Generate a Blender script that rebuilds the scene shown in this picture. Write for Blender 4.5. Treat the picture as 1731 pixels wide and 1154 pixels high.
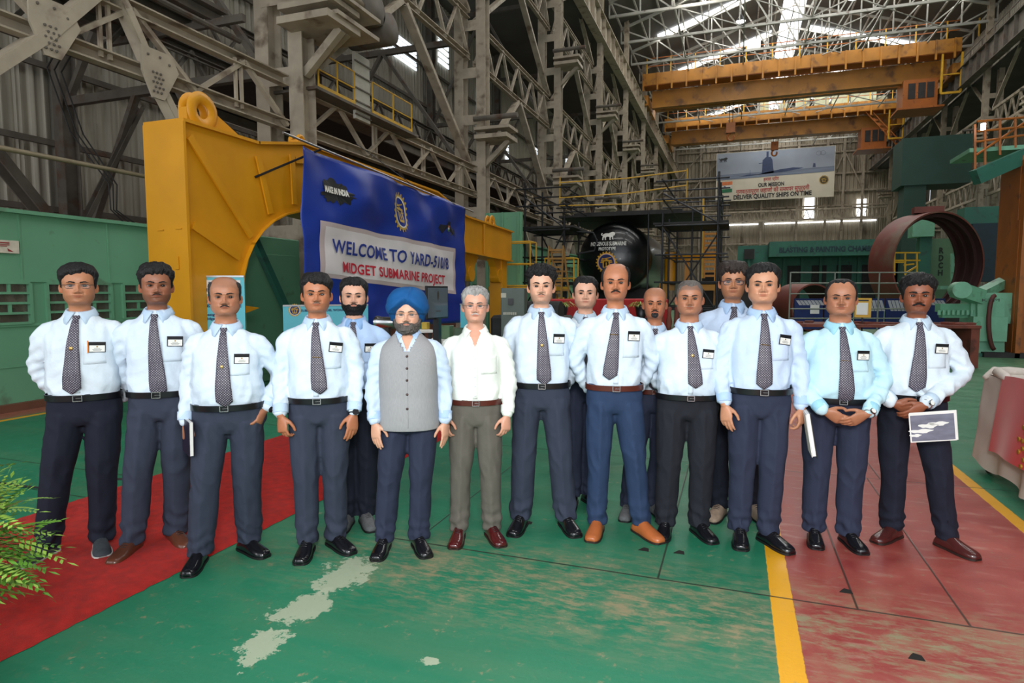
import bpy, bmesh, math, random
import numpy as np
from math import sin, cos, pi, radians as RD, sqrt, exp, atan2
from mathutils import Vector as V, Matrix, noise as MN
from mathutils.bvhtree import BVHTree

for _o in list(bpy.data.objects): bpy.data.objects.remove(_o)
SC = bpy.context.scene; COL = SC.collection
random.seed(7)

# ---------------- camera, world, exposure, large lights ----------------
FPX, PITCH, YAW, EYE = 1050.0, math.atan(85/1050.0), RD(19.81), 1.6
cam_d = bpy.data.cameras.new('camera'); cam = bpy.data.objects.new('camera', cam_d); COL.objects.link(cam)
cam_d.sensor_width = 36; cam_d.lens = 36*FPX/1731; cam_d.clip_end = 400; cam_d.clip_start = .05
cam.location = (0, 0, EYE); cam.rotation_euler = (pi/2-PITCH, 0, YAW)
SC.camera = cam
SC.view_settings.view_transform = 'Standard'; SC.view_settings.look = 'None'
SC.view_settings.gamma = 1; SC.view_settings.use_curve_mapping = False
SC.view_settings.exposure = 0.35
try:
    SC.cycles.use_denoising = True
    SC.cycles.max_bounces = 6; SC.cycles.diffuse_bounces = 3; SC.cycles.transparent_max_bounces = 12
except Exception: pass
W = bpy.data.worlds.new('sky'); SC.world = W; W.use_nodes = True
_b = W.node_tree.nodes['Background']; _b.inputs[0].default_value = (.86, .93, 1, 1); _b.inputs[1].default_value = 1.0

def lamp(name, kind, loc, power, size=1, size_y=None, rot=(0, 0, 0), color=(1, 1, 1), spread=None):
    d = bpy.data.lights.new(name, kind); d.energy = power; d.color = color
    if kind == 'AREA':
        d.size = size
        if size_y: d.shape = 'RECTANGLE'; d.size_y = size_y
        if spread: d.spread = spread
    elif kind == 'POINT': d.shadow_soft_size = size
    o = bpy.data.objects.new(name, d); o.location = loc; o.rotation_euler = rot; COL.objects.link(o)
    return o
# the photographer's flash, drawn as one soft area lamp above the camera
lamp('camera_flash', 'AREA', (.15, -.25, 2.5), 104, .6, rot=(RD(76), 0, YAW), color=(1, .98, .96))
# broad fill lamps added out of view behind the camera, standing in for daylight
lamp('rear_fill_lamp', 'AREA', (1, -9, 5.5), 620, 14, 9, rot=(RD(84), 0, RD(6)), color=(.95, .98, 1))
lamp('left_fill_lamp', 'AREA', (-12.5, -5, 4.0), 300, 5, 6, rot=(RD(80), 0, RD(-20)), color=(.95, .98, 1))  # added fill to lighten the green partition side; no side opening known

# ---------------- helpers ----------------
WM = {}
def tag(o, label=None, cat=None, group=None, kind=None):
    if label: o['label'] = label
    if cat: o['category'] = cat
    if group: o['group'] = group
    if kind: o['kind'] = kind
    return o
def thing(name, label, cat, loc=(0, 0, 0), rz=0, group=None):
    o = bpy.data.objects.new(name, None); COL.objects.link(o)
    o.empty_display_size = .1; o.location = loc; o.rotation_euler = (0, 0, rz)
    WM[o.name] = Matrix.Translation(V(loc)) @ Matrix.Rotation(rz, 4, 'Z')
    return tag(o, label, cat, group)
def dup(root, loc, rz=None, label=None, group=None, scale=None):
    def cp(o, par):
        c = o.copy(); COL.objects.link(c)
        if par: c.parent = par
        for ch in [x for x in KIDS.get(o.name, [])]: cp(ch, c)
        return c
    r = cp(root, None); r.location = loc
    if rz is not None: r.rotation_euler = (0, 0, rz)
    if scale is not None: r.scale = scale
    if label: r['label'] = label
    if group: r['group'] = group
    return r
KIDS = {}

class MB:
    def __init__(s): s.v = []; s.f = []; s.mi = []; s.c = []; s.m = 0
    def add(s, vs, fs, col=None):
        n = len(s.v); s.v += [tuple(p) for p in vs]
        s.f += [tuple(i+n for i in f) for f in fs]; s.mi += [s.m]*len(fs)
        if col is not None: s.c += [col]*len(vs) if not hasattr(col[0], '__len__') else list(col)
        return s
    def box(s, c, d, R=None):
        x, y, z = d[0]/2, d[1]/2, d[2]/2; c = V(c)
        vs = [V((a*x, b*y, e*z)) for e in (-1, 1) for b in (-1, 1) for a in (-1, 1)]
        if R is not None: vs = [R @ p for p in vs]
        return s.add([p+c for p in vs], [(0, 2, 3, 1), (4, 5, 7, 6), (0, 1, 5, 4), (2, 6, 7, 3), (0, 4, 6, 2), (1, 3, 7, 5)])
    def rbox(s, c, d, R=None, bv=.004):
        # box with chamfered edges
        x, y, z = [max(q/2, 1e-4) for q in d]; bv = min(bv, x*.6, y*.6, z*.6); c = V(c)
        vs = []; idx = {}
        for sx in (-1, 1):
            for sy in (-1, 1):
                for sz in (-1, 1):
                    for k in range(3):
                        p = [sx*(x-bv), sy*(y-bv), sz*(z-bv)]; p[k] += (sx, sy, sz)[k]*bv
                        idx[sx, sy, sz, k] = len(vs); vs.append(V(p))
        fs = []
        for k in range(3):
            a, b = (k+1) % 3, (k+2) % 3
            for sg in (-1, 1):
                q = []
                for (sa, sb) in ((-1, -1), (1, -1), (1, 1), (-1, 1)):
                    t = [0, 0, 0]; t[k] = sg; t[a] = sa; t[b] = sb; q.append(idx[t[0], t[1], t[2], k])
                fs.append(tuple(q if sg > 0 else q[::-1]))
            for sa in (-1, 1):
                for sb in (-1, 1):
                    q = []
                    for sk, w in ((-1, a), (1, a), (1, b), (-1, b)):
                        t = [0, 0, 0]; t[k] = sk; t[a] = sa; t[b] = sb; q.append(idx[t[0], t[1], t[2], w])
                    fs.append(tuple(q if sa*sb > 0 else q[::-1]))
        for sx in (-1, 1):
            for sy in (-1, 1):
                for sz in (-1, 1):
                    q = [idx[sx, sy, sz, k] for k in range(3)]
                    fs.append(tuple(q if sx*sy*sz > 0 else q[::-1]))
        if R is not None: vs = [R @ p for p in vs]
        return s.add([p+c for p in vs], fs)
    def frame(s, p0, p1, up=(0, 0, 1)):
        p0, p1 = V(p0), V(p1); d = (p1-p0); L = d.length; d.normalize(); u = V(up)
        if abs(d.dot(u.normalized())) > .98: u = V((0, 1, 0)) if abs(d.y) < .9 else V((1, 0, 0))
        a = d.cross(u).normalized(); b = a.cross(d).normalized()
        return p0, p1, d, a, b, L
    def bar(s, p0, p1, w, h=None, up=(0, 0, 1), off=(0, 0)):
        h = h or w; p0, p1, d, a, b, L = s.frame(p0, p1, up); o = a*off[0]+b*off[1]
        vs = [q+o+a*(i*w/2)+b*(j*h/2) for q in (p0, p1) for (i, j) in ((-1, -1), (1, -1), (1, 1), (-1, 1))]
        return s.add(vs, [(3, 2, 1, 0), (4, 5, 6, 7), (0, 1, 5, 4), (1, 2, 6, 5), (2, 3, 7, 6), (3, 0, 4, 7)])
    def ibar(s, p0, p1, w, h, t=.02, up=(0, 0, 1)):
        s.bar(p0, p1, w, t, up, (0, h/2-t/2)); s.bar(p0, p1, w, t, up, (0, -h/2+t/2)); return s.bar(p0, p1, t, h-2*t, up)
    def ubar(s, p0, p1, w, h, t=.015, up=(0, 0, 1)):
        s.bar(p0, p1, w, t, up, (0, h/2)); s.bar(p0, p1, w, t, up, (0, -h/2)); return s.bar(p0, p1, t, h, up, (-w/2, 0))
    def tube(s, pts, r, n=8, closed=False, cap=True, flat=1.0, ref=None, col=None):
        pts = [V(p) for p in pts]; m = len(pts); rs = r if hasattr(r, '__len__') else [r]*m
        vs = []; a = None
        for i, p in enumerate(pts):
            q0 = pts[(i-1) % m] if (i or closed) else p; q1 = pts[(i+1) % m] if (i < m-1 or closed) else p
            d = (q1-q0).normalized()
            if a is None:
                u = V(ref) if ref else (V((0, 0, 1)) if abs(d.z) < .9 else V((1, 0, 0)))
                a = (u-d*u.dot(d)).normalized()
            else: a = (a-d*a.dot(d)).normalized()
            b = d.cross(a); rr = rs[i]
            rx, ry = rr if hasattr(rr, '__len__') else (rr, rr*flat)
            for k in range(n):
                t = 2*pi*k/n; vs.append(p+a*(cos(t)*rx)+b*(sin(t)*ry))
        fs = []
        for i in range(m if closed else m-1):
            j = (i+1) % m
            for k in range(n):
                l = (k+1) % n; fs.append((i*n+k, i*n+l, j*n+l, j*n+k))
        if cap and not closed:
            fs.append(tuple(range(n-1, -1, -1))); fs.append(tuple((m-1)*n+k for k in range(n)))
        return s.add(vs, fs, col)
    def caps(s, pts, rs, n=10, flat=1.0, ref=None):
        # tube with rounded ends
        pts = [V(p) for p in pts]; rs = list(rs)
        d0 = (pts[0]-pts[1]).normalized(); d1 = (pts[-1]-pts[-2]).normalized()
        A = [pts[0]+d0*rs[0]*f for f in (.97, .75, .4)]; B = [pts[-1]+d1*rs[-1]*f for f in (.4, .75, .97)]
        k = (.25, .66, .92)
        return s.tube(A+pts+B, [rs[0]*q for q in k]+rs+[rs[-1]*q for q in k[::-1]], n, flat=flat, ref=ref)
    def lathe(s, prof, c=(0, 0, 0), n=24, axis='Z', a0=0, a1=2*pi):
        c = V(c); full = abs(a1-a0-2*pi) < 1e-6; m = n if full else n+1; vs = []
        for (r, z) in prof:
            for k in range(m):
                t = a0+(a1-a0)*k/n; p = (r*cos(t), r*sin(t), z)
                if axis == 'Y': p = (p[0], p[2], p[1])
                if axis == 'X': p = (p[2], p[0], p[1])
                vs.append(c+V(p))
        fs = []
        for i in range(len(prof)-1):
            for k in range(n):
                l = (k+1) % m; fs.append((i*m+k, i*m+l, (i+1)*m+l, (i+1)*m+k))
        return s.add(vs, fs)
    def prism(s, poly, fn, t0, t1):
        # poly 2D outline, fn(u,v,t)->3D
        n = len(poly); vs = [fn(u, v, t) for t in (t0, t1) for (u, v) in poly]
        return s.add(vs, [tuple(range(n-1, -1, -1)), tuple(range(n, 2*n))]+[(i, (i+1) % n, n+(i+1) % n, n+i) for i in range(n)])
    def grid(s, fn, nu, nv, col=None):
        vs = [fn(i/nu, j/nv) for j in range(nv+1) for i in range(nu+1)]
        return s.add(vs, [(j*(nu+1)+i, j*(nu+1)+i+1, (j+1)*(nu+1)+i+1, (j+1)*(nu+1)+i) for j in range(nv) for i in range(nu)], col)
    def xf(s, fn, start=0):
        for i in range(start, len(s.v)): s.v[i] = tuple(fn(V(s.v[i])))
        return s
    def mesh(s, name='m'):
        me = bpy.data.meshes.new(name); me.from_pydata(s.v, [], s.f); me.update()
        return me
    def build(s, name, mats, parent=None, smooth=False, local=False, fix=False, mods=()):
        if parent is not None and not local:
            Mi = WM[parent.name].inverted(); s.v = [tuple(Mi @ V(p)) for p in s.v]
        me = s.mesh(name)
        if not isinstance(mats, (list, tuple)): mats = [mats]
        for m in mats: me.materials.append(m)
        if len(mats) > 1: me.polygons.foreach_set('material_index', s.mi)
        if s.c: put_col(me, s.c)
        return link(name, me, parent, smooth, mods)
def link(name, me, parent=None, smooth=False, mods=()):
    if smooth:
        me.polygons.foreach_set('use_smooth', [True]*len(me.polygons))
        if smooth == 'auto':
            try: me.set_sharp_from_angle(angle=RD(38))
            except Exception: pass
    o = bpy.data.objects.new(name, me); COL.objects.link(o)
    if parent is not None:
        o.parent = parent; WM[o.name] = WM[parent.name]; KIDS.setdefault(parent.name, []).append(o)
    else: WM[o.name] = Matrix.Identity(4)
    for k, kw in mods:
        m = o.modifiers.new(k.lower(), k)
        for a, b in kw.items(): setattr(m, a, b)
    return o
def put_col(me, cs):
    at = me.color_attributes.new('Col', 'FLOAT_COLOR', 'POINT')
    at.data.foreach_set('color', np.array([(c[0], c[1], c[2], 1) for c in cs], dtype=np.float32).ravel())
def struct(mb, name, m, **k):
    return tag(mb.build(name, m, **k), kind='structure')

def srgb(r, g, b):
    f = lambda c: (c/255/12.92) if c <= 10 else ((c/255+.055)/1.055)**2.4
    return (f(r), f(g), f(b))
MATS = {}
def mat(name, col, rough=.6, metal=0, var=.12, scale=4, bump=0, bscale=60, rust=0, rustcol=(.09, .035, .015), rscale=3, emit=0, vcol=False, coat=0, sheen=0, alpha=1, trans=0, stretch=(1, 1, 1), spec=.5):
    if name in MATS: return MATS[name]
    m = bpy.data.materials.new(name); m.use_nodes = True; MATS[name] = m
    nt = m.node_tree; N = nt.nodes; L = nt.links; b = N['Principled BSDF']
    b.inputs['Roughness'].default_value = rough; b.inputs['Metallic'].default_value = metal
    b.inputs['Specular IOR Level'].default_value = spec
    if coat: b.inputs['Coat Weight'].default_value = coat
    if sheen: b.inputs['Sheen Weight'].default_value = sheen
    if alpha < 1: b.inputs['Alpha'].default_value = alpha
    if trans: b.inputs['Transmission Weight'].default_value = trans; b.inputs['IOR'].default_value = 1.35
    tc = N.new('ShaderNodeTexCoord'); mp = N.new('ShaderNodeMapping'); mp.inputs['Scale'].default_value = stretch
    L.new(tc.outputs['Object'], mp.inputs[0])
    nz = N.new('ShaderNodeTexNoise'); nz.inputs['Scale'].default_value = scale; nz.inputs['Detail'].default_value = 5
    L.new(mp.outputs[0], nz.inputs['Vector'])
    mr = N.new('ShaderNodeMapRange'); mr.inputs[1].default_value = .3; mr.inputs[2].default_value = .7
    mr.inputs[3].default_value = 1-var; mr.inputs[4].default_value = 1+var; L.new(nz.outputs['Fac'], mr.inputs[0])
    mx = N.new('ShaderNodeMix'); mx.data_type = 'RGBA'; mx.blend_type = 'MULTIPLY'; mx.inputs[0].default_value = 1
    if vcol:
        at = N.new('ShaderNodeAttribute'); at.attribute_name = 'Col'; L.new(at.outputs['Color'], mx.inputs[6])
    else: mx.inputs[6].default_value = (*col, 1)
    L.new(mr.outputs[0], mx.inputs[7]); out = mx.outputs[2]
    if rust:
        n2 = N.new('ShaderNodeTexNoise'); n2.inputs['Scale'].default_value = rscale; n2.inputs['Detail'].default_value = 8
        L.new(mp.outputs[0], n2.inputs['Vector'])
        r2 = N.new('ShaderNodeMapRange'); r2.inputs[1].default_value = .62-rust*.25; r2.inputs[2].default_value = .72-rust*.15
        L.new(n2.outputs['Fac'], r2.inputs[0])
        m2 = N.new('ShaderNodeMix'); m2.data_type = 'RGBA'; m2.inputs[7].default_value = (*rustcol, 1)
        ml = N.new('ShaderNodeMath'); ml.operation = 'MULTIPLY'; ml.inputs[1].default_value = .75
        L.new(r2.outputs[0], ml.inputs[0]); L.new(ml.outputs[0], m2.inputs[0]); L.new(out, m2.inputs[6]); out = m2.outputs[2]
    L.new(out, b.inputs['Base Color'])
    if emit:
        b.inputs['Emission Strength'].default_value = emit; b.inputs['Emission Color'].default_value = (*col, 1)
    if bump:
        n3 = N.new('ShaderNodeTexNoise'); n3.inputs['Scale'].default_value = bscale; n3.inputs['Detail'].default_value = 4
        L.new(mp.outputs[0], n3.inputs['Vector'])
        bp = N.new('ShaderNodeBump'); bp.inputs['Strength'].default_value = bump; bp.inputs['Distance'].default_value = .01
        L.new(n3.outputs['Fac'], bp.inputs['Height']); L.new(bp.outputs[0], b.inputs['Normal'])
    return m
def smooth01(x): x = np.clip(x, 0, 1); return x*x*(3-2*x)
def n3(p, s=1.0, seed=0): return MN.noise(V((p[0]*s+seed*7.1, p[1]*s+seed*3.3, p[2]*s-seed*5.7)))

_CV = {}
def text_mesh(s, size, bold=0, space=1.0, fine=0):
    """outline text as flat polygons: (verts2d, faces), left-bottom origin, width"""
    cu = bpy.data.curves.new('t', 'FONT'); cu.body = s; cu.size = size; cu.offset = bold*size; cu.space_character = space
    cu.resolution_u = 3
    o = bpy.data.objects.new('t', cu); COL.objects.link(o)
    dg = bpy.context.evaluated_depsgraph_get(); me = bpy.data.meshes.new_from_object(o.evaluated_get(dg))
    vs = [(v.co.x, v.co.y) for v in me.vertices]; fs = [tuple(p.vertices) for p in me.polygons]
    bpy.data.objects.remove(o); bpy.data.curves.remove(cu); bpy.data.meshes.remove(me)
    if not vs: return [], [], 0
    x0 = min(v[0] for v in vs); vs = [(x-x0, y) for x, y in vs]; wd = max(v[0] for v in vs)
    if fine:
        bm = bmesh.new(); bv = [bm.verts.new((x, y, 0)) for x, y in vs]
        for f in fs:
            try: bm.faces.new([bv[i] for i in f])
            except ValueError: pass
        bmesh.ops.triangulate(bm, faces=bm.faces[:])
        for _ in range(4):
            ed = [e for e in bm.edges if e.calc_length() > fine*size]
            if ed: bmesh.ops.subdivide_edges(bm, edges=ed, cuts=1); bmesh.ops.triangulate(bm, faces=[f for f in bm.faces if len(f.verts) > 3])
        bm.verts.index_update(); vs = [(v.co.x, v.co.y) for v in bm.verts]; fs = [tuple(v.index for v in f.verts) for f in bm.faces]; bm.free()
    return vs, fs, wd
def put_text(mb, s, fn, x, y, h, w=None, align='C', bold=0, space=1.0, fine=0):
    """write s on the surface fn(u,v): cap height h at (x,y); squeezed to width w if given"""
    vs, fs, wd = text_mesh(s, h/.70, bold=bold, space=space, fine=fine)
    if not vs: return mb
    k = (w/wd) if w else 1.0; tw = wd*k; x0 = x-(tw/2 if align == 'C' else 0)
    mb.add([fn(x0+a*k, y+b) for a, b in vs], fs); return mb
# ---------------- people ----------------
def catm(P, n):
    """resample control points (rows of numbers) with Catmull-Rom, n steps a span"""
    P = [np.array(p, float) for p in P]; out = []
    for i in range(len(P)-1):
        p0, p1, p2, p3 = P[max(i-1, 0)], P[i], P[i+1], P[min(i+2, len(P)-1)]
        for k in range(n):
            t = k/n
            out.append(.5*((2*p1)+(-p0+p2)*t+(2*p0-5*p1+4*p2-p3)*t*t+(-p0+3*p1-3*p2+p3)*t**3))
    out.append(P[-1]); return out
def limb(mb, pts, rads, n=14, sub=4, flat=1.0, ref=None, rnd=True):
    C = catm([list(p)+[r] for p, r in zip(pts, rads)], sub)
    P = [V(c[:3]) for c in C]; R = [float(c[3]) for c in C]
    (mb.caps if rnd else mb.tube)(P, R, n, flat=flat, ref=ref)
def loft(mb, rings, n=32, sub=3, ex=2.25, cx=0.0):
    """rings (z, halfwidth, front, back[, yshift]) -> closed body"""
    R = catm([list(r)+[0]*(5-len(r)) for r in rings], sub); vs = []
    for (z, w, f, b, ys) in R:
        for k in range(n):
            t = 2*pi*k/n; c, s_ = cos(t), sin(t)
            x = w*math.copysign(abs(s_)**(2/ex), s_); y = -math.copysign(abs(c)**(2/ex), c)*(f if c > 0 else b)
            vs.append((cx+x, y+ys, z))
    m = len(R); fs = [(i*n+k, i*n+(k+1) % n, (i+1)*n+(k+1) % n, (i+1)*n+k) for i in range(m-1) for k in range(n)]
    fs += [tuple(range(n-1, -1, -1)), tuple((m-1)*n+k for k in range(n))]
    mb.add(vs, fs)
def remesh(mb, vox, it=3, fac=.5):
    me = mb.mesh('tmp'); o = bpy.data.objects.new('tmp', me); COL.objects.link(o)
    r = o.modifiers.new('r', 'REMESH'); r.mode = 'VOXEL'; r.voxel_size = vox
    s = o.modifiers.new('s', 'SMOOTH'); s.factor = fac; s.iterations = it
    dg = bpy.context.evaluated_depsgraph_get(); out = bpy.data.meshes.new_from_object(o.evaluated_get(dg))
    bpy.data.objects.remove(o); bpy.data.meshes.remove(me); return out
def mesh_np(me):
    a = np.empty(len(me.vertices)*3, np.float32); me.vertices.foreach_get('co', a); a = a.reshape(-1, 3)
    b = np.empty(len(me.vertices)*3, np.float32); me.vertices.foreach_get('normal', b); return a, b.reshape(-1, 3)
def mesh_set(me, a): me.vertices.foreach_set('co', a.astype(np.float32).ravel()); me.update()

def hand(mb, wr, d, s, n, curl=.35, k=1.0, spread=.04, fist=0):
    """wr wrist point, d finger direction, s thumb side, n palm normal"""
    d = V(d).normalized(); s = V(s); s = (s-d*s.dot(d)).normalized(); n0 = V(n); n = d.cross(s)
    if n.dot(n0) < 0: n = -n
    wr = V(wr); P = lambda a, b, c=0: wr+(d*a+s*b+n*c)*k
    # palm
    R = catm([(-.015, .024, .018, 0), (.01, .026, .018, 0), (.035, .036, .017, .003), (.065, .042, .0155, .003), (.092, .041, .013, .0), (.1, .036, .009, -.002)], 2)
    vs = []
    for (a, w, t, b) in R:
        for q in range(14):
            an = 2*pi*q/14; vs.append(P(a, b+cos(an)*w, sin(an)*t))
    m = len(R); fs = [(i*14+q, i*14+(q+1) % 14, (i+1)*14+(q+1) % 14, (i+1)*14+q) for i in range(m-1) for q in range(14)]
    fs += [tuple(range(13, -1, -1)), tuple((m-1)*14+q for q in range(14))]
    mb.add(vs, fs)
    for b0, L, r, cu, a0 in ((.031, .074, .0088, .85, .088), (.0105, .083, .0090, 1.0, .092), (-.0105, .077, .0086, 1.1, .088), (-.030, .060, .0078, 1.2, .080)):
        an = curl*cu*.7; p = P(a0, b0); pts = [p-d*.02*k, p]; dd = d
        for f in (.45, .32, .25):
            dd = (d*cos(an)+n*sin(an)+s*spread*(b0/.03)).normalized(); p = p+dd*L*f*k; pts.append(p); an += curl*cu*(.9+fist)
        mb.caps(pts, [r*k*q for q in (1, 1, 1.02, .93, .8)], 9)
    p = P(.022, .022, .004); t1 = (d*.62+s*.62+n*.42).normalized(); t2 = (d*.85+s*.30+n*.42).normalized(); t3 = (d*.95+s*.05+n*.35).normalized()
    q1 = p+t1*.040*k; q2 = q1+t2*.033*k; q3 = q2+t3*.022*k
    mb.caps([p-t1*.01*k, p, q1, q2, q3], [.013*k, .0145*k, .0115*k, .0100*k, .0085*k], 10)

# head grid: base profile rings z, halfwidth, front, back
HP = np.array([(-.115, .062, .046, .060), (-.08, .0555, .042, .060), (-.05, .0515, .040, .060), (-.025, .0500, .043, .062), (-.012, .0495, .056, .064), (-.005, .0505, .074, .066),
 (.002, .0530, .0860, .069), (.012, .0575, .0930, .073), (.028, .0630, .0945, .077), (.045, .0672, .0945, .080), (.062, .0698, .0950, .083), (.08, .0712, .0945, .088),
 (.10, .0738, .0935, .094), (.12, .0765, .0925, .099), (.14, .078, .0950, .102), (.16, .0785, .0935, .102), (.178, .0765, .0885, .099), (.195, .072, .0800, .092), (.210, .064, .069, .081), (.221, .0535, .057, .067), (.229, .040, .042, .050), (.2335, .025, .026, .031), (.2352, .008, .009, .010)])
_z = np.concatenate([np.linspace(-.115, -.012, 9), np.linspace(-.008, .165, 76), .165+(.2352-.165)*np.sin(np.linspace(.06, 1, 20)*pi/2)])
_u = np.linspace(-1, 1, 113)[:-1]; _a = pi*(.52*_u+.48*_u**3)
AZ, ZZ = np.meshgrid(_a, _z)
def mono(x, xp, fp):
    # smooth interpolation (cubic Hermite) of a table
    d = np.gradient(fp, xp); i = np.clip(np.searchsorted(xp, x)-1, 0, len(xp)-2); h = xp[i+1]-xp[i]; t = (x-xp[i])/h
    return (2*t**3-3*t**2+1)*fp[i]+(t**3-2*t**2+t)*h*d[i]+(-2*t**3+3*t**2)*fp[i+1]+(t**3-t**2)*h*d[i+1]
def head_geo(sp):
    fw = sp.get('fw', 1.0); jaw = sp.get('jaw', 0.0)
    w, f, b = [mono(ZZ, HP[:, 0], HP[:, i]) for i in (1, 2, 3)]
    w = w*fw*(1+jaw*np.exp(-((ZZ-.035)/.035)**2)); 
    w = w*np.where(ZZ < -.005, 1+sp.get('neck', 0), 1)
    S, C = np.sin(AZ), np.cos(AZ)
    exf = 1.84+.46*smooth01((ZZ-.012)/.075); pw = 2/exf
    X = w*np.sign(S)*np.abs(S)**pw; Y = -np.where(C > 0, f, b)*np.sign(C)*np.abs(C)**pw
    Y = Y+.012
    front = smooth01((C-.05)/.5)
    G = lambda x0, z0, sx, sz, x=None: np.exp(-(((np.abs(X) if x is None else x)-x0)/sx)**2-((ZZ-z0)/sz)**2)
    ns = sp.get('nose', 1.0)
    push = np.zeros_like(X)
    push += ns*(.015*G(0, .106, .0085, .024)+.025*G(0, .0845, .0115, .0105)+.012*G(.0145, .0785, .0072, .0075))
    push += -.004*G(0, .0675, .014, .0045)-.004*G(0, .126, .012, .008)
    push += .0055*G(.027, .139, .021, .0075)-.0120*G(.032, .119, .017, .0110)
    push += .0045*G(.050, .090, .017, .017)+.003*G(.035, .06, .014, .014)
    push += .0055*G(0, .0575, .019, .0045)+.0065*G(0, .0465, .016, .0050)-.0045*G(0, .0515, .023, .0018)
    push += -.0035*G(0, .036, .016, .005)+.006*G(0, .016, .018, .011)
    push += .0018*G(.021, .064, .005, .012)-.0018*G(.0275, .068, .004, .012)
    Y = Y-push*front
    X = X*(1-.035*np.exp(-((ZZ-.125)/.02)**2)*smooth01((np.abs(AZ)-.6)/.3)*(np.abs(AZ) < 1.5))
    eyez, ex = .1185, .0315*fw; ey = None
    dx = np.abs(X)-ex; al = 1-(dx/.0158)**2; up = np.where(al > 0, .0062*al, 0); lo = np.where(al > 0, .0050*al, 0); dz = ZZ-eyez
    # surface y at the eye
    m = (np.abs(dx) < .004) & (np.abs(dz) < .004) & (C > 0); y0 = Y[m].mean(); r = .0125
    ball = np.sqrt(np.clip(r*r-dx*dx-dz*dz, 0, None)); yc = y0+r-.0050
    lid = (dx*dx+dz*dz < (r*1.0)**2) & (C > 0); inside = (al > 0) & (dz < up) & (dz > -lo) & (C > 0)
    tgt = yc-ball-.0022
    Y = np.where(lid & ~inside, np.minimum(Y, tgt), Y)
    Y = np.where(inside, Y+.0075, Y)
    return X, Y, (ex, yc, eyez, r), inside
def shell(X, Y, T, mask, seed=0, na=.0, nf=40, up=0.0, bury=.0025, clump=None):
    """thick skin over the head grid where mask>0"""
    Z = ZZ.copy(); nj, ni = X.shape
    # outward normals
    P = np.stack([X, Y, Z], -1)
    du = np.roll(P, -1, 1)-np.roll(P, 1, 1); dv = np.zeros_like(P); dv[1:-1] = P[2:]-P[:-2]; dv[0] = P[1]-P[0]; dv[-1] = P[-1]-P[-2]
    Nn = np.cross(du, dv); Nn /= (np.linalg.norm(Nn, axis=-1, keepdims=True)+1e-9)
    m = smooth01(mask); idx = -np.ones((nj, ni), int); vs = []
    keep = m > .01; k2 = keep.copy()
    for a in (-1, 1): k2 |= np.roll(keep, a, 1); k2[1:] |= keep[:-1]; k2[:-1] |= keep[1:]
    for j in range(nj):
        for i in range(ni):
            if not k2[j, i]: continue
            t = T[j, i] if hasattr(T, 'shape') else T; p = P[j, i]
            q = t*m[j, i]
            if na: q *= 1+na*(MN.noise(V(p*nf)+V((seed, 0, 0)))*1.3+MN.noise(V(p*nf*2.3)+V((0, seed, 0)))*.8)
            v = p+Nn[j, i]*(q-bury*(1-min(1, m[j, i]*3))); v = v+np.array((0, 0, up*m[j, i]))
            idx[j, i] = len(vs); vs.append(tuple(v))
    fs = []
    for j in range(nj-1):
        for i in range(ni):
            l = (i+1) % ni; q = (idx[j, i], idx[j, l], idx[j+1, l], idx[j+1, i])
            if min(q) >= 0 and max(m[j, i], m[j, l], m[j+1, l], m[j+1, i]) > .01: fs.append(q)
    if keep[-1].all():
        c = np.mean([vs[idx[-1, i]] for i in range(ni)], 0); k = len(vs); vs.append(tuple(c+np.array((0, 0, .0008))))
        fs += [(idx[-1, i], idx[-1, (i+1) % ni], k) for i in range(ni)]
    return vs, fs
ADEG = np.abs(np.degrees(AZ))
def hairline(hf=.188, temple=.150, side=.085, nape=.030, rec=0.0):
    xs = [0, 18, 34, 50, 62, 74, 86, 96, 108, 125, 180]
    zs = [hf, hf+.002+rec*.3, hf+rec, (hf+temple)/2+rec, temple, .118, side, .128, .100, nape+.02, nape]
    return np.interp(ADEG, xs, zs)

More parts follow.
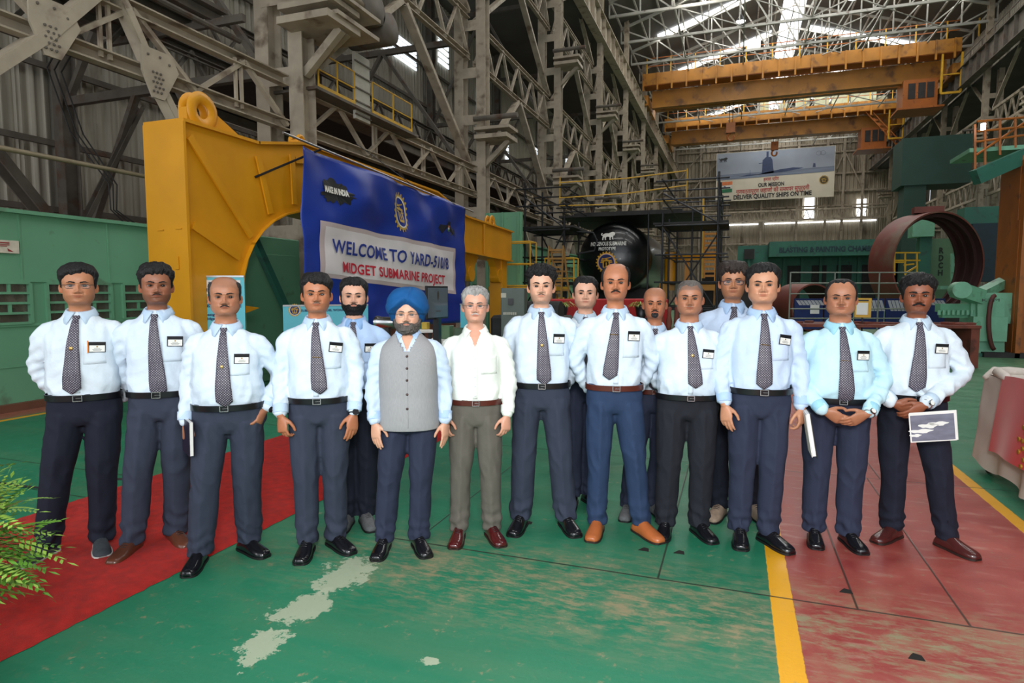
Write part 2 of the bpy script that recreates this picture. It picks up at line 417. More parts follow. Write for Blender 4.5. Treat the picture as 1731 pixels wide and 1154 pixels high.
def person(label, loc, rot, H, sp):
    root = thing('person', label, 'person', (loc[0], loc[1], 0), rot)
    s = H/1.75; g = sp.get('g', 1.0); bl = sp.get('belly', .3); seed = sp['seed']; rn = random.Random(seed)
    SK = sp['skin']; dk = lambda c, k: tuple(x*k for x in c)
    S3 = lambda mb: mb.xf(lambda p: p*s)
    Mx = sp['mats']
    feet = sp['feet']    # [(x,y,toeout)] viewer-left, viewer-right, local metres (already divided by s)
    lean = sp.get('lean', 0)
    # ---- torso rings ----
    TR = [(.955, .165*g, .112+.03*bl, .105), (1.0, .170*g, .115+.05*bl, .104), (1.05, .174*g, .116+.070*bl, .103), (1.12, .174*g, .117+.070*bl, .104),
          (1.20, .175*(g*.6+.4), .120+.045*bl, .108), (1.28, .176*(g*.5+.5), .122+.018*bl, .112), (1.325, .176, .116, .110), (1.365, .162, .102, .100),
          (1.398, .134, .086, .090), (1.425, .102, .070, .078), (1.448, .078, .061, .069), (1.466, .064, .054, .061)]
    # ---- arms ----
    arms = []
    for sd in (-1, 1):
        po = sp['arms'][0 if sd < 0 else 1]
        sh = V((sd*.170, .012, 1.335))
        A = {'down': (V((sd*.232, .035, 1.125)), V((sd*.238, -.035, .885)), V((0, -.12, -1)), V((-sd*.55, -.85, 0)), V((-sd, .5, 0))),
             'downf': (V((sd*.228, .02, 1.125)), V((sd*.215, -.085, .895)), V((-sd*.10, -.18, -1)), V((-sd*.8, -.6, 0)), V((-sd*.3, 1, 0))),
             'back': (V((sd*.262, .085, 1.14)), V((sd*.12, .165, .955)), V((-sd*1, .05, -.3)), V((0, 0, 1)), V((0, 1, 0))),
             'back2': (V((sd*.245, .075, 1.13)), V((sd*.16, .155, .925)), V((-sd*1, .05, -.3)), V((0, 0, 1)), V((0, 1, 0))),
             'hip': (V((sd*.285, .10, 1.13)), V((sd*.215, -.015, .945)), V((-sd*.35, -.45, -.75)), V((-sd*.2, -.8, .6)), V((-sd, .4, 0))),
             'clasp': (V((sd*.262, .015, 1.13)), V((sd*.115, -.205-.05*bl, .955)), V((-sd*.85, -.12, -.50)), V((-sd*.3, -.45, .85)), V((0, 1, 0))),
             }[po if isinstance(po, str) else 'down']
        if not isinstance(po, str): A = [V(q) for q in po]
        arms.append((sd, po, sh)+tuple(A))
    # ---- shirt ----
    mb = MB(); loft(mb, TR, 36, 3)
    ag = sp.get('ag', 1.0)
    for (sd, po, sh, el, wr, hd, hs, hn) in arms:
        inn = V((sd*.100, .008, 1.362)); mid = (el+wr)/2+V((sd*.004, -.002, 0)); cuff = wr+(el-wr).normalized()*.012
        limb(mb, [inn, sh, (sh*.5+el*.5)+V((sd*.006, 0, 0)), el, mid, cuff], [.054, .0640*ag, .0580*ag, .052*ag, .048*ag, .043], 16, 5)
    if sp.get('dropsh'): pass
    me = remesh(mb, .0095, 3)
    a, nn = mesh_np(me)
    disp = np.zeros(len(a), np.float32)
    for i in range(len(a)):
        x, y, z = a[i]
        t = abs(MN.noise(V((x*9+seed, y*9, z*5))))-.25; u = MN.noise(V((x*26, y*14+seed, z*11)))
        waist = exp(-((z-1.02)/.07)**2); arm = 1.0 if abs(x) > .19 else .35
        fold = sin((z*1.0+abs(x)*.6)*95+6*MN.noise(V((x*6, y*6, z*3+seed))))
        disp[i] = -.019*t*(.6+.8*waist)+.0065*u+.0034*fold*arm
    a = a+nn*disp[:, None]
    if not sp.get('tie', True):
        for i in range(len(a)):
            x, y, z = a[i]; ln = (z-1.345)*.42
            if y < -.02 and z > 1.34 and abs(abs(x)-ln) < .0062: a[i][0] = math.copysign(max(ln, 0), x)
    bv = BVHTree.FromPolygons([tuple(p) for p in a], [tuple(p.vertices) for p in me.polygons])
    if sp.get('tie', True): mesh_set(me, a*s)
    else:
        keep = [tuple(p.vertices) for p in me.polygons if not (p.center.y < -.02 and p.center.z > 1.345 and abs(p.center.x) < (p.center.z-1.345)*.42)]
        m_n = bpy.data.meshes.new('shirt'); m_n.from_pydata([tuple(p) for p in a*s], [], keep); m_n.update(); me = m_n
    me.materials.append(Mx['shirt'])
    shirt = link('shirt', me, root, True)
    def fy(x, z, off=.0):
        h = bv.ray_cast(V((x, -1, z)), V((0, 1, 0)))[0]
        return (h.y if h else -.1)-off
    def patch(mb, x0, x1, z0, z1, off, nu=6, nv=8, th=.002):
        base = len(mb.v)
        G_ = [[(x0+(x1-x0)*i/nu, z0+(z1-z0)*j/nv) for i in range(nu+1)] for j in range(nv+1)]
        vs = [(x, fy(x, z, off), z) for r in G_ for (x, z) in r]+[(x, fy(x, z, off-th-.003), z) for r in G_ for (x, z) in r]
        n1 = nu+1; K = n1*(nv+1); fs = [(j*n1+i, j*n1+i+1, (j+1)*n1+i+1, (j+1)*n1+i) for j in range(nv) for i in range(nu)]
        ed = [j for j in range(n1)]+[j*n1+nu for j in range(1, nv+1)]+[nv*n1+i for i in range(nu-1, -1, -1)]+[j*n1 for j in range(nv-1, 0, -1)]
        fs += [(ed[q], ed[q]+K, ed[(q+1) % len(ed)]+K, ed[(q+1) % len(ed)]) for q in range(len(ed))]
        mb.add(vs, fs)
    # ---- cuffs ----
    for (sd, po, sh, el, wr, hd, hs, hn) in arms:
        if po in ('back', 'back2'): continue
        d = (wr-el).normalized(); c = wr+(el-wr).normalized()*.004; mb = MB(); mb.tube([c-d*.052, c-d*.050, c-d*.004, c, c-d*.003], [.0455, .0475, .0450, .0440, .0400], 18, cap=False); S3(mb).build('cuff', Mx['collar'], root, True, True)
    # ---- collar ----
    tie = sp.get('tie', True); opn = not tie
    mb = MB(); n = 40; gap = RD(7 if tie else 24); rows = []
    for k in range(n+1):
        t = gap+(2*pi-2*gap)*k/n; fr = exp(-((min(t, 2*pi-t)-gap)/.55)**2); bk = (1-cos(t))/2
        rx, ry = .0645*(1+sp.get('neck', 0)*.6), .060; cx, cy = 0, .008; sg_ = 1 if t < pi else -1
        ca, sa = -cos(t), sin(t); zb = 1.436+.034*bk-(.012 if opn else 0)*fr
        def P(dr, z, tw=0):
                a_ = t+sg_*tw*fr; return (cx+sin(a_)*(rx+dr), cy-cos(a_)*(ry+dr)-(.006*fr), z)
        drop = .030+.026*fr+(.012*fr if opn else 0); out = .026+.014*fr+(.018*fr if opn else 0)
        rows.append([P(-.004, zb-.012), P(-.001, zb+.022), P(.003, zb+.027), P(.008, zb+.022), P(out*.62, zb+.020-drop*.45, .16), P(out, zb+.018-drop-.006*fr, .34)])
    vs = [p for r in rows for p in r]; m = 6
    mb.add(vs, [(k*m+q, (k+1)*m+q, (k+1)*m+q+1, k*m+q+1) for k in range(n) for q in range(m-1)])
    S3(mb).build('collar', Mx['collar'], root, True, True, mods=(('SOLIDIFY', dict(thickness=.0025, offset=0)),))
    # ---- placket, buttons, pocket ----
    if not sp.get('vest'):
        mb = MB(); patch(mb, -.016, .016, 1.0, 1.43 if tie else 1.345, .0022, 3, 24); S3(mb).build('placket', Mx['shirt'], root, True, True)
        mb = MB(); patch(mb, .040, .145, 1.165, 1.285, .0018, 6, 6); S3(mb).build('shirt_pocket', Mx['shirt'], root, True, True)
        if not tie:
            for q in range(6):
                z = 1.335-.062*q; mb = MB(); mb.lathe([(0, -.0015), (.0055, -.001), (.0055, .001), (0, .0012)], (0, 0, 0), 10, 'Y'); y = fy(0, z, .005)
                mb.xf(lambda p: p+V((0, y, z))); S3(mb).build('button', Mx['button'], root, True, True)
    # ---- tie ----
    if tie:
        tz = sp.get('tietip', .985); sw = sp.get('tieswing', 0.0); mb = MB(); n = 26; vs = []
        for j in range(n+1):
            t = j/n; z = 1.415+(tz-1.415)*t
            w = .0150+.030*min(1, (t/.78))**.8; cxx = sw*t
            if t > .93: w *= max(.04, (1-t)/.07)
            prev = None
            for q in range(7):
                u = (q/6*2-1); x = cxx+u*w; zz = z+(.0 if t > .9 else 0)
                y = min(fy(x, zz, .007), fy(cxx, zz, .006)); y -= .003*(1-u*u)
                vs.append((x, y, zz))
        # relax y down the blade so that it hangs
        Yc = np.array([v[1] for v in vs]).reshape(n+1, 7)
        for _ in range(3): Yc[1:-1] = np.minimum(Yc[1:-1], (Yc[:-2]+Yc[2:]+Yc[1:-1])/3)
        vs = [(v[0], float(y), v[2]) for v, y in zip(vs, Yc.ravel())]
        mb.add(vs, [(j*7+q, j*7+q+1, (j+1)*7+q+1, (j+1)*7+q) for j in range(n) for q in range(6)])
        tb = S3(mb).build('necktie', Mx['tie'], root, True, True, mods=(('SOLIDIFY', dict(thickness=.005, offset=-1)),))
        mb = MB(); ky = -.066; R = [(1.444, .020, .010), (1.438, .0205, .013), (1.420, .0155, .0125), (1.407, .0125, .009)]
        vs = []
        for z, w, d in R:
            yy = -.066-(1.444-z)*.75
            for q in range(10): vs.append((cos(2*pi*q/10)*w, yy+sin(2*pi*q/10)*d, z))
        mb.add(vs, [(i*10+q, i*10+(q+1) % 10, (i+1)*10+(q+1) % 10, (i+1)*10+q) for i in range(3) for q in range(10)]+[tuple(range(10)), tuple(range(39, 29, -1))])
        S3(mb).build('knot', Mx['tie'], tb, True, True)
        pz = sp.get('pin')
        if pz:
            mb = MB(); y = fy(sw*.4, pz, .016)
            if sp.get('pinbar'): mb.rbox((sw*.4, y, pz), (.052, .004, .005), Matrix.Rotation(RD(4), 3, 'Y'), .001)
            else:
                mb.lathe([(0, -.003), (.009, -.0025), (.011, 0), (0, .001)], (0, 0, 0), 14, 'Y'); mb.xf(lambda p: p+V((sw*.4-.004, y, pz)))
            S3(mb).build('tie_pin', Mx['gold'], tb, True, True)
    # ---- badge ----
    if sp.get('badge'):
        bx, bz = sp['badge']; y = fy(bx, bz, .009); yl, yr = fy(bx-.035, bz), fy(bx+.035, bz); an = atan2(yr-yl, .07)
        R = Matrix.Rotation(an, 3, 'Z') @ Matrix.Rotation(sp.get('btilt', RD(3)), 3, 'Y')
        F = lambda m_: m_.xf(lambda p: R @ p+V((bx, y, bz)))
        mb = MB(); mb.rbox((0, 0, 0), (.086, .004, .060), None, .002); h = S3(F(mb)).build('badge_holder', Mx['black'], root, False, True)
        mb = MB(); mb.box((0, -.0026, -.008), (.076, .001, .036)); S3(F(mb)).build('badge_card', Mx['card'], h, False, True)
        mb = MB(); mb.lathe([(0, -.0036), (.0045, -.0036), (.0045, -.002), (0, -.002)], (0, 0, .003), 10, 'Y')
        S3(F(mb)).build('badge_emblem', Mx['gold'], h, False, True)
        mb = MB()
        for q, (ww, zz) in enumerate(((.030, -.007), (.046, -.013), (.038, -.019))): mb.box((0, -.0034, zz), (ww, .0006, .0018))
        S3(F(mb)).build('badge_lettering', Mx['ink'], h, False, True)
        if sp.get('pen'):
            mb = MB(); mb.caps([(-.046, -.003, .034), (-.044, -.003, -.03)], [.0035, .0035], 8); S3(F(mb)).build('pen', Mx['pen'], h, True, True)
    # ---- trousers ----
    lo = sp.get('loose', .5); mb = MB()
    loft(mb, [(.80, .110, .075, .080), (.83, .165*g, .100, .115), (.88, .182*g, .110+.01*bl, .125), (.93, .180*g, .113+.02*bl, .118), (.965, .173*g, .114+.034*bl, .108), (.992, .172*g, .115+.044*bl, .105)], 32, 2)
    for i, (fx, fy_, to) in enumerate(feet):
        sd = -1 if i == 0 else 1; hip = V((sd*.088*g, 0, .87)); an = V((fx, fy_+.035, .055)); kn = (hip*.46+an*.54)+V((0, -.018, .02))
        th = .098*(.5+.5*g); kr = .068+.020*lo; hr = .060+.019*lo
        C = catm([list(hip)+[th], list(hip*.7+an*.3+V((0, -.012, 0)))+[.090*(.5+.5*g)], list(kn)+[kr], list(kn*.5+an*.5+V((0, .012, 0)))+[(kr+hr)/2+.002], list(an)+[hr]], 5)
        vs = []; n = 20
        for c in C:
            for q in range(n):
                t = 2*pi*q/n; cr = 1+.10*exp(-((t-1.5*pi)/.22)**2); vs.append((c[0]+cos(t)*c[3]*.97, c[1]+sin(t)*c[3]*cr*1.03, c[2]))
        m = len(C); mb.add(vs, [(j*n+q, (j+1)*n+q, (j+1)*n+(q+1) % n, j*n+(q+1) % n) for j in range(m-1) for q in range(n)]+[tuple(range(n)), tuple((m-1)*n+q for q in range(n-1, -1, -1))])
    me = remesh(mb, .0095, 2); a, nn = mesh_np(me); disp = np.zeros(len(a), np.float32)
    for i in range(len(a)):
        x, y, z = a[i]; w1 = exp(-((z-.12)/.085)**2); w2 = exp(-((z-.50)/.10)**2)*.5; w3 = exp(-((z-.83)/.07)**2)*.55
        q = MN.noise(V((x*7+seed, y*7, z*4)))
        f1 = sin(z*78+4*q+(x if x > 0 else -x)*26); f2 = MN.noise(V((x*22, y*16+seed, z*9)))
        rd = abs(MN.noise(V((x*13+z*6, y*12+seed, z*7-x*5))))-.2; disp[i] = .0045*f1*w1-.020*rd*(.22+w3*.9+w1*1.0+w2*.8)+.0055*f2*(.5+w3+w1)+.007*q
    a = a+nn*disp[:, None]; a[:, 2] = np.maximum(a[:, 2], .022)
    mesh_set(me, a*s); me.materials.append(Mx['trousers']); link('trousers', me, root, True)
    # ---- belt ----
    mb = MB(); n = 48; vs = []
    for z, o in ((.955, .0), (.955, .006), (.990, .006), (.990, .0)):
        k_ = (z-.955)/.035
        for q in range(n):
            t = 2*pi*q/n; c, s_ = cos(t), sin(t); w = .173*g+.006+o; f = .114+.040*bl+.008+o+.004*k_; b = .110+.006+o; e = 2/2.25
            vs.append((w*math.copysign(abs(s_)**e, s_), -math.copysign(abs(c)**e, c)*(f if c > 0 else b), z))
    mb.add(vs, [(j*n+q, j*n+(q+1) % n, ((j+1) % 4)*n+(q+1) % n, ((j+1) % 4)*n+q) for j in range(4) for q in range(n)])
    belt = S3(mb).build('belt', Mx['belt'], root, 'auto', True)
    fb = -(.114+.040*bl+.018)
    mb = MB()
    for (dx, dz, wx, wz) in ((-.022, 0, .005, .038), (.022, 0, .005, .038), (0, .017, .048, .005), (0, -.017, .048, .005), (.006, 0, .030, .003)): mb.rbox((dx+.004, fb, .9725+dz), (wx, .006, wz), None, .001)
    S3(mb).build('belt_buckle', Mx['steel'], belt, False, True)
    # ---- shoes ----
    for i, (fx, fyy, to) in enumerate(feet):
        R = Matrix.Rotation(to, 3, 'Z'); an = V((fx, fyy, 0)); F = lambda m_: m_.xf(lambda p: R @ p+an)
        L = sp.get('shoeL', .97); W_ = 1.0
        # y: heel +.085 .. toe -.205
        SO = [(.088, .018, .020), (.080, .030, .050), (.055, .036, .078), (.020, .039, .100), (-.015, .040, .100), (-.050, .044, .086), (-.090, .049, .071), (-.130, .050, .060), (-.165, .047, .052), (-.190, .038, .044), (-.203, .022, .034)]
        C = catm(SO, 2); vs = []; n = 18
        for (y, w, h) in C:
            for q in range(n):
                t = 2*pi*q/n; cx_ = cos(t); sz = sin(t); x = w*math.copysign(abs(cx_)**.8, cx_); z = .014+(h-.014)*max(0, sz)**.85 if sz > 0 else .014+sz*.006
                vs.append((x, y*L, z))
        m = len(C); mb = MB(); mb.add(vs, [(j*n+q, j*n+(q+1) % n, (j+1)*n+(q+1) % n, (j+1)*n+q) for j in range(m-1) for q in range(n)]+[tuple(range(n-1, -1, -1)), tuple((m-1)*n+q for q in range(n))])
        if sp.get('laces', True):
            pass
        so = S3(F(mb)).build('shoe', Mx['shoe'], root, True, True)
        mb = MB(); n = 30; th = sp.get('sole', .014); pr = []
        Cs = catm([(y, w) for y, w, h in SO], 2)
        pr = [(w+.004, y*L) for y, w in Cs]+[(-(w+.004), y*L) for y, w in Cs[::-1]]
        pr[0] = (.012, .090*L); pr[-1] = (-.012, .090*L); mb.prism(pr[::-1], lambda u, v, t: (u, v, t), .001, th)
        S3(F(mb)).build('sole', Mx['sole'], so, False, True)
        if sp.get('laces', True):
            mb = MB()
            for q in range(4):
                y = -.035-.016*q; z = float(np.interp(-y, [.015, .05, .09, .13], [.100, .086, .071, .060]))+.0015
                mb.caps([(-.017, y+.003, z-.004), (0, y, z+.001), (.017, y+.003, z-.004)], [.0022]*3, 6)
            S3(F(mb)).build('laces', Mx.get('lace', Mx['black']), so, True, True)
    # ---- body (one mesh) ----
    mb = MB(); hk = sp.get('hk', 1.0)
    loft(mb, [(.84, .12, .07, .08), (.95, .13, .075, .08), (1.1, .13, .075, .08), (1.25, .14, .08, .09), (1.325, .14, .07, .08), (1.40, .10, .055, .06), (1.43, .06, .047, .055), (1.475, .053, .042, .055)] if tie else [(.84, .12, .07, .08), (.95, .13, .075, .08), (1.1, .13, .075, .08), (1.25, .14, .100, .09), (1.325, .15, .104, .09), (1.365, .14, .092, .08), (1.40, .115, .078, .07), (1.425, .088, .066, .064), (1.445, .068, .058, .06), (1.475, .056, .046, .058)], 24, 2)
    for (sd, po, sh, el, wr, hd, hs, hn) in arms:
        limb(mb, [(sd*.09, .005, 1.345), sh-V((0, 0, .012)), el, el*.4+wr*.6, wr, wr+hd.normalized()*.012], [.05, .045, .036, .034, .0265, .025], 12, 4)
        cu, fi = sp.get('curl', (.35, 0)) if sd < 0 else sp.get('curl2', sp.get('curl', (.35, 0)))
        hand(mb, wr+hd.normalized()*.012, hd, hs, hn, cu, hk, fist=fi)
    for i, (fx, fyy, to) in enumerate(feet):
        sd = -1 if i == 0 else 1
        hp_ = V((sd*.088*g, 0, .87)); aq = V((fx, fyy+.035, .055)); limb(mb, [(sd*.06, 0, .90), hp_, hp_*.46+aq*.54+V((0, -.018, .02)), aq+V((0, 0, .03)), aq], [.05, .045, .034, .028, .026], 10, 4)
        R = Matrix.Rotation(to, 3, 'Z'); q = R @ V((0, -.13, 0)); limb(mb, [(fx, fyy+.03, .045), (fx+q.x*.6, fyy+q.y*.6, .034)], [.026, .014], 8, 3)
    me = remesh(mb, .0052, 2, .4); a, nn = mesh_np(me)
    # head
    X, Y, eye, inside = head_geo(sp); hs_ = sp.get('hscale', 1.0)
    nj, ni = X.shape; HV = np.stack([X, Y, ZZ], -1).reshape(-1, 3)
    hf = [(j*ni+i, j*ni+(i+1) % ni, (j+1)*ni+(i+1) % ni, (j+1)*ni+i) for j in range(nj-1) for i in range(ni)]
    top = len(HV); HV = np.vstack([HV, [[0, .012, .2353]]]); hf += [((nj-1)*ni+i, (nj-1)*ni+(i+1) % ni, top) for i in range(ni)]
    # colours: lips, beard shadow, under-eye
    sk = np.array(SK); CL = np.tile(sk, (nj*ni, 1)).reshape(nj, ni, 3)
    def blend(mask, col, k):
        nonlocal CL
        mk = np.clip(mask*k, 0, 1)[..., None]; CL = CL*(1-mk)+np.array(col)*mk
    fc = (np.cos(AZ) > 0)
    blend(np.exp(-(X/.020)**4-((ZZ-.0515)/.0075)**4)*fc, (SK[0]*.74, SK[1]*.46, SK[2]*.46), .85)
    blend(np.exp(-((np.abs(X)-.0085)/.0035)**2-((ZZ-.0735)/.0028)**2)*fc, dk(SK, .18), .8)
    blend(np.exp(-(X/.022)**4-((ZZ-.0517)/.0014)**2)*fc, dk(SK, .25), .6)
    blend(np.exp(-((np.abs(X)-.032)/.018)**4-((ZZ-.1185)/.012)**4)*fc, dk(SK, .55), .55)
    blend(np.exp(-((np.abs(X)-.046)/.02)**2-((ZZ-.083)/.02)**2)*fc, (SK[0]*1.08, SK[1]*.93, SK[2]*.9), .5)
    blend(inside*1.0, (.05, .02, .015), .9)
    st = sp.get('stubble', 0)
    if st: blend(smooth01((.068-ZZ)/.012)*smooth01((ZZ+.02)/.015)*smooth01((105-ADEG)/15)*(1-np.exp(-(X/.021)**4-((ZZ-.0515)/.007)**4))*(1-.6*np.exp(-((np.abs(X)-.04)/.018)**2-((ZZ-.062)/.012)**2)), dk(SK, .35), st)
    sc_ = sp.get('scalp', 0)
    if sc_: blend(smooth01((ZZ-hairline(.175, .148, .09, .04)+.004)/.008), sp.get('scalpcol', (.05, .04, .035)), sc_)
    CL = CL.reshape(-1, 3); CL = np.vstack([CL, CL[-1:]])
    # ears
    ev = []; ef = []
    for sd in (-1, 1):
        b0 = len(ev); ne, me_ = 14, 6
        for q in range(me_+1):
            rr = q/me_
            for p in range(ne):
                t = 2*pi*p/ne; ez = sin(t)*.031*rr; ey = cos(t)*(.0165-.004*(sin(t) < -.3))*rr
                bul = .014*(1-rr**4)*(1 if rr > .4 else .75)-.004*exp(-((rr-.45)/.2)**2)
                xx = sd*(.0735*sp.get('fw', 1.0)+bul*(1.0)+.006*(ey > 0)*rr); ev.append((xx+sd*ey*.35, .022+ey, .101+ez))
        ef += [(b0+q*ne+p, b0+q*ne+(p+1) % ne, b0+(q+1)*ne+(p+1) % ne, b0+(q+1)*ne+p) for q in range(me_) for p in range(ne)]
    nE = len(ev); base2 = len(HV)
    HV = np.vstack([HV, ev]); hf += [tuple(base2+i for i in f) for f in ef]; CL = np.vstack([CL, np.tile(np.array((SK[0]*.98, SK[1]*.84, SK[2]*.8)), (nE, 1))])
    hz = 1.75-.2353*hs_-sp.get('hairh', .0)   # chin height
    yaw, tilt = sp.get('hyaw', 0), sp.get('htilt', 0); HR = Matrix.Rotation(yaw, 3, 'Z') @ Matrix.Rotation(tilt, 3, 'Y') @ Matrix.Rotation(sp.get('hnod', 0), 3, 'X')
    HRn = np.array(HR); piv = np.array((0, .02, -.03))
    def hx(P_):
        P_ = np.array(P_, float); P_[:, 2] -= .0115*np.sin(pi*np.clip(P_[:, 2]/.235, 0, 1)); return ((P_-piv)*hs_*np.array((1.05, 1.02, .95))) @ HRn.T+piv*hs_+np.array((sp.get('hx', 0), -.020, hz+.0130))
    HV2 = hx(HV)
    me2 = bpy.data.meshes.new('body'); nb = len(a)
    bf = [tuple(p.vertices) for p in me.polygons]
    me2.from_pydata([tuple(p) for p in np.vstack([a, HV2])*s], [], bf+[tuple(nb+i for i in f) for f in hf]); me2.update()
    bc = np.tile(sk*np.array((.97, .93, .90)), (nb, 1)); put_col(me2, np.vstack([bc, CL]))
    me2.materials.append(Mx['skin']); bpy.data.meshes.remove(me); link('body', me2, root, True)
    def hmesh(name, vs, fs, m, par=root):
        if not vs: return None
        mb = MB(); mb.add([tuple(p) for p in hx(np.array(vs))*s], fs); return mb.build(name, m, par, True, True)
    # eyes
    ex, yc, ez, er = eye
    for sd in (-1, 1):
        mb = MB(); nlat, nlon = 10, 16
        for part in (0,):
            vs = []; fs = []; mi = []
            for j in range(nlat+1):
                t = pi*j/nlat*.5*1.15
                for k in range(nlon): p = 2*pi*k/nlon; vs.append((sd*ex+er*sin(t)*cos(p), yc-er*cos(t), ez+er*sin(t)*sin(p)))
            for j in range(nlat):
                for k in range(nlon): fs.append((j*nlon+k, j*nlon+(k+1) % nlon, (j+1)*nlon+(k+1) % nlon, (j+1)*nlon+k)); mi.append(2 if j < 2 else (1 if j < 5 else 0))
            mb.add([tuple(p) for p in hx(np.array(vs))*s], fs); mb.mi = mi
        mb.build('eye', [Mx['eyewhite'], Mx['iris'], Mx['pupil']], root, True, True)
    # eyebrows
    hc = Mx['hair']
    for sd in (-1, 1):
        sx = X*sd; z0 = .1375+.0045*np.sin(np.clip((sx-.012)/.040, 0, 1)*pi*.8)-.002*(sx > .04)
        hw = np.interp(sx, [.010, .016, .035, .050], [.0022, .0040, .0035, .0012])*sp.get('brow', 1.0)
        mk = np.clip((hw-np.abs(ZZ-z0))/.0016+.3, 0, 1)*((sx > .010) & (sx < .051) & (np.cos(AZ) > 0))
        vs, fs = shell(X, Y, .0022, mk, bury=.001); hmesh('eyebrow', vs, fs, Mx['brow'])
    # moustache and beard
    mo = sp.get('mous')
    if mo:
        wd, hh, th, dr = mo; ax = np.abs(X); z0 = .0640-dr*(ax/wd)**2*.012; hw = hh*np.interp(ax/wd, [0, .12, .5, .85, 1.0], [.80, 1, 1, .7, .1])
        mk = np.clip((hw-np.abs(ZZ-z0))/.0022+.35, 0, 1)*((ax < wd) & (np.cos(AZ) > 0)); vs, fs = shell(X, Y, th, mk, seed, .25, 160, bury=.0015); hmesh('moustache', vs, fs, Mx['mous'])
    be = sp.get('beard')
    if be:
        kind, th = be; ax = np.abs(X); lips = np.exp(-(X/.021)**4-((ZZ-.0525)/.0090)**4)
        if kind == 'full':
            zt = np.interp(ADEG, [0, 14, 22, 40, 62, 80, 92], [.058, .060, .064, .056, .066, .095, .125])
            mk = np.clip((zt-ZZ)/.008, 0, 1)*np.clip((ZZ+.028)/.012, 0, 1)*np.clip((96-ADEG)/8, 0, 1)*(1-np.clip(lips*1.6, 0, 1))
        elif kind == 'goatee':
            rr = np.sqrt((X/.024)**2+((ZZ-.028)/.027)**2); mk = np.clip((1.08-rr)/.15, 0, 1)*(1-np.clip(lips*3, 0, 1))*(np.cos(AZ) > 0)*(ZZ < .066)
        T_ = th*(1+.8*np.exp(-((ZZ-.005)/.02)**2)*smooth01((60-ADEG)/40)*sp.get('beardlong', 0))
        vs, fs = shell(X, Y, T_, mk, seed, .35, 110, up=0, bury=.001); hmesh('beard', vs, fs, Mx['beard'])
    # hair
    h = sp.get('hair')
    if h:
        zl = hairline(h.get('hf', .188), h.get('temple', .15), h.get('side', .088), h.get('nape', .03), h.get('rec', 0))
        wob = np.array([[MN.noise(V((X[j, i]*60, Y[j, i]*60, seed)))*h.get('wob', .009)*1.3 for i in range(ni)] for j in range(nj)])
        if h.get('part'): wob = wob+h['part']*np.clip(X/.07, -1, 1)*smooth01((ZZ-.14)/.03)*(ADEG < 70)
        mk = np.clip((ZZ-zl-wob)/h.get('soft', .018), 0, 1)
        if h.get('bald'):
            bd = h['bald']; mk = mk*np.clip(1-(ZZ-bd)/.012, 0, 1)*np.where(ADEG < 58, 0, 1)
        T_ = h.get('ts', .006)*.7+(h.get('tt', .016)-h.get('ts', .006)*.7)*smooth01((ZZ-.135)/.06)
        T_ = T_*(1+h.get('frontlift', 0)*smooth01((70-ADEG)/40)*smooth01((.215-ZZ)/.02))
        vs, fs = shell(X, Y, T_, mk, seed, h.get('na', .25), h.get('nf', 45)); hmesh('hair', vs, fs, hc)
    if sp.get('turban'):
        zl = np.interp(ADEG, [0, 10, 25, 45, 65, 90, 130, 180], [.186, .180, .162, .142, .115, .070, .050, .045])
        mk = np.clip((ZZ-zl)/.010, 0, 1); sgn = np.sign(X+.0001)
        T_ = .022+.022*smooth01((ZZ-.10)/.06)+.006*np.sin(ADEG/180*pi)+.010*smooth01((ZZ-.2)/.03)
        dg_ = (ZZ*1.0-.10)/.0125+ (X+.0)*34*np.where(X > 0, .9, -1.05)*0+np.abs(X-.012*np.clip((ZZ-.18)/.05, -1, 1))*46
        T_ = T_+.0032*np.abs(np.sin(dg_*1.25))-.006*np.exp(-((X-.012-.25*(ZZ-.19))/.005)**2)*(ADEG < 80)*smooth01((ZZ-.17)/.02)
        vs, fs = shell(X, Y, T_, mk, seed, 0, 40, bury=.003); hmesh('turban', vs, fs, Mx['turban'])
    # glasses
    gl = sp.get('glasses')
    if gl:
        full, colr, lw, lh = gl; gy = yc-er-.010; par = None; fm = MB(); lens = []
        def oval(cx_, ww, hh, n=20, e=3.2):
            o_ = []
            for k in range(n):
                t = 2*pi*k/n; c, q = cos(t), sin(t); o_.append((cx_+ww*math.copysign(abs(c)**(2/e), c), hh*math.copysign(abs(q)**(2/e), q)))
            return o_
        cur = lambda x: gy+.9*x*x*2.2
        for sd in (-1, 1):
            o_ = oval(sd*(.0325), lw, lh); pts = [(x, cur(x), ez-.004+z) for x, z in o_]
            if full: fm.tube(pts, full, 6, closed=True)
            lens.append(pts)
            fm.tube([(sd*(.0325+lw), cur(.0325+lw), ez+lh*.5), (sd*.079, gy+.030, ez+lh*.45), (sd*.0815, .02, ez-.002), (sd*.080, .045, ez-.012)], [.0014, .0014, .0012, .0012], 6)
        fm.tube([(-.0325+lw, cur(.01), ez), (0, gy-.001, ez+.003), (.0325-lw, cur(.01), ez)], .0012, 6)
        fm.v = [tuple(p) for p in hx(np.array(fm.v))*s]; G_ = fm.build('glasses', Mx['frame'], root, True, True)
        for pts in lens:
            mb = MB(); n = len(pts); vs = hx(np.array(pts+[(x, y+.0012, z) for x, y, z in pts]))*s
            mb.add([tuple(p) for p in vs], [tuple(range(n)), tuple(range(2*n-1, n-1, -1))]+[(i, n+i, n+(i+1) % n, (i+1) % n) for i in range(n)]); mb.build('lens', Mx['lens'], G_, False, True)
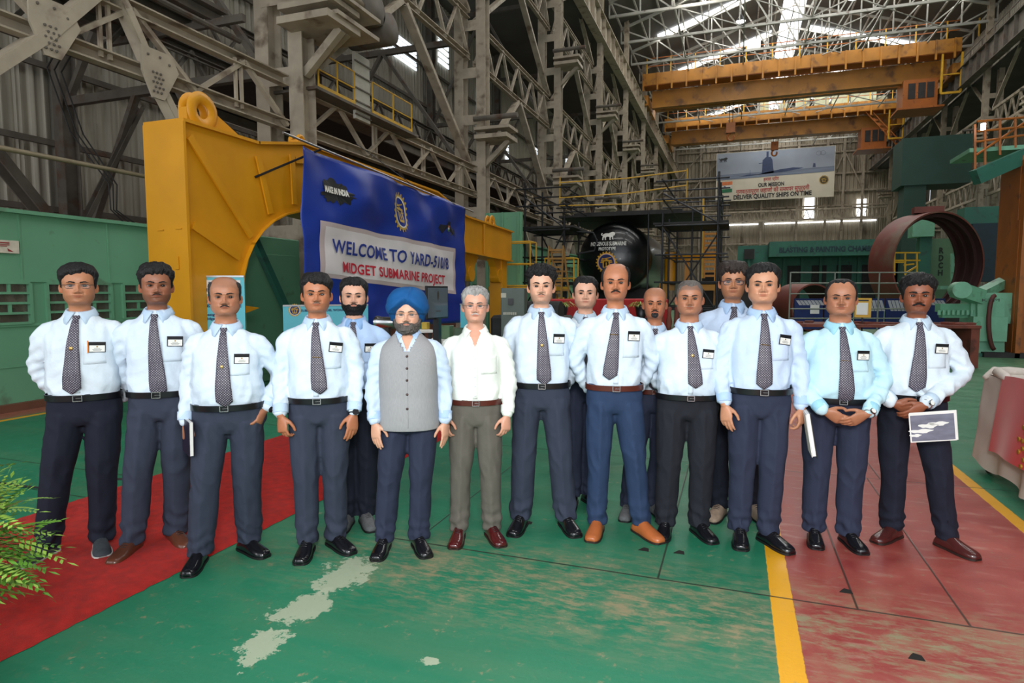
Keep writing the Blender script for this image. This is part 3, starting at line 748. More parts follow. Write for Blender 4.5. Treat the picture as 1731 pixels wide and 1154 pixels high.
    # watch
    for (sd, wm) in sp.get('watch', ()):
        A = arms[0 if sd < 0 else 1]; el, wr, hd, hs2, hn = A[3], A[4], A[5], A[6], A[7]; d = (wr-el).normalized(); c = wr-d*(-.010)
        u = hn-d*hn.dot(d); u = -u.normalized(); v = d.cross(u); mb = MB()
        mb.tube([c+(u*cos(t)+v*sin(t))*.0305 for t in [2*pi*k/20 for k in range(20)]], .0055, 6, closed=True)
        wt = S3(mb).build('watch', Mx['steel'] if wm else Mx['black'], root, True, True)
        mb = MB(); q = c+u*.034; mb.tube([q, q+u*.009], .019, 18); S3(mb).build('watch_case', Mx['steel'] if wm else Mx['black'], wt, 'auto', True)
        mb = MB(); q = c+u*.0432; mb.tube([q, q+u*.0006], .015, 18); S3(mb).build('watch_dial', Mx['card'] if wm else Mx['black'], wt, False, True)
    # vest
    if sp.get('vest'):
        mb = MB(); o = .012
        VR = [(.835, .196*g, .150+.03*bl, .135), (.87, .196*g, .150+.045*bl, .135), (.93, .193*g, .145+.06*bl, .128), (1.0, .187*g, .135+.075*bl, .120)]+[(z, w+o, f+o+.002, b+o) for z, w, f, b in TR[2:9]]+[(1.428, .112, .080, .088), (1.452, .088, .070, .078)]
        R = catm([list(r) for r in VR], 4); n = 64; idx = {}; vs = []; ang = [2*pi*k/n for k in range(n)]
        e = 2/2.25
        for j, (z, w, f, b) in enumerate(R):
            for k in range(n):
                c, q = cos(ang[k]), sin(ang[k]); x = w*math.copysign(abs(q)**e, q); y = -math.copysign(abs(c)**e, c)*(f if c > 0 else b)
                dd = .0025*MN.noise(V((x*8, y*8, z*6)))
                ln = (z-1.325)*.62; x = x*(1+dd*6); x = math.copysign(max(ln, 0), x) if (y < 0 and z > 1.31 and abs(abs(x)-ln) < .008) else x; vs.append((x, y*(1+dd*8), z))
        fs = []
        for j in range(len(R)-1):
            for k in range(n):
                q = (j*n+k, j*n+(k+1) % n, (j+1)*n+(k+1) % n, (j+1)*n+k); cz = (R[j][0]+R[j+1][0])/2; cxx = sum(vs[i][0] for i in q)/4; cyy = sum(vs[i][1] for i in q)/4
                if cyy < 0 and cz > 1.325 and abs(cxx) < (cz-1.325)*.62: continue
                if cz < .87 and cyy < 0 and abs(cxx) < (.87-cz)*.3: continue
                fs.append(q)
        mb.add(vs, fs); vo = S3(mb).build('vest', Mx['vest'], root, True, True, mods=(('SOLIDIFY', dict(thickness=.005, offset=-1)),))
        fyv = lambda z: -(float(np.interp(z, [r[0] for r in R], [r[2] for r in R])))
        for z in (1.315, 1.24, 1.165, 1.075, .985):
            mb = MB(); mb.lathe([(0, -.003), (.0065, -.0025), (.0085, 0), (0, .001)], (0, 0, 0), 12, 'Y'); y = fyv(z)-.003; mb.xf(lambda p: p+V((.002, y, z))); S3(mb).build('vest_button', Mx['button_brown'], vo, True, True)
        mb = MB(); pts = [(.006, fyv(z)-.0018, z) for z in np.linspace(.86, 1.33, 18)]; mb.tube(pts, .0016, 5); S3(mb).build('vest_seam', Mx['vest'], vo, True, True)
    return root
# person materials
def fabric(name, col, rough=.85, weave=900, bump=.15, var=.05, vcol=False, sheen=.0, spec=.3):
    m = mat(name, col, rough, 0, var, 9, bump=bump, bscale=55, sheen=sheen, spec=spec); return m
def tie_mat():
    m = mat('necktie_cloth', srgb(62, 56, 70), .55, 0, .05, 20); nt = m.node_tree; N = nt.nodes; L = nt.links; b = N['Principled BSDF']
    tc = N.new('ShaderNodeTexCoord'); sp = N.new('ShaderNodeSeparateXYZ'); L.new(tc.outputs['Object'], sp.inputs[0])
    def M(op, a, b_=None):
        n = N.new('ShaderNodeMath'); n.operation = op
        for i, q in enumerate((a, b_)):
            if q is None: continue
            if isinstance(q, (int, float)): n.inputs[i].default_value = q
            else: L.new(q, n.inputs[i])
        return n.outputs[0]
    x = M('MULTIPLY', sp.outputs[0], 70.0); z = M('MULTIPLY', sp.outputs[2], 70.0)
    u = M('ADD', x, z); v = M('SUBTRACT', x, z)
    fu = M('SUBTRACT', M('FRACT', u), .5); fv = M('SUBTRACT', M('FRACT', v), .5)
    d = M('ADD', M('MULTIPLY', fu, fu), M('MULTIPLY', fv, fv)); k = M('LESS_THAN', d, .030)
    mx = N.new('ShaderNodeMix'); mx.data_type = 'RGBA'; mx.inputs[7].default_value = (.62, .60, .66, 1)
    src = b.inputs['Base Color'].links[0].from_socket; L.new(k, mx.inputs[0]); L.new(src, mx.inputs[6]); L.new(mx.outputs[2], b.inputs['Base Color'])
    return m
def skinmat():
    m = mat('skin', (1, 1, 1), .43, 0, .06, 35, bump=.06, bscale=220, vcol=True, spec=.4)
    b = m.node_tree.nodes['Principled BSDF']; b.inputs['Subsurface Weight'].default_value = 0.08; b.inputs['Subsurface Radius'].default_value = (.012, .005, .003); b.inputs['Subsurface Scale'].default_value = 1
    return m
def vestmat():
    m = mat('vest_wool', srgb(150, 150, 152), .9, 0, .10, 60, bump=.1, bscale=300, stretch=(6, 6, .5)); return m
TIE, SKINM = tie_mat(), skinmat()
C0 = dict(skin=SKINM, tie=TIE, button=mat('shirt_button', srgb(225, 230, 235), .4), button_brown=mat('vest_button_horn', srgb(60, 40, 38), .3),
    black=mat('black_plastic', srgb(22, 22, 26), .35), card=mat('white_card', srgb(232, 232, 226), .5), ink=mat('card_ink', srgb(90, 90, 92), .7),
    gold=mat('brass_pin', srgb(196, 160, 100), .3, .8), steel=mat('steel_case', srgb(190, 190, 192), .22, 1), eyewhite=mat('eye_white', srgb(205, 198, 192), .3), iris=mat('iris_brown', srgb(38, 24, 18), .2), pupil=mat('pupil_black', (.004, .004, .004), .1),
    frame=mat('glasses_metal', srgb(70, 66, 66), .3, .8), lens=mat('glasses_lens', srgb(235, 240, 245), .03, alpha=.04), pen=mat('pen_orange', srgb(225, 130, 50), .4),
    vest=vestmat(), turban=mat('turban_cloth', srgb(8, 76, 132), .75, 0, .08, 14, bump=.2, bscale=70, spec=.3))
def shirtmat(n, c): return fabric('shirt_cotton_'+n, srgb(*c), .8, bump=.25)
SH = dict(pale=shirtmat('pale_blue', (208, 222, 236)), blue=shirtmat('sky_blue', (196, 214, 238)), white=shirtmat('ivory_white', (232, 238, 230)), aqua=shirtmat('aqua_blue', (190, 224, 236)), ice=shirtmat('ice_blue', (212, 224, 234)), deep=shirtmat('soft_blue', (178, 204, 238)))
CO = dict(pale=shirtmat('collar_pale_blue', (186, 208, 232)), blue=shirtmat('collar_sky_blue', (172, 200, 234)), white=SH['white'], aqua=shirtmat('collar_aqua', (160, 212, 232)), ice=shirtmat('collar_ice_blue', (190, 210, 228)), deep=shirtmat('collar_soft_blue', (148, 186, 232)))
TRM = dict(navy=fabric('trouser_navy', srgb(44, 50, 70), .85), dark=fabric('trouser_dark_navy', srgb(26, 30, 44), .85), slate=fabric('trouser_slate', srgb(52, 58, 74), .85), black=fabric('trouser_black', srgb(30, 32, 40), .85), blue=fabric('trouser_blue', srgb(40, 58, 88), .8), grey=fabric('trouser_grey', srgb(98, 94, 86), .85))
SHM = dict(black=mat('shoe_black_leather', srgb(20, 20, 24), .22, 0, .15, 12, coat=.3), brown=mat('shoe_brown_leather', srgb(92, 52, 36), .3, 0, .2, 12, coat=.3), oxblood=mat('shoe_oxblood_leather', srgb(78, 22, 24), .2, 0, .2, 12, coat=.5), tan=mat('shoe_tan_leather', srgb(176, 98, 52), .35, 0, .15, 12), maroon=mat('shoe_maroon_leather', srgb(74, 34, 32), .22, 0, .2, 12, coat=.4), grey=mat('shoe_grey_mesh', srgb(92, 94, 96), .8, 0, .2, 40), sneaker=mat('shoe_charcoal_mesh', srgb(52, 58, 64), .8, 0, .2, 40), suede=mat('shoe_beige_suede', srgb(160, 140, 122), .9, 0, .2, 30))
SOL = dict(black=mat('sole_black', srgb(16, 15, 16), .6), pale=mat('sole_pale', srgb(190, 188, 182), .7), brown=mat('sole_brown', srgb(40, 26, 20), .6))
BEL = dict(black=mat('belt_black_leather', srgb(18, 18, 22), .3), brown=mat('belt_brown_leather', srgb(80, 34, 26), .3))
def hairm(n, c): return mat('hair_'+n, srgb(*c), .55, 0, .35, 60, bump=.9, bscale=160, stretch=(1, 1, .35), spec=.35)
HM = dict(black=hairm('black', (17, 15, 17)), brownblack=hairm('brown_black', (34, 28, 26)), greyblack=hairm('greying_black', (40, 38, 38)), grey=hairm('grey', (150, 148, 146)), silver=hairm('silver', (196, 192, 188)), salt=hairm('salt_and_pepper', (92, 86, 82)), dark=hairm('dark_brown', (44, 34, 30)))
skins = dict(fair=srgb(214, 164, 138), wheat=srgb(196, 142, 112), tan=srgb(178, 122, 90), brown=srgb(168, 114, 86), deep=srgb(146, 94, 70), dusk=srgb(140, 84, 60), bronze=srgb(178, 116, 84), pink=srgb(212, 158, 134))

def gp(px, py):
    x, y = (px-865.5)/FPX, -(py-577)/FPX; fz = cos(PITCH)+y*sin(PITCH); z = -sin(PITCH)+y*cos(PITCH); k = -EYE/z
    return V(((x*cos(YAW)-fz*sin(YAW))*k, (x*sin(YAW)+fz*cos(YAW))*k))
PEOPLE = []
def P(label, fl, fr, top, **k):
    a, b = gp(*fl), gp(*fr); m = (a+b)/2; zf = -m.x*sin(YAW)+m.y*cos(YAW); xr = (k.pop('nx')-865.5)/FPX*(zf*cos(PITCH)+.012); m = V((xr*cos(YAW)-zf*sin(YAW), xr*sin(YAW)+zf*cos(YAW))); zc = -m.x*sin(YAW)+m.y*cos(YAW); ph = YAW+k.pop('turn', .55)*(atan2(-m.x, m.y)-YAW)+k.pop('twist', 0)
    H = (EYE+(492-top)/FPX*zc)*k.pop('hcor', 1.0); s = H/1.75
    fw = V((sin(ph), -cos(ph))); root = m-fw*.06*s-fw*0; ft = []
    for q, q2 in ((a, 0), (b, 1)):
        d = (q+(-fw*.06*s))-root; lx = d.x*cos(ph)+d.y*sin(ph); ly = -d.x*sin(ph)+d.y*cos(ph)
        ft.append((lx/s, ly/s, k.get('toes', (-.22, .25))[q2]))
    sp = dict(k); sp['hyaw'] = sp.get('hyaw', 0)+.8*(atan2(-m.x, m.y)-ph); sp['feet'] = ft; sp.setdefault('arms', ('down', 'down')); sp['seed'] = len(PEOPLE)*3+2
    M_ = dict(C0); M_['shirt'] = SH[k['sh']]; M_['collar'] = CO[k['sh']]; M_['trousers'] = TRM[k['tr']]; M_['shoe'] = SHM[k['shoe']]; M_['sole'] = SOL[k.get('solem', 'black')]; M_['belt'] = BEL[k.get('beltm', 'black')]
    hm = HM[k.get('hm', 'black')]; M_['hair'] = hm; M_['brow'] = HM[k.get('bm', 'black')]; M_['mous'] = HM[k.get('mm', k.get('hm', 'black'))]; M_['beard'] = HM[k.get('dm', k.get('hm', 'black'))]
    if k.get('framem'): M_['frame'] = mat('glasses_dark_frame', srgb(40, 30, 52), .3)
    M_['lace'] = C0['black'] if k['shoe'] in ('brown', 'oxblood', 'suede', 'grey') else M_['shoe']; sp['mats'] = M_; sp['skin'] = skins[k['skin']]
    PEOPLE.append((person(label, (root.x, root.y), ph, H, sp), ph, s)); return PEOPLE[-1]

P('person with thin glasses, dotted tie and white-soled trainers, farthest left beside the bush', (70, 950), (166, 935), 443, nx=130, sh='ice', tr='dark', shoe='sneaker', solem='pale', skin='tan', belly=.35, g=1.06, arms=('back2', 'back2'), fw=1.03, jaw=.05,
  hair=dict(hf=.183, tt=.017, ts=.008, na=.28, nf=30, wob=.010, part=.012), hairh=.015, glasses=(.0011, 0, .024, .0125), badge=(.108, 1.262), pen=1, pin=1.26, tietip=1.0, stubble=.25, toes=(-.45, .30), tieswing=-.02, loose=.6, sole=.026)
P('person with wavy black hair, hands behind back and brown lace-up shoes, second from left', (217, 942), (293, 922), 443, nx=262, sh='pale', tr='slate', shoe='brown', solem='brown', skin='deep', belly=.12, arms=('back2', 'back2'), jaw=.04,
  hair=dict(hf=.180, tt=.019, ts=.009, na=.35, nf=50, wob=.010), hairh=.017, badge=(.112, 1.285), tietip=.965, tieswing=.02, stubble=.55, mous=(.026, .0035, .002, .6), toes=(-.30, .55), loose=.6, hyaw=.06)
P('person with a balding head and clipped moustache holding a notebook, other hand on his hip', (332, 960), (416, 938), 467, nx=378, sh='pale', tr='slate', shoe='black', skin='brown', belly=.85, g=1.16, arms=('down', 'hip'), jaw=.10, fw=1.04, neck=.10,
  hair=dict(hf=.20, temple=.175, side=.085, bald=.196, ts=.008, tt=.008, na=.3), hm='greyblack', hairh=.002, mous=(.025, .0042, .005, .9), badge=(.105, 1.262), pin=1.22, tietip=.985, tieswing=.012, toes=(-.10, .75), loose=.95, laces=False, watch=((1, 0),), curl=(.75, .2), scalp=.25, scalpcol=(.10, .075, .06))
P('person with swept black hair and faint grey moustache, in front of the bearded man', (517, 940), (566, 930), 459, nx=534, sh='pale', tr='slate', shoe='black', skin='bronze', belly=.35, g=1.03, arms=('downf', 'downf'), jaw=.03, fw=1.0,
  hair=dict(hf=.178, tt=.018, ts=.006, na=.28, nf=30, wob=.009, part=-.012), hairh=.016, mous=(.023, .0030, .0025, .5), mm='salt', badge=(.118, 1.295), btilt=RD(8), pin=1.24, pinbar=1, tietip=1.02, tieswing=.025, toes=(-.08, .65), loose=.55, watch=((1, 0),), curl=(.75, .3), curl2=(.3, 0), stubble=.2, pen=0)
P('person with full black beard standing behind, left of the turban', (585, 893), (617, 890), 468, nx=597, sh='deep', tr='dark', shoe='grey', skin='fair', belly=.3, g=1.05, arms=('back', 'back2'), jaw=.06, fw=1.04,
  hair=dict(hf=.186, tt=.016, ts=.008, na=.3, rec=.003), hairh=.012, beard=('full', .006), mous=(.026, .0038, .004, .9), stubble=.5, tietip=1.0, tieswing=.02, toes=(-.2, .35), loose=.5, badge=(.115, 1.27))
P('person in a blue turban, rimless glasses and grey buttoned waistcoat with a greying beard', (647, 935), (707, 932), 486, nx=688, sh='blue', tr='navy', shoe='black', skin='fair', belly=.45, g=1.04, arms=('downf', 'down'), tie=False, vest=True, turban=1, hairh=.052,
  beard=('full', .012), dm='salt', beardlong=1.0, mous=(.028, .0055, .006, .9), mm='salt', bm='salt', glasses=(.0007, 0, .021, .0115), toes=(-.15, .35), loose=.5, curl=(.2, 0), fw=1.03, stubble=.3, hyaw=-.08, hx=.0)
P('person in open-necked white shirt and grey trousers with grey hair and moustache', (775, 916), (832, 914), 483, nx=803, sh='white', tr='grey', shoe='oxblood', solem='brown', beltm='brown', skin='pink', belly=.12, arms=('downf', 'downf'), tie=False, hairh=.012,
  hair=dict(hf=.186, tt=.014, ts=.007, na=.4, nf=70, rec=.006), hm='grey', mous=(.025, .0045, .004, .9), mm='silver', bm='salt', glasses=(.0007, 0, .022, .0105), toes=(-.12, .35), loose=.35, curl=(.6, .1))
P('tall person with curly black hair and light stubble, hands behind his back', (880, 896), (958, 897), 446, nx=915, sh='pale', tr='slate', shoe='black', skin='fair', belly=.28, g=1.06, arms=('back2', 'back2'), hairh=.022, fw=.97,
  hair=dict(hf=.180, tt=.025, ts=.009, na=.45, nf=75, wob=.014), badge=(.112, 1.275), pin=1.235, tietip=.985, tieswing=.02, stubble=.35, mous=(.024, .0026, .0015, .6), toes=(-.28, .30), loose=.75)
P('person with short cropped dark hair, smiling between two shoulders in the back row', (968, 856), (997, 853), 466, nx=990, sh='ice', tr='navy', shoe='black', skin='fair', belly=.3, g=1.0, arms=('back2', 'back'), hairh=.010, fw=1.05, jaw=.08,
  hair=dict(hf=.188, tt=.012, ts=.007, na=.3, rec=.004), tietip=1.02, tieswing=.04, stubble=.3, toes=(-.2, .5), loose=.4)
P('person with tall bald forehead and moustache, bright blue trousers and tan slip-on shoes', (1010, 905), (1087, 908), 445, nx=1041, sh='pale', tr='blue', shoe='tan', solem='brown', beltm='brown', skin='bronze', belly=.22, g=1.0, arms=('back2', 'back2'), hairh=.001,
  hair=dict(hf=.21, temple=.19, side=.085, bald=.205, ts=.009, tt=.009, na=.3), mous=(.029, .0052, .006, 1.0), badge=(.108, 1.30), pin=1.31, pinbar=1, tietip=1.03, tieswing=-.04, stubble=.15, toes=(-.25, .55), loose=.3, laces=False, scalp=.15, scalpcol=(.1, .07, .05))
P('person with a shaved head and dark goatee looking out from the back row', (1062, 873), (1106, 870), 486, nx=1108, sh='pale', tr='navy', shoe='grey', skin='bronze', belly=.3, g=1.05, arms=('back2', 'back2'), hairh=0, beltm='brown',
  beard=('goatee', .005), dm='greyblack', mous=(.027, .0045, .004, 1.0), scalp=.35, scalpcol=(.16, .10, .07), toes=(-.2, .5), loose=.45, fw=1.02)
P('short stout person with a grey buzz cut and black trousers', (1126, 905), (1184, 908), 473, nx=1167, sh='pale', tr='black', shoe='black', skin='brown', belly=.75, g=1.16, arms=('back', 'back'), hairh=.003, fw=1.03, jaw=.10, neck=.12,
  hair=dict(hf=.192, tt=.0025, ts=.0025, na=.1, rec=.002), hm='salt', scalp=.6, scalpcol=(.10, .08, .07), mous=(.022, .0025, .0012, .6), badge=(.112, 1.265), btilt=RD(6), pin=1.255, tietip=1.045, tieswing=.03, toes=(-.22, .40), loose=.75, stubble=.1)
P('person with tousled brown-black hair and dark-framed glasses at the back, tie turned aside', (1218, 876), (1276, 876), 440, nx=1240, sh='blue', tr='dark', shoe='suede', skin='tan', belly=.2, g=1.02, arms=('back2', 'back2'), hairh=.023, fw=1.0,
  hair=dict(hf=.176, tt=.026, ts=.009, na=.3, nf=28, wob=.012), hm='dark', glasses=(.0022, 1, .0255, .0145), framem=1, tietip=1.1, tieswing=-.05, toes=(-.45, .3), loose=.4, stubble=.15)
P('tall clean-shaven person with neat black hair holding a black folder by his leg', (1253, 918), (1302, 924), 444, nx=1291, sh='blue', tr='navy', shoe='black', skin='wheat', belly=.30, g=1.02, arms=('downf', 'down'), hairh=.014, fw=1.07, jaw=.10,
  hair=dict(hf=.188, tt=.018, ts=.008, na=.3, part=.008), badge=(.115, 1.29), btilt=RD(8), pin=1.26, pinbar=1, tietip=.995, tieswing=.0, toes=(-.10, .55), loose=.55, pen=0, curl2=(.7, .2))
P('person in an aqua shirt with receding hair and hands clasped over his belt', (1379, 917), (1438, 924), 471, nx=1424, sh='aqua', tr='navy', shoe='black', skin='brown', belly=.95, g=1.18, arms=((( -.275, .02, 1.12), (-.125, -.225, .925), (.80, -.05, -.42), (.3, -.35, .85), (0, 1, 0)), ((.275, .02, 1.12), (.135, -.235, .925), (-.80, -.06, -.50), (-.3, -.35, .85), (0, 1, 0))), hairh=.004, fw=1.08, jaw=.12, neck=.12,
  hair=dict(hf=.205, temple=.165, side=.085, rec=.010, tt=.005, ts=.008, na=.2), badge=(.112, 1.268), btilt=RD(2), pin=1.235, pinbar=1, tietip=.965, tieswing=.015, toes=(-.10, .25), loose=.75, watch=((1, 1),), curl=(.45, .1), curl2=(.35, 0), mous=(.022, .0022, .001, .6))
P('person with thick black hair and heavy moustache holding a photo print, at right end', (1512, 915), (1608, 933), 461, nx=1554, sh='ice', tr='dark', shoe='maroon', solem='brown', skin='dusk', belly=.45, g=1.08, arms=(((-.275, .02, 1.13), (-.165, -.205, .955), (.75, -.12, -.35), (.25, -.5, .8), (0, 1, 0)), ((.275, .02, 1.13), (.015, -.245, .965), (-.66, -.05, -.60), (-.4, -.35, .8), (0, 1, 0))), hairh=.021, fw=1.0,
  hair=dict(hf=.180, tt=.024, ts=.010, na=.35, nf=42, wob=.010, side=.080), mous=(.031, .0062, .008, 1.1), brow=1.3, badge=(.115, 1.285), tietip=1.02, tieswing=-.02, toes=(-.75, .60), loose=.5, laces=False, watch=((1, 1),), curl=(.5, .1), curl2=(.5, .1), stubble=.3, hyaw=.05)
# ---------------- the hall ----------------
BY = [11+9.8*k for k in range(-1, 9)]; YE = 94.0; XL, XR, XOL, XOR = -9.0, 17.0, -16.0, 23.0; RY = [b-4.9 for b in BY]
STEEL = mat('painted_steel_grey', srgb(166, 153, 134), .6, 0, .14, 3, rust=.25, rustcol=(.10, .06, .035), rscale=2.2, bump=.1)
STEELD = mat('painted_steel_dark', srgb(98, 91, 82), .7, 0, .2, 3, rust=.3, rscale=2)
STEELW = mat('roof_steel_white', srgb(168, 166, 158), .6, 0, .15, 2, rust=.1)
BLACKT = mat('scaffold_black_tube', srgb(30, 30, 34), .5, .3, .3, 4)
YEL = mat('gantry_yellow_paint', srgb(214, 146, 16), .42, 0, .10, 1.5, rust=0, rustcol=(.14, .06, .01), rscale=4, bump=.05)
YEL2 = mat('railing_yellow_paint', srgb(206, 158, 36), .5, 0, .12, 4)
ORA = mat('crane_orange_paint', srgb(170, 112, 30), .5, 0, .2, .8, rust=.25, rustcol=(.08, .03, .01), rscale=1.2)
ORD = mat('machine_orange_paint', srgb(160, 88, 22), .5, 0, .15, 1.5, rust=.1)
GRN = mat('partition_green_paint', srgb(104, 158, 124), .55, 0, .07, 1.2, rust=.05, rustcol=(.10, .14, .09), rscale=2.5)
GRD = mat('chamber_green_paint', srgb(46, 102, 86), .6, 0, .15, 1, rust=.15, rustcol=(.03, .06, .05))
GRM = mat('machine_green_paint', srgb(112, 170, 138), .45, 0, .12, 3, rust=.15, rustcol=(.05, .06, .04))
RUST = mat('rusty_steel_plate', srgb(112, 56, 42), .75, 0, .25, 2, rust=.3, rustcol=(.04, .015, .01))
DARKM = mat('dark_machinery', srgb(38, 36, 36), .7, 0, .4, 3)
WHT = mat('white_paint', srgb(225, 225, 220), .5, 0, .05)
GLASS = mat('dusty_window_glass', srgb(112, 104, 92), .18, 0, .35, 4, alpha=.72)
DAYL = mat('daylit_translucent_panel', (.86, .93, 1.0), .5, 0, .15, 6, emit=3.0)

DAYL2 = mat('daylit_louvre', (.80, .90, 1.0), .5, 0, .3, 3, emit=1.3)

def corr(name, col, freq, rust=.15, var=.15, axis=0):
    m = mat(name, col, .65, 0, var, .35, rust=rust, rustcol=(.10, .07, .045), rscale=.8, stretch=(1, 1, .35)); nt = m.node_tree; N = nt.nodes; L = nt.links
    tc = N.new('ShaderNodeTexCoord'); w = N.new('ShaderNodeTexWave'); w.wave_type = 'BANDS'; w.bands_direction = 'XYZ'[axis]; w.inputs['Scale'].default_value = freq; w.wave_profile = 'SIN'
    L.new(tc.outputs['Object'], w.inputs[0]); b = N.new('ShaderNodeBump'); b.inputs['Strength'].default_value = .9; b.inputs['Distance'].default_value = .05; L.new(w.outputs['Fac'], b.inputs['Height'])
    L.new(b.outputs[0], N['Principled BSDF'].inputs['Normal']); return m
CORX = corr('cladding_cross_wall', srgb(164, 152, 132), 1.3, axis=0); CORY = corr('cladding_side_wall', srgb(172, 165, 150), 1.3, axis=1)
def corrugated(mb, x0, y0, x1, y1, z0, z1, pitch=.32, depth=.05, z0b=None):
    """trapezoidal sheeting between two plan points"""
    L_ = math.hypot(x1-x0, y1-y0); n = max(2, int(L_/pitch)); dx, dy = (x1-x0)/L_, (y1-y0)/L_; nx, ny = -dy, dx
    vs = []; k = 0
    for i in range(n):
        for f, d in ((0, 0), (.42, 0), (.54, 1), (.88, 1)):
            s_ = (i+f)*L_/n; vs.append((x0+dx*s_+nx*d*depth, y0+dy*s_+ny*d*depth))
    m = len(vs); V3 = [(x, y, z0) for x, y in vs]+[(x, y, z1) for x, y in vs]
    mb.add(V3, [(i, i+1, m+i+1, m+i) for i in range(m-1)])

# floor with painted lanes, plate joints and wear
def floor_mat():
    m = bpy.data.materials.new('painted_shop_floor'); m.use_nodes = True; nt = m.node_tree; N = nt.nodes; L = nt.links; B = N['Principled BSDF']
    tc = N.new('ShaderNodeTexCoord').outputs['Object']; sx = N.new('ShaderNodeSeparateXYZ'); L.new(tc, sx.inputs[0]); X, Y = sx.outputs[0], sx.outputs[1]
    def S(n, i, q):
        if isinstance(q, (int, float)): n.inputs[i].default_value = q
        else: L.new(q, n.inputs[i])
    def M(op, a, b=None, c=None, cl=False):
        n = N.new('ShaderNodeMath'); n.operation = op; n.use_clamp = cl
        for i, q in enumerate((a, b, c)):
            if q is not None: S(n, i, q)
        return n.outputs[0]
    def noise(sc, det=6, st=(1, 1, 1), rough=.6):
        mp = N.new('ShaderNodeMapping'); mp.inputs['Scale'].default_value = st; L.new(tc, mp.inputs[0])
        n = N.new('ShaderNodeTexNoise'); n.inputs['Scale'].default_value = sc; n.inputs['Detail'].default_value = det; n.inputs['Roughness'].default_value = rough; L.new(mp.outputs[0], n.inputs['Vector']); return n.outputs['Fac']
    def R(v, a, b, c=0, d=1):
        n = N.new('ShaderNodeMapRange'); S(n, 0, v); S(n, 1, a); S(n, 2, b); S(n, 3, c); S(n, 4, d); return n.outputs[0]
    def mix(f, a, b):
        n = N.new('ShaderNodeMix'); n.data_type = 'RGBA'; S(n, 0, f)
        for i, q in ((6, a), (7, b)):
            if isinstance(q, tuple): n.inputs[i].default_value = (*q, 1)
            else: L.new(q, n.inputs[i])
        return n.outputs[2]
    def band(v, c, w, soft): return R(M('ABSOLUTE', M('SUBTRACT', v, c)), w, w+soft, 1, 0)
    big, mid_, fine, str_ = noise(.5, 3), noise(3.2, 8), noise(16, 8, rough=.75), noise(1.1, 6, (.35, 2.6, 1))
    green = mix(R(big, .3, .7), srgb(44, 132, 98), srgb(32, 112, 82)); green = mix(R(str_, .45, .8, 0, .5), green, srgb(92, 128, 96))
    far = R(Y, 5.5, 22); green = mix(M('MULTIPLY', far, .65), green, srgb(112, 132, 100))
    red = mix(R(mid_, .35, .7), srgb(146, 56, 52), srgb(168, 84, 74)); red = mix(R(noise(9, 8, (.5, 1.6, 1)), .56, .70, 0, .65), red, srgb(176, 132, 118))
    wob = M('MULTIPLY', M('SUBTRACT', fine, .5), .02)
    Xw = M('ADD', X, wob)
    inred = M('MULTIPLY', M('GREATER_THAN', Xw, .27), M('LESS_THAN', Xw, 1.88)); inred = M('MULTIPLY', inred, M('LESS_THAN', Y, 26))
    col = mix(inred, green, red)
    # wear: tan scuffs
    near = M('MULTIPLY', band(Y, 3.15, .10, .55), R(X, -3.0, -1.6)); w1 = M('ADD', R(fine, .57, .66, 0, .8), M('MULTIPLY', M('MULTIPLY', near, R(mid_, .42, .60)), .45), cl=True)
    w1 = M('MULTIPLY', w1, R(mid_, .42, .60)); w1 = M('ADD', w1, M('MULTIPLY', near, R(noise(13, 9, (.55, 1.7, 1), rough=.75), .47, .60, 0, .8)), cl=True)
    col = mix(w1, col, srgb(146, 138, 106))
    dirt = R(noise(2.4, 9, rough=.7), .58, .74, 0, .45); col = mix(dirt, col, srgb(104, 104, 82))
    # yellow lane lines
    wy = R(fine, .60, .68, 0, .55)
    for c, w_ in ((.265, .052), (1.885, .045), (-8.52, .05)):
        col = mix(M('MULTIPLY', band(Xw, c, w_, .004), M('LESS_THAN', Y, 27)), col, mix(wy, srgb(232, 168, 28), srgb(150, 128, 92)))
    col = mix(M('LESS_THAN', X, -8.62), col, srgb(150, 92, 74))
    # bare pale patches with ragged edges
    def blob(px, py, ax, ay, ang, th=1.0):
        u = M('SUBTRACT', X, px); v = M('SUBTRACT', Y, py)
        a = M('ADD', M('MULTIPLY', u, cos(ang)/ax), M('MULTIPLY', v, sin(ang)/ax)); b = M('SUBTRACT', M('MULTIPLY', v, cos(ang)/ay), M('MULTIPLY', u, sin(ang)/ay))
        r = M('SQRT', M('ADD', M('MULTIPLY', a, a), M('MULTIPLY', b, b))); r = M('ADD', r, M('MULTIPLY', M('SUBTRACT', noise(9, 9, rough=.75), .5), 4.6)); return R(r, .95, 1.03, 1, 0)
    for q in ((-2.04, 2.90, .13, .22, .1), (-2.02, 2.50, .11, .17, -.2), (-1.98, 2.15, .09, .12, .2), (-1.60, 1.95, .05, .05, 0), (-2.0, 1.63, .10, .05, 0), (-1.2, 2.3, .05, .03, 0), (1.0, 2.6, .05, .04, 0)):
        col = mix(M('MULTIPLY', blob(*q), .85), col, srgb(176, 186, 160))
    # plate joints
    j = None
    for yy, x0, x1 in ((3.43, -2.2, 30), (5.95, -8.4, 30), (8.5, -8.4, 30), (11.2, -30, 30), (3.85, -8.4, -4.6), (3.32, -8.4, -4.6), (1.2, -30, 30), (14, -30, 30), (17, -30, 30), (20.5, -30, 30), (24, -30, 30)):
        b = M('MULTIPLY', band(Y, yy, .004, .006), M('MULTIPLY', M('GREATER_THAN', X, x0), M('LESS_THAN', X, x1))); j = b if j is None else M('MAXIMUM', j, b)
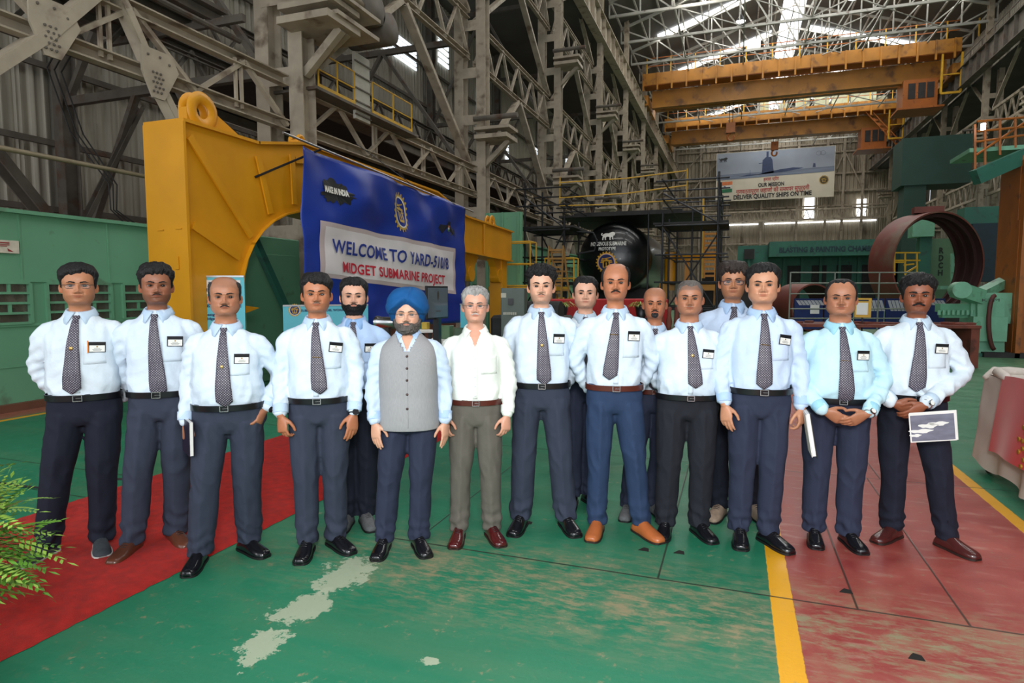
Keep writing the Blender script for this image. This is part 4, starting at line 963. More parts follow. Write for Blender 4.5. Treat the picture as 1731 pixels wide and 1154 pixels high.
    for xx, y0, y1 in ((-.37, 3.43, 5.95), (.62, 3.43, 5.95), (1.10, 3.43, 5.95), (-1.9, 3.43, 5.95), (-.9, 5.95, 8.5), (1.2, 5.95, 8.5), (.8, 8.5, 11.2), (3.2, 3.43, 8.5), (-6.4, 5.95, 11)):
        b = M('MULTIPLY', band(X, xx, .003, .005), M('MULTIPLY', M('GREATER_THAN', Y, y0), M('LESS_THAN', Y, y1))); j = M('MAXIMUM', j, b)
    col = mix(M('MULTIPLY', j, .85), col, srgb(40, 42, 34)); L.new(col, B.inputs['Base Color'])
    L.new(R(mid_, .3, .7, .30, .55), B.inputs['Roughness']); B.inputs['Specular IOR Level'].default_value = .4
    bp = N.new('ShaderNodeBump'); bp.inputs['Strength'].default_value = .25; bp.inputs['Distance'].default_value = .01; L.new(M('SUBTRACT', fine, M('MULTIPLY', j, 1.5)), bp.inputs['Height']); L.new(bp.outputs[0], B.inputs['Normal']); return m
mb = MB(); mb.box((4, 41, -.15), (41, 108, .3)); struct(mb, 'floor', floor_mat())
# lifting-hole slots in the floor plates: little dark recesses with a lip
HOLE = mat('floor_slot_dark', srgb(24, 22, 18), .9)
for i, (x, y) in enumerate(((-.50, 3.80), (-.29, 3.83), (.59, 3.62), (-1.32, 3.98), (.78, 3.05))):
    mb = MB(); mb.prism([(-.03, -.022), (.035, -.022), (.03, .02), (0, .03), (-.012, .012)], lambda u, v, t: (x+u, y+v, t), .0, .003)
    tag(mb.build('floor_slot', HOLE), 'dark lifting slot worn into the floor plates, '+('nearest the tan shoes', 'right of the one by the tan shoes', 'on the red lane', 'behind the white-shirted man, left', 'lowest on the red lane')[i], 'floor slot')

# roof
ZE, ZR, XM = 22.3, 26.3, 4.0
ROOF = mat('roof_sheet_dark', srgb(84, 80, 74), .8, 0, .2, .5)
def zroof(x): return ZE+(ZR-ZE)*(1-abs(x-XM)/13.0)
mb = MB()
for y0, y1 in ((-13, YE),):
    for xa, xb in ((XL-1, XM), (XM, XR+1)):
        za, zb = zroof(xa), zroof(xb); mb.add([(xa, y0, za), (xb, y0, zb), (xb, y1, zb), (xa, y1, za), (xa, y0, za+.2), (xb, y0, zb+.2), (xb, y1, zb+.2), (xa, y1, za+.2)], [(0, 1, 2, 3), (7, 6, 5, 4), (0, 4, 5, 1), (3, 2, 6, 7)])
struct(mb, 'ceiling', ROOF)
mb = MB(); mb.box(((XL+XOL)/2, 41, 17.6), (7.2, 108, .2)); mb.box(((XR+XOR)/2, 41, 17.6), (6.2, 108, .2)); struct(mb, 'ceiling_aisles', ROOF)
sl = atan2(ZR-ZE, 13.0)
for k, y in enumerate([6, 15.9, 25.7, 35.5, 45.3, 55.1, 64.9, 74.7, 84.5]):
    for sd in (-1, 1):
        xc = XM+sd*6.2; zc = zroof(xc)-.12; w = 9.6
        mb = MB(); R = Matrix.Rotation(sd*sl, 3, 'Y'); mb.box((xc, y, zc), (w, 1.1, .05), R); struct(mb, 'window_%d' % (50+k*2+(sd > 0)), DAYL)
        lamp('skylight_daylight', 'AREA', (xc, y, zc-.06), 430, w, 1.1, rot=(0, sd*sl, 0), color=(1, .97, .92))
mb = MB(); mb.box((XM, 55, ZR-.25), (2.6, 76, .06)); struct(mb, 'window_80', DAYL)
for y in (30, 60, 82): lamp('ridge_daylight', 'AREA', (XM, y, ZR-.32), 700, 2.6, 22, color=(1, .97, .92))
# outer walls and end wall
mb = MB(); corrugated(mb, XOL, YE, XOL, -13, 0, 17.5); w = struct(mb, 'wall_left', CORY)
mb = MB(); corrugated(mb, XOR, -13, XOR, YE, 0, 17.5); struct(mb, 'wall_right', CORY)
mb = MB(); corrugated(mb, XOL, YE, XOR, YE, 0, 27.4, .5, .06); struct(mb, 'wall_end', CORX)
for X_ in (XL, XR):
    mb = MB(); corrugated(mb, X_+(-.8 if X_ < 0 else .8), -13, X_+(-.8 if X_ < 0 else .8), YE, 17.5, ZE); struct(mb, 'wall_'+('upper_left' if X_ < 0 else 'upper_right'), CORY)
# daylight panels in the end wall and the long slot
for i, (x, z, w, h) in enumerate(((8.95, 12.9, 1.2, 3.4), (15.2, 12.6, 1.1, 2.2))):
    mb = MB(); mb.box((x, YE-.15, z), (w, .06, h)); struct(mb, 'window_%d' % (30+i), DAYL)
for i, (x0, x1) in enumerate(((-2.6, 2.6), (3.4, 17.0))):
    mb = MB(); mb.box(((x0+x1)/2, YE-.2, 10.9), (x1-x0, .08, .16)); struct(mb, 'window_%d' % (34+i), DAYL)
for i, (y, z, w, h) in enumerate(((32.7, 15.2, 1.3, 2.0), (27.8, 13.5, 3.4, 1.2), (38, 13.2, .6, 2.5), (43, 12, .6, 2.0), (50, 13, 1.2, 1.0), (60, 14, 1.0, 1.5))):
    mb = MB()
    for q in range(6 if h > 1 else 3): mb.box((XOL+.12, y, z-h/2+(q+.5)*h/(6 if h > 1 else 3)), (.05, w, h/(6 if h > 1 else 3)*.62))
    struct(mb, 'window_%d' % (40+i), DAYL2)
# end-wall framing
t = thing('end_wall_frame', 'pale steel framing with posts, rails and a lattice walkway on the far end wall', 'wall framing', (4.5, YE-.5, 0))
for x in (-8.5, -5.2, -1.6, 2.9, 7.4, 10.9, 12.9, 15.2): MB().ibar((x, YE-.45, 0), (x, YE-.45, 23), .28, .35, .05).build('post', STEEL, t)
for z in (8.2, 13.0, 14.9, 17.2, 20.0, 21.2): MB().bar((-9, YE-.3, z), (18, YE-.3, z), .18, .22).build('rail', STEEL, t)
for z in (11.2, 12.5): MB().bar((-9, YE-1.2, z), (18, YE-1.2, z), .22, .22).build('walkway_chord', STEEL, t)
mb = MB()
for k in range(30): x = -9+.9*k; mb.bar((x, YE-1.2, 11.2), (x+.45, YE-1.2, 12.5), .09); mb.bar((x+.45, YE-1.2, 12.5), (x+.9, YE-1.2, 11.2), .09)
mb.build('walkway_lacing', STEEL, t)
mb = MB()
for (xa, za, xb, zb) in ((-8.5, 13, -5.2, 17.2), (-5.2, 13, -8.5, 17.2), (-5.2, 17.2, -1.6, 21), (11, 14.9, 12.9, 20), (12.9, 20, 15.2, 14.9), (-1.6, 8.2, 2.9, 3), (2.9, 3, 7.4, 8.2), (7.4, 8.2, 11, 4), (-8.5, 17.2, -5.2, 21)): mb.bar((xa, YE-.6, za), (xb, YE-.6, zb), .16)
mb.build('brace', STEEL, t)
# columns
def column(X_, Y_, label, near=False):
    sg = 1 if X_ < 0 else -1
    t = thing('steel_column', label, 'column', (X_, Y_, 0), 0, 'laced columns of the '+('left' if sg > 0 else 'right')+' row')
    for dx in (-.42, .42): MB().ibar((X_+dx, Y_, 0), (X_+dx, Y_, 22.8 if dx*sg > 0 else 17.5), .34, .42, .03, up=(0, 1, 0)).build('shaft', STEEL, t)
    for k in range(13):
        z = 1.2+1.6*k
        if z < 17: MB().box((X_, Y_-.2, z), (.8, .03, .35)).build('batten', STEEL, t)
    MB().box((X_, Y_, .15), (1.4, .9, .3)).build('base_plate', STEEL, t)
    for z in (6.9, 12.6): # cantilever bracket shelf
        b = MB(); b.box((X_+sg*.95, Y_-.1, z), (1.2, 1.1, .14)); b.box((X_+sg*.95, Y_-.1, z+.30), (1.3, .9, .10)); b.build('bracket', STEEL, t)
        b = MB(); b.bar((X_+sg*.5, Y_, z-.85), (X_+sg*1.4, Y_, z-.06), .16); b.bar((X_+sg*1.1, Y_-.1, z+.3), (X_+sg*1.1, Y_-.1, z), .14); b.build('bracket_strut', STEEL, t)
        b = MB(); b.tube([(X_+sg*.3, Y_-.55, z+.62), (X_+sg*1.9, Y_-.55, z+.62)], .09, 10); b.build('conduit', STEELD, t)
    return t
c0 = column(XL, 0.0, 'laced grey steel column in the left row, level brackets jutting inward'); c0.location = (XL, BY[0], 0)
nm = ['nearest, out at the left edge', 'first, behind the yellow gantry beam', 'second, just right of the blue banner', 'third, standing right of the second', 'fourth', 'fifth', 'sixth', 'seventh', 'eighth', 'last before the end wall']
c0['label'] = 'laced grey steel column of the left row, '+nm[0]
for k in range(1, 10): dup(c0, (XL, BY[k], 0), label='laced grey steel column of the left row, '+nm[k])
c1 = column(XR, 0.0, 'x'); c1.location = (XR, RY[5], 0); c1['label'] = 'laced steel column of the right row, nearest the camera'
nr = ['second from the camera', 'third from the camera', 'fourth from the camera', 'last']
for k in range(6, 10): dup(c1, (XR, RY[k], 0), label='laced steel column of the right row, '+nr[k-6])
# lattice girders between columns
def girder(X_, y0, y1, z0, z1, n, label, group, m=STEEL, w=.16, vert=(), lace=.10):
    t = thing('lattice_girder', label, 'girder', (X_, (y0+y1)/2, z0), 0, group)
    for z, nme in ((z0, 'bottom_chord'), (z1, 'top_chord')): MB().ubar((X_, y0, z), (X_, y1, z), w, w*1.1, .025).build(nme, m, t)
    for k in range(n):
        a, b = y0+(y1-y0)*k/n, y0+(y1-y0)*(k+1)/n; c = (a+b)/2
        MB().bar((X_, a, z0), (X_, c, z1), lace, lace*.7).build('lacing_bar', m, t); MB().bar((X_, c, z1), (X_, b, z0), lace, lace*.7).build('lacing_bar', m, t)
    for y in vert: MB().bar((X_, y-.07, z0), (X_, y-.07, z1), .05, .05).build('upright', m, t); MB().bar((X_, y+.07, z0), (X_, y+.07, z1), .05, .05).build('upright', m, t)
    return t
bn = ['nearest the camera', 'behind the blue banner', 'between second and third columns', 'between third and fourth columns', 'between fourth and fifth columns', 'between fifth and sixth columns', 'between sixth and seventh columns', 'between seventh and eighth columns', 'at the end wall']
g0 = girder(XL+.25, BY[0]+.3, BY[1]-.3, 4.98, 5.86, 4, 'low lattice girder on the left row, '+bn[0], 'low lattice girders of the left row', w=.17, vert=(BY[0]+3.0, BY[0]+5.6, BY[0]+8.2))
for k in range(1, 9): dup(g0, (XL+.25, g0.location.y+9.8*k, g0.location.z), label='low lattice girder on the left row, '+bn[k])
g1 = girder(XL, BY[1]+.3, BY[2]-.3, 9.7, 11.1, 5, 'middle lattice girder on the left row, '+bn[1], 'middle lattice girders of the left row')
for k in range(2, 9): dup(g1, (XL, g1.location.y+9.8*(k-1), g1.location.z), label='middle lattice girder on the left row, '+bn[k])
g2 = girder(XL, BY[2]+.3, BY[3]-.3, 14.4, 15.8, 5, 'high lattice girder on the left row, '+bn[2], 'high lattice girders of the left row')
for k in range(3, 9): dup(g2, (XL, g2.location.y+9.8*(k-2), g2.location.z), label='high lattice girder on the left row, '+bn[k])
g3 = girder(XR, RY[5]+.3, RY[6]-.3, 8.6, 10.0, 7, 'right-row lattice girder nearest the camera', 'lattice girders of the right row')
gx = ['second', 'third', 'fourth']
for k in (6, 7, 8): dup(g3, (XR, g3.location.y+9.8*(k-5), g3.location.z), label='right-row lattice girder, %s from the camera' % gx[k-6])
g3b = girder(XR, RY[5]+.3, RY[6]-.3, 13.2, 14.6, 7, 'higher right-row lattice girder nearest the camera', 'high lattice girders of the right row')
for k in (6, 7, 8): dup(g3b, (XR, g3b.location.y+9.8*(k-5), g3b.location.z), label='higher right-row lattice girder, %s from the camera' % gx[k-6])
g4 = girder(XOL+.7, BY[0], BY[1], 9.0, 10.0, 6, 'dark lattice girder against the left cladding, '+bn[0], 'dark girders by the left cladding', STEELD, .14)
for k in range(1, 6): dup(g4, (XOL+.7, g4.location.y+9.8*k, g4.location.z), label='dark lattice girder against the left cladding, '+bn[k])
g5 = girder(-12.4, BY[0], BY[1], 6.3, 7.3, 6, 'dark lattice girder in the left aisle, '+bn[0], 'dark girders in the left aisle', STEELD, .16)
for k in range(1, 7): dup(g5, (-12.4, g5.location.y+9.8*k, g5.location.z), label='dark lattice girder in the left aisle, '+bn[k])
# big diagonals with gusset plates
def brace(X_, pts, label, m=STEEL, w=.26, gus=None):
    t = thing('diagonal_brace', label, 'brace', (X_, pts[0][0], pts[0][1]), 0, 'diagonal braces of the '+('left' if X_ < 0 else 'right')+' row')
    sg = 1 if X_ < 0 else -1
    for (a, b) in zip(pts[:-1], pts[1:]): MB().ubar((X_, a[0], a[1]), (X_, b[0], b[1]), w*.55, w, .03, up=(1, 0, 0)).build('brace_arm', m, t)
    if gus:
        y, z = gus; mb = MB(); mb.prism([(-.42, .42), (.30, .42), (.46, .12), (.08, -.50), (-.20, -.50), (-.42, -.05)], lambda u, v, t_: (X_+sg*t_, y+u*.76, z+v*.8), .10, .135); gp_ = mb.build('gusset_plate', m, t)
        for (u, v) in [(-.28, .28), (.0, .30), (.22, .22)]+[(-.18+.09*i+.05*(j % 2), -.02-.09*j) for i in range(3) for j in range(5)]: mb = MB(); mb.lathe([(0, .155), (.022, .152), (.026, .135)], (0, 0, 0), 8, 'X'); mb.xf(lambda p: V((X_+sg*(p.x), y+(u+p.y)*.76, z+(v+p.z)*.8))); mb.build('bolt_head', STEELD, gp_)
    return t
b0 = brace(XL+.28, [(BY[0]+.5, .9), (5.9, 4.95), (6.9, 6.1), (8.6, 8.2)], 'pale diagonal brace running down left from a bolted gusset plate, top left corner', gus=(5.98, 5.08))
b1 = brace(XL+.28, [(BY[1]-.5, .6), (7.65, 4.8), (7.1, 5.8), (5.2, 8.4)], 'pale diagonal brace running down right from the second bolted gusset plate', w=.2, gus=(7.58, 5.0))
for k in range(1, 9):
    y0, y1 = BY[k], BY[k+1] if k < 9 else YE; ym = (y0+y1)/2; q = bn[k] if k < 9 else ''
    if k > 1: brace(XL, [(y0+.4, .5), (ym-.2, 4.9)], 'lower rising diagonal brace on the left row, '+bn[k], w=.22)
    if k > 1: brace(XL, [(y1-.4, .5), (ym+.2, 4.9)], 'lower falling diagonal brace on the left row, '+bn[k], w=.22)
    brace(XL, [(y0+.4, 6.1), (ym-.1, 9.6)], 'middle rising diagonal brace on the left row, '+bn[k], w=.24); brace(XL, [(y1-.4, 6.1), (ym+.1, 9.6)], 'middle falling diagonal brace on the left row, '+bn[k], w=.24)
    brace(XL, [(y0+.4, 11.2), (ym-.1, 14.3)], 'upper rising diagonal brace on the left row, '+bn[k], w=.22); brace(XL, [(y1-.4, 11.2), (ym+.1, 14.3)], 'upper falling diagonal brace on the left row, '+bn[k], w=.22)
    brace(XL, [(y0+.4, 15.9), (ym, 18.2), (y1-.4, 15.9)], 'topmost bent diagonal brace on the left row, '+bn[k], w=.2)
for k in range(5, 9):
    y0, y1 = RY[k], RY[k+1]; ym = (y0+y1)/2; r_ = ['nearest', 'second', 'third', 'fourth'][k-5]
    brace(XR, [(y0+.4, .5), (ym, 8.5), (y1-.4, .5)], 'tall bent diagonal brace on the right row, %s bay' % r_, w=.22); brace(XR, [(y0+.4, 10.1), (ym, 13.1), (y1-.4, 10.1)], 'middle bent diagonal brace on the right row, %s bay' % r_, w=.22)
    brace(XR, [(y0+.4, 14.7), (ym, 18), (y1-.4, 14.7)], 'top bent diagonal brace on the right row, %s bay' % r_, w=.2)
# crane runway beams
for X_, lab in ((XL+.55, 'left'), (XR-1.0, 'right')):
    t = thing('runway_beam', 'long grey crane runway beam along the %s column row with rail on top' % lab, 'runway beam', (X_, 41, 17.4))
    MB().ibar((X_, -12, 18.0), (X_, YE-.6, 18.0), .55, 1.5, .05).build('web_girder', STEEL if X_ < 0 else STEELD, t)
    MB().bar((X_, -12, 18.82), (X_, YE-.6, 18.82), .1, .14).build('rail', STEELD, t)
    mb = MB()
    for y in np.arange(-11, YE-1, 1.6): mb.box((X_, y, 18.0), (.5, .03, 1.4))
    mb.build('stiffeners', STEEL if X_ < 0 else STEELD, t)
    mb = MB()
    for z in (19.6, 20.1): mb.bar((X_-(.5 if X_ < 0 else -.5), -12, z), (X_-(.5 if X_ < 0 else -.5), YE-1, z), .05)
    for y in np.arange(-11, YE-1, 2.4): mb.bar((X_-(.5 if X_ < 0 else -.5), y, 18.8), (X_-(.5 if X_ < 0 else -.5), y, 20.1), .05)
    mb.build('handrail', STEELD, t)
# aisle cross frames and outer posts
def crossframe(Y_, label):
    t = thing('cross_bracing', label, 'bracing', (-12.5, Y_, 0), 0, 'aisle frames of the left bay')
    MB().ibar((XOL+.4, Y_, 0), (XOL+.4, Y_, 17.4), .30, .40, .03, up=(0, 1, 0)).build('outer_post', STEELD, t)
    for z in (6.2, 10.4, 15.8): MB().bar((XOL+.5, Y_, z), (XL-.5, Y_, z), .16, .2).build('tie_beam', STEELD, t)
    for (xa, za, xb, zb) in ((XOL+.5, 6.2, -12.6, 10.4), (-12.6, 10.4, XL-.5, 6.2), (XOL+.5, 10.4, -12.6, 15.8), (-12.6, 15.8, XL-.5, 10.4), (XOL+.6, 2.2, -13.2, 6.2), (-12.0, 6.2, XL-.6, 2.0)): MB().bar((xa, Y_, za), (xb, Y_, zb), .15, .12).build('frame_brace', STEELD, t)
    return t
f0 = crossframe(0, 'x'); f0.location = (-12.5, BY[0], 0); f0['label'] = 'dark braced steel frame across the left aisle, nearest the camera'
for k in range(1, 9): dup(f0, (-12.5, BY[k], 0), label='dark braced steel frame across the left aisle, '+bn[k])
mb = MB()
for z in (3.6, 5.2, 7.0, 8.8, 11.4, 13.4): mb.bar((XOL+.2, -12, z), (XOL+.2, YE-1, z), .09, .14)
tag(mb.build('cladding_rails', STEELD), 'dark horizontal rails carrying the left wall cladding', 'cladding rails', kind='structure')
# long diagonals leaning on the left cladding
brace(-13.6, [(7.4, 5.2), (10.6, 1.2)], 'dark diagonal strut crossing the left cladding beside the yellow gantry', STEELD, .34)
brace(-13.6, [(11.4, 6.0), (9.9, 3.2)], 'thin dark strut meeting the long strut by the left cladding', STEELD, .16)
# roof trusses
def truss(Y_, label):
    t = thing('roof_truss', label, 'roof truss', (XM, Y_, 20.6), 0, 'roof trusses over the main bay')
    zb = 20.9
    MB().bar((XL, Y_, zb), (XR, Y_, zb), .16, .18).build('bottom_chord', STEELW, t)
    for a, b in ((XL, XM), (XM, XR)): MB().bar((a, Y_, zroof(a)-.35), (b, Y_, zroof(b)-.35), .16, .18).build('top_chord', STEELW, t)
    n = 12
    for k in range(n+1):
        x = XL+(XR-XL)*k/n; MB().bar((x, Y_, zb), (x, Y_, zroof(x)-.35), .09).build('upright', STEELW, t)
        if k < n:
            x2 = XL+(XR-XL)*(k+1)/n; a, b = ((x, zroof(x)-.35), (x2, zb)) if k < n/2 else ((x, zb), (x2, zroof(x2)-.35)); MB().bar((a[0], Y_, a[1]), (b[0], Y_, b[1]), .09).build('web_bar', STEELW, t)
    return t
tr0 = truss(0, 'x'); tr0.location = (XM, BY[1], 20.6); tl = ['nearest overhead', 'second', 'third', 'fourth', 'fifth', 'sixth', 'seventh', 'eighth', 'against the end wall']
tr0['label'] = 'pale lattice roof truss over the main bay, '+tl[0]
_yt = [BY[1]+4.9*k for k in range(17)]
for k, y in enumerate(_yt[1:]): dup(tr0, (XM, y, 20.6), label='pale lattice roof truss over the main bay, number %s from the front' % ['two', 'three', 'four', 'five', 'six', 'seven', 'eight', 'nine', 'ten', 'eleven', 'twelve', 'thirteen', 'fourteen', 'fifteen', 'sixteen', 'seventeen'][k])
mb = MB()
for x in np.linspace(XL, XR, 19): mb.bar((x, -12, zroof(x)-.22), (x, YE, zroof(x)-.22), .1, .16)
tag(mb.build('purlins', STEELW), 'long roof purlins under the roof sheets', 'purlins', kind='structure')
mb = MB()
for x in (-4.5, 0, 4.5, 9, 13.5): mb.bar((x, 11, 20.95), (x, YE-.6, 20.95), .1)
for k in range(16):
    for x in (-4.5, 4.5): mb.bar((x, 11+4.9*k, 20.95), (x+4.5, 15.9+4.9*k, 20.95), .07); mb.bar((x+4.5, 11+4.9*k, 20.95), (x, 15.9+4.9*k, 20.95), .07); mb.bar((x+4.5, 11+4.9*k, 20.95), (x+9, 15.9+4.9*k, 20.95), .06)
tag(mb.build('roof_bracing', STEELW), 'horizontal bracing between the roof trusses', 'bracing', kind='structure')
# high-bay lamps
LAMPG = mat('lamp_glow', (1, 1, 1), .5, emit=10); LAMPH = mat('lamp_housing', srgb(90, 90, 92), .4, .5)
for i, (px, py, Y_) in enumerate(((1163, 17, 44), (1238, 42, 52), (1421, 18, 46), (1205, 84, 66), (1411, 176, 84))):
    zc = Y_*cos(YAW)*1.02; x = (px-865.5)/FPX; xx = (x*cos(YAW)-sin(YAW))*1.0; yy = x*sin(YAW)+cos(YAW); X_ = xx/yy*Y_; Z_ = EYE+(492-py)/FPX*(-X_*sin(YAW)+Y_*cos(YAW)); Z_ = min(Z_, 22)
    t = thing('high_bay_lamp', 'lit round high bay lamp in the roof, '+['left of the ridge, nearest', 'second from the left', 'right of the ridge', 'over the orange crane', 'beyond the second crane'][i], 'lamp', (X_, Y_, Z_), 0, 'high bay lamps')
    MB().lathe([(.05, .5), (.10, .42), (.34, .08), (.36, 0)], (X_, Y_, Z_), 20).build('reflector', LAMPH, t, True)
    MB().lathe([(0, -.03), (.26, -.02), (.32, .03), (.3, .06), (0, .06)], (X_, Y_, Z_), 20).build('bulb', LAMPG, t, True)
    MB().tube([(X_, Y_, Z_+.45), (X_, Y_, zroof(X_))], .03, 6).build('rod', LAMPH, t)
    lamp('high_bay_light', 'POINT', (X_, Y_, Z_-.4), 260, .25, color=(1, .97, .92))

# overhead cranes
def crane(Y_, z0, lab, cab=1):
    t = thing('overhead_crane', lab, 'crane', (4.5, Y_, z0))
    x0, x1 = XL+.6, XR-1.2
    for dy, dz, nme in ((0, 0, 'main_girder'), (2.2, .35, 'rear_girder')):
        MB().box(((x0+x1)/2, Y_+dy, z0+.75+dz), (x1-x0-1.2, .7, 1.5)).build(nme, ORA, t)
    MB().box(((x0+x1)/2, Y_-.95, z0+1.65), (x1-x0, 1.5, .12)).build('walkway', ORD, t)
    MB().box(((x0+x1)/2, Y_-1.7, z0+2.15), (x1-x0, .10, 1.0)).build('fascia', ORA, t)
    for x in np.arange(x0, x1+.1, 1.25): MB().box((x, Y_-1.8, z0+1.9), (.14, .12, 1.5)).build('fascia_rib', ORA, t)
    for k in range(13): MB().bar((x0+.3+2.08*k, Y_-1.7, z0+2.6), (x0+.3+2.08*k, Y_-1.7, z0+4.0), .09).build('rail_post', YEL2, t)
    for z in (3.25, 3.95): MB().bar((x0+.2, Y_-1.7, z0+z), (x1-.2, Y_-1.7, z0+z), .07).build('handrail', ORD, t)
    for x in (x0, x1): MB().box((x, Y_+1.7, z0+.55), (.7, 5.4, .9)).build('end_carriage', ORA, t)
    tr = MB().box((-.6, Y_+1.7, z0+1.9), (4.2, 3.4, .6)).build('trolley', ORA, t)
    mb = MB(); mb.lathe([(.0, -.9), (.55, -.9), (.55, .9), (0, .9)], (-1.6, Y_+1.5, z0+2.6), 16, 'X'); mb.box((.6, Y_+1.2, z0+2.6), (.9, .9, .9)); mb.box((-.6, Y_+2.4, z0+2.7), (1.4, .7, 1.0)); mb.build('hoist_drum', DARKM, tr)
    hx_, hz = (-.9, z0-2.2) if cab == 1 else (3.7, z0-.9)
    mb = MB()
    for dx in (-.15, .15): mb.tube([(hx_+dx, Y_+1.7, z0+1.6), (hx_+dx, Y_+1.7, hz+.6)], .03, 6)
    mb.build('hoist_rope', DARKM, t)
    mb = MB(); mb.box((hx_, Y_+1.7, hz+.3), (.8, .5, .9)); k = [(hx_+.28*cos(a)*1.0, Y_+1.7, hz-.5+.32*sin(a)) for a in np.linspace(pi*.6, pi*2.15, 12)]; mb.tube(k, [.10]*11+[.05], 8); mb.tube([(hx_, Y_+1.7, hz), (hx_-.06, Y_+1.7, hz-.22)], .08, 8); mb.build('hook_block', ORD, t)
    if cab:
        cb = MB().box((13.4, Y_+.3, z0-1.0), (2.4, 2.2, 2.2)).build('cab', ORD, t); mb = MB()
        for dx in (-.6, .1, .7): mb.box((13.4+dx, Y_-.82, z0-.8), (.5, .05, 1.2))
        mb.build('cab_window', DARKM, cb); MB().box((13.4, Y_+.2, z0-2.2), (3.2, 2.8, .15)).build('cab_floor', ORD, t)
        mb = MB()
        for x in (14.6, 15.9): mb.bar((x, Y_-1.6, z0+1.6), (x, Y_-1.6, z0-1.4), .14)
        mb.bar((14.6, Y_-1.6, z0-1.4), (15.9, Y_-1.6, z0-1.4), .16); mb.bar((14.6, Y_-1.6, z0), (15.9, Y_-1.6, z0), .08); mb.build('access_cage', YEL2, t)
    return t
cr = crane(60.0, 18.4, 'big orange overhead travelling crane, the nearer of the two')
MB().box((.8, 58.2, 22.4), (1.1, .06, .9)).build('sign_plate', WHT, cr)
cr2 = crane(78.0, 19.0, 'darker orange overhead crane with cream electrical boxes, the farther of the two', 2)
CREAM = mat('cream_enclosure', srgb(196, 200, 168), .6)
for x, w, h in ((2.4, .9, 1.5), (4.4, .9, 1.2), (6.3, 1.3, 2.3), (8.2, 1.4, 2.4), (9.9, 1.5, 1.5), (12.2, 2.4, 1.5), (14.0, .8, 1.0)): MB().box((x, 77.3, 21.2+h/2), (w, .9, h)).build('electrical_box', CREAM, cr2)
mb = MB()
for k in range(7): mb.bar((12.6+.45*k, 76.6, 20.3-.55*k), (13.2+.45*k, 76.6, 20.3-.55*k), .06, .3)
mb.bar((12.3, 76.5, 20.7), (15.6, 76.5, 16.7), .1); mb.bar((12.9, 76.5, 20.7), (16.2, 76.5, 16.7), .1); mb.build('stair', ORD, cr2)

# dark decks in the left aisle
single_ = lambda mb, n, m, l, c: tag(mb.build(n, m), l, c)
t = thing('aisle_mezzanine', 'dark grated mezzanine deck in the left aisle above the nearest lattice girder', 'mezzanine', (-12, 5.5, 7.2))
MB().box((-11.6, 5.2, 7.25), (3.4, 10.4, .08)).build('deck', STEELD, t)
for x in (-10.1, -10.9, -11.7, -12.5): MB().bar((x, 0, 7.12), (x, 10.4, 7.12), .08, .16).build('joist', STEELD, t)
for y in (1.5, 4.5, 7.5, 10.2): MB().bar((-13.4, y, 6.98), (-9.3, y, 6.98), .10, .14).build('cross_beam', STEELD, t)
MB().tube([(-9.8, 0, 6.75), (-9.8, 10.6, 6.75)], .06, 8).build('pipe', STEELD, t)
t = thing('aisle_shade_deck', 'long dark deck added to darken the gap behind the low left lattice girders', 'walkway', (-11, 25, 6.1))  # deck added to stand in for the shade behind the girders
MB().box((-11.0, 31, 6.15), (2.8, 40, .08)).build('deck', DARKM, t)
for x in (-9.7, -12.3): MB().bar((x, 11, 6.0), (x, 51, 6.0), .08, .2).build('joist', STEELD, t)
mb = MB()
for z in (6.6, 7.1): mb.bar((-12.3, 11, z), (-12.3, 51, z), .04)
mb.build('handrail', STEELD, t)
# ---------------- things in the hall ----------------
def at(px, py, zc):
    x, y = (px-865.5)/FPX, -(py-577)/FPX; fz = cos(PITCH)+y*sin(PITCH); k = zc/fz
    return V(((x*cos(YAW)-fz*sin(YAW))*k, (x*sin(YAW)+fz*cos(YAW))*k, EYE+(-sin(PITCH)+y*cos(PITCH))*k))
def single(mb, name, m, label, cat, group=None, smooth=False, kind=None):
    return tag(mb.build(name, m, None, smooth), label, cat, group, kind)
RV = lambda a, b: random.uniform(a, b)

# red carpet runner with a pile edge
CARP = mat('red_carpet_pile', srgb(186, 22, 8), .95, 0, .22, 18, bump=1.0, bscale=260, sheen=.1, spec=.1)
mb = MB(); xa, xb, ya, yb = -4.72, -2.95, -.5, 9.0; n = 240
def edge(x, y): return x+.010*MN.noise(V((y*22, x, 0)))+.006*MN.noise(V((y*70, x, 3)))
vs = []; nx = 24
for j in range(n+1):
    y = ya+(yb-ya)*j/n
    for i in range(nx+1):
        u = i/nx; x = xa+(xb-xa)*u; x = edge(x, y) if i in (0, nx) else x; z = .020+.003*MN.noise(V((x*14, y*14, 1)))+.004*MN.noise(V((x*1.3, y*1.1, 5)))
        if i in (0, nx): z = .003
        vs.append((x, y, z))
mb.add(vs, [(j*(nx+1)+i, j*(nx+1)+i+1, (j+1)*(nx+1)+i+1, (j+1)*(nx+1)+i) for j in range(n) for i in range(nx)])
single(mb, 'red_carpet', CARP, 'long bright red carpet runner laid across the green floor', 'carpet', smooth=True)

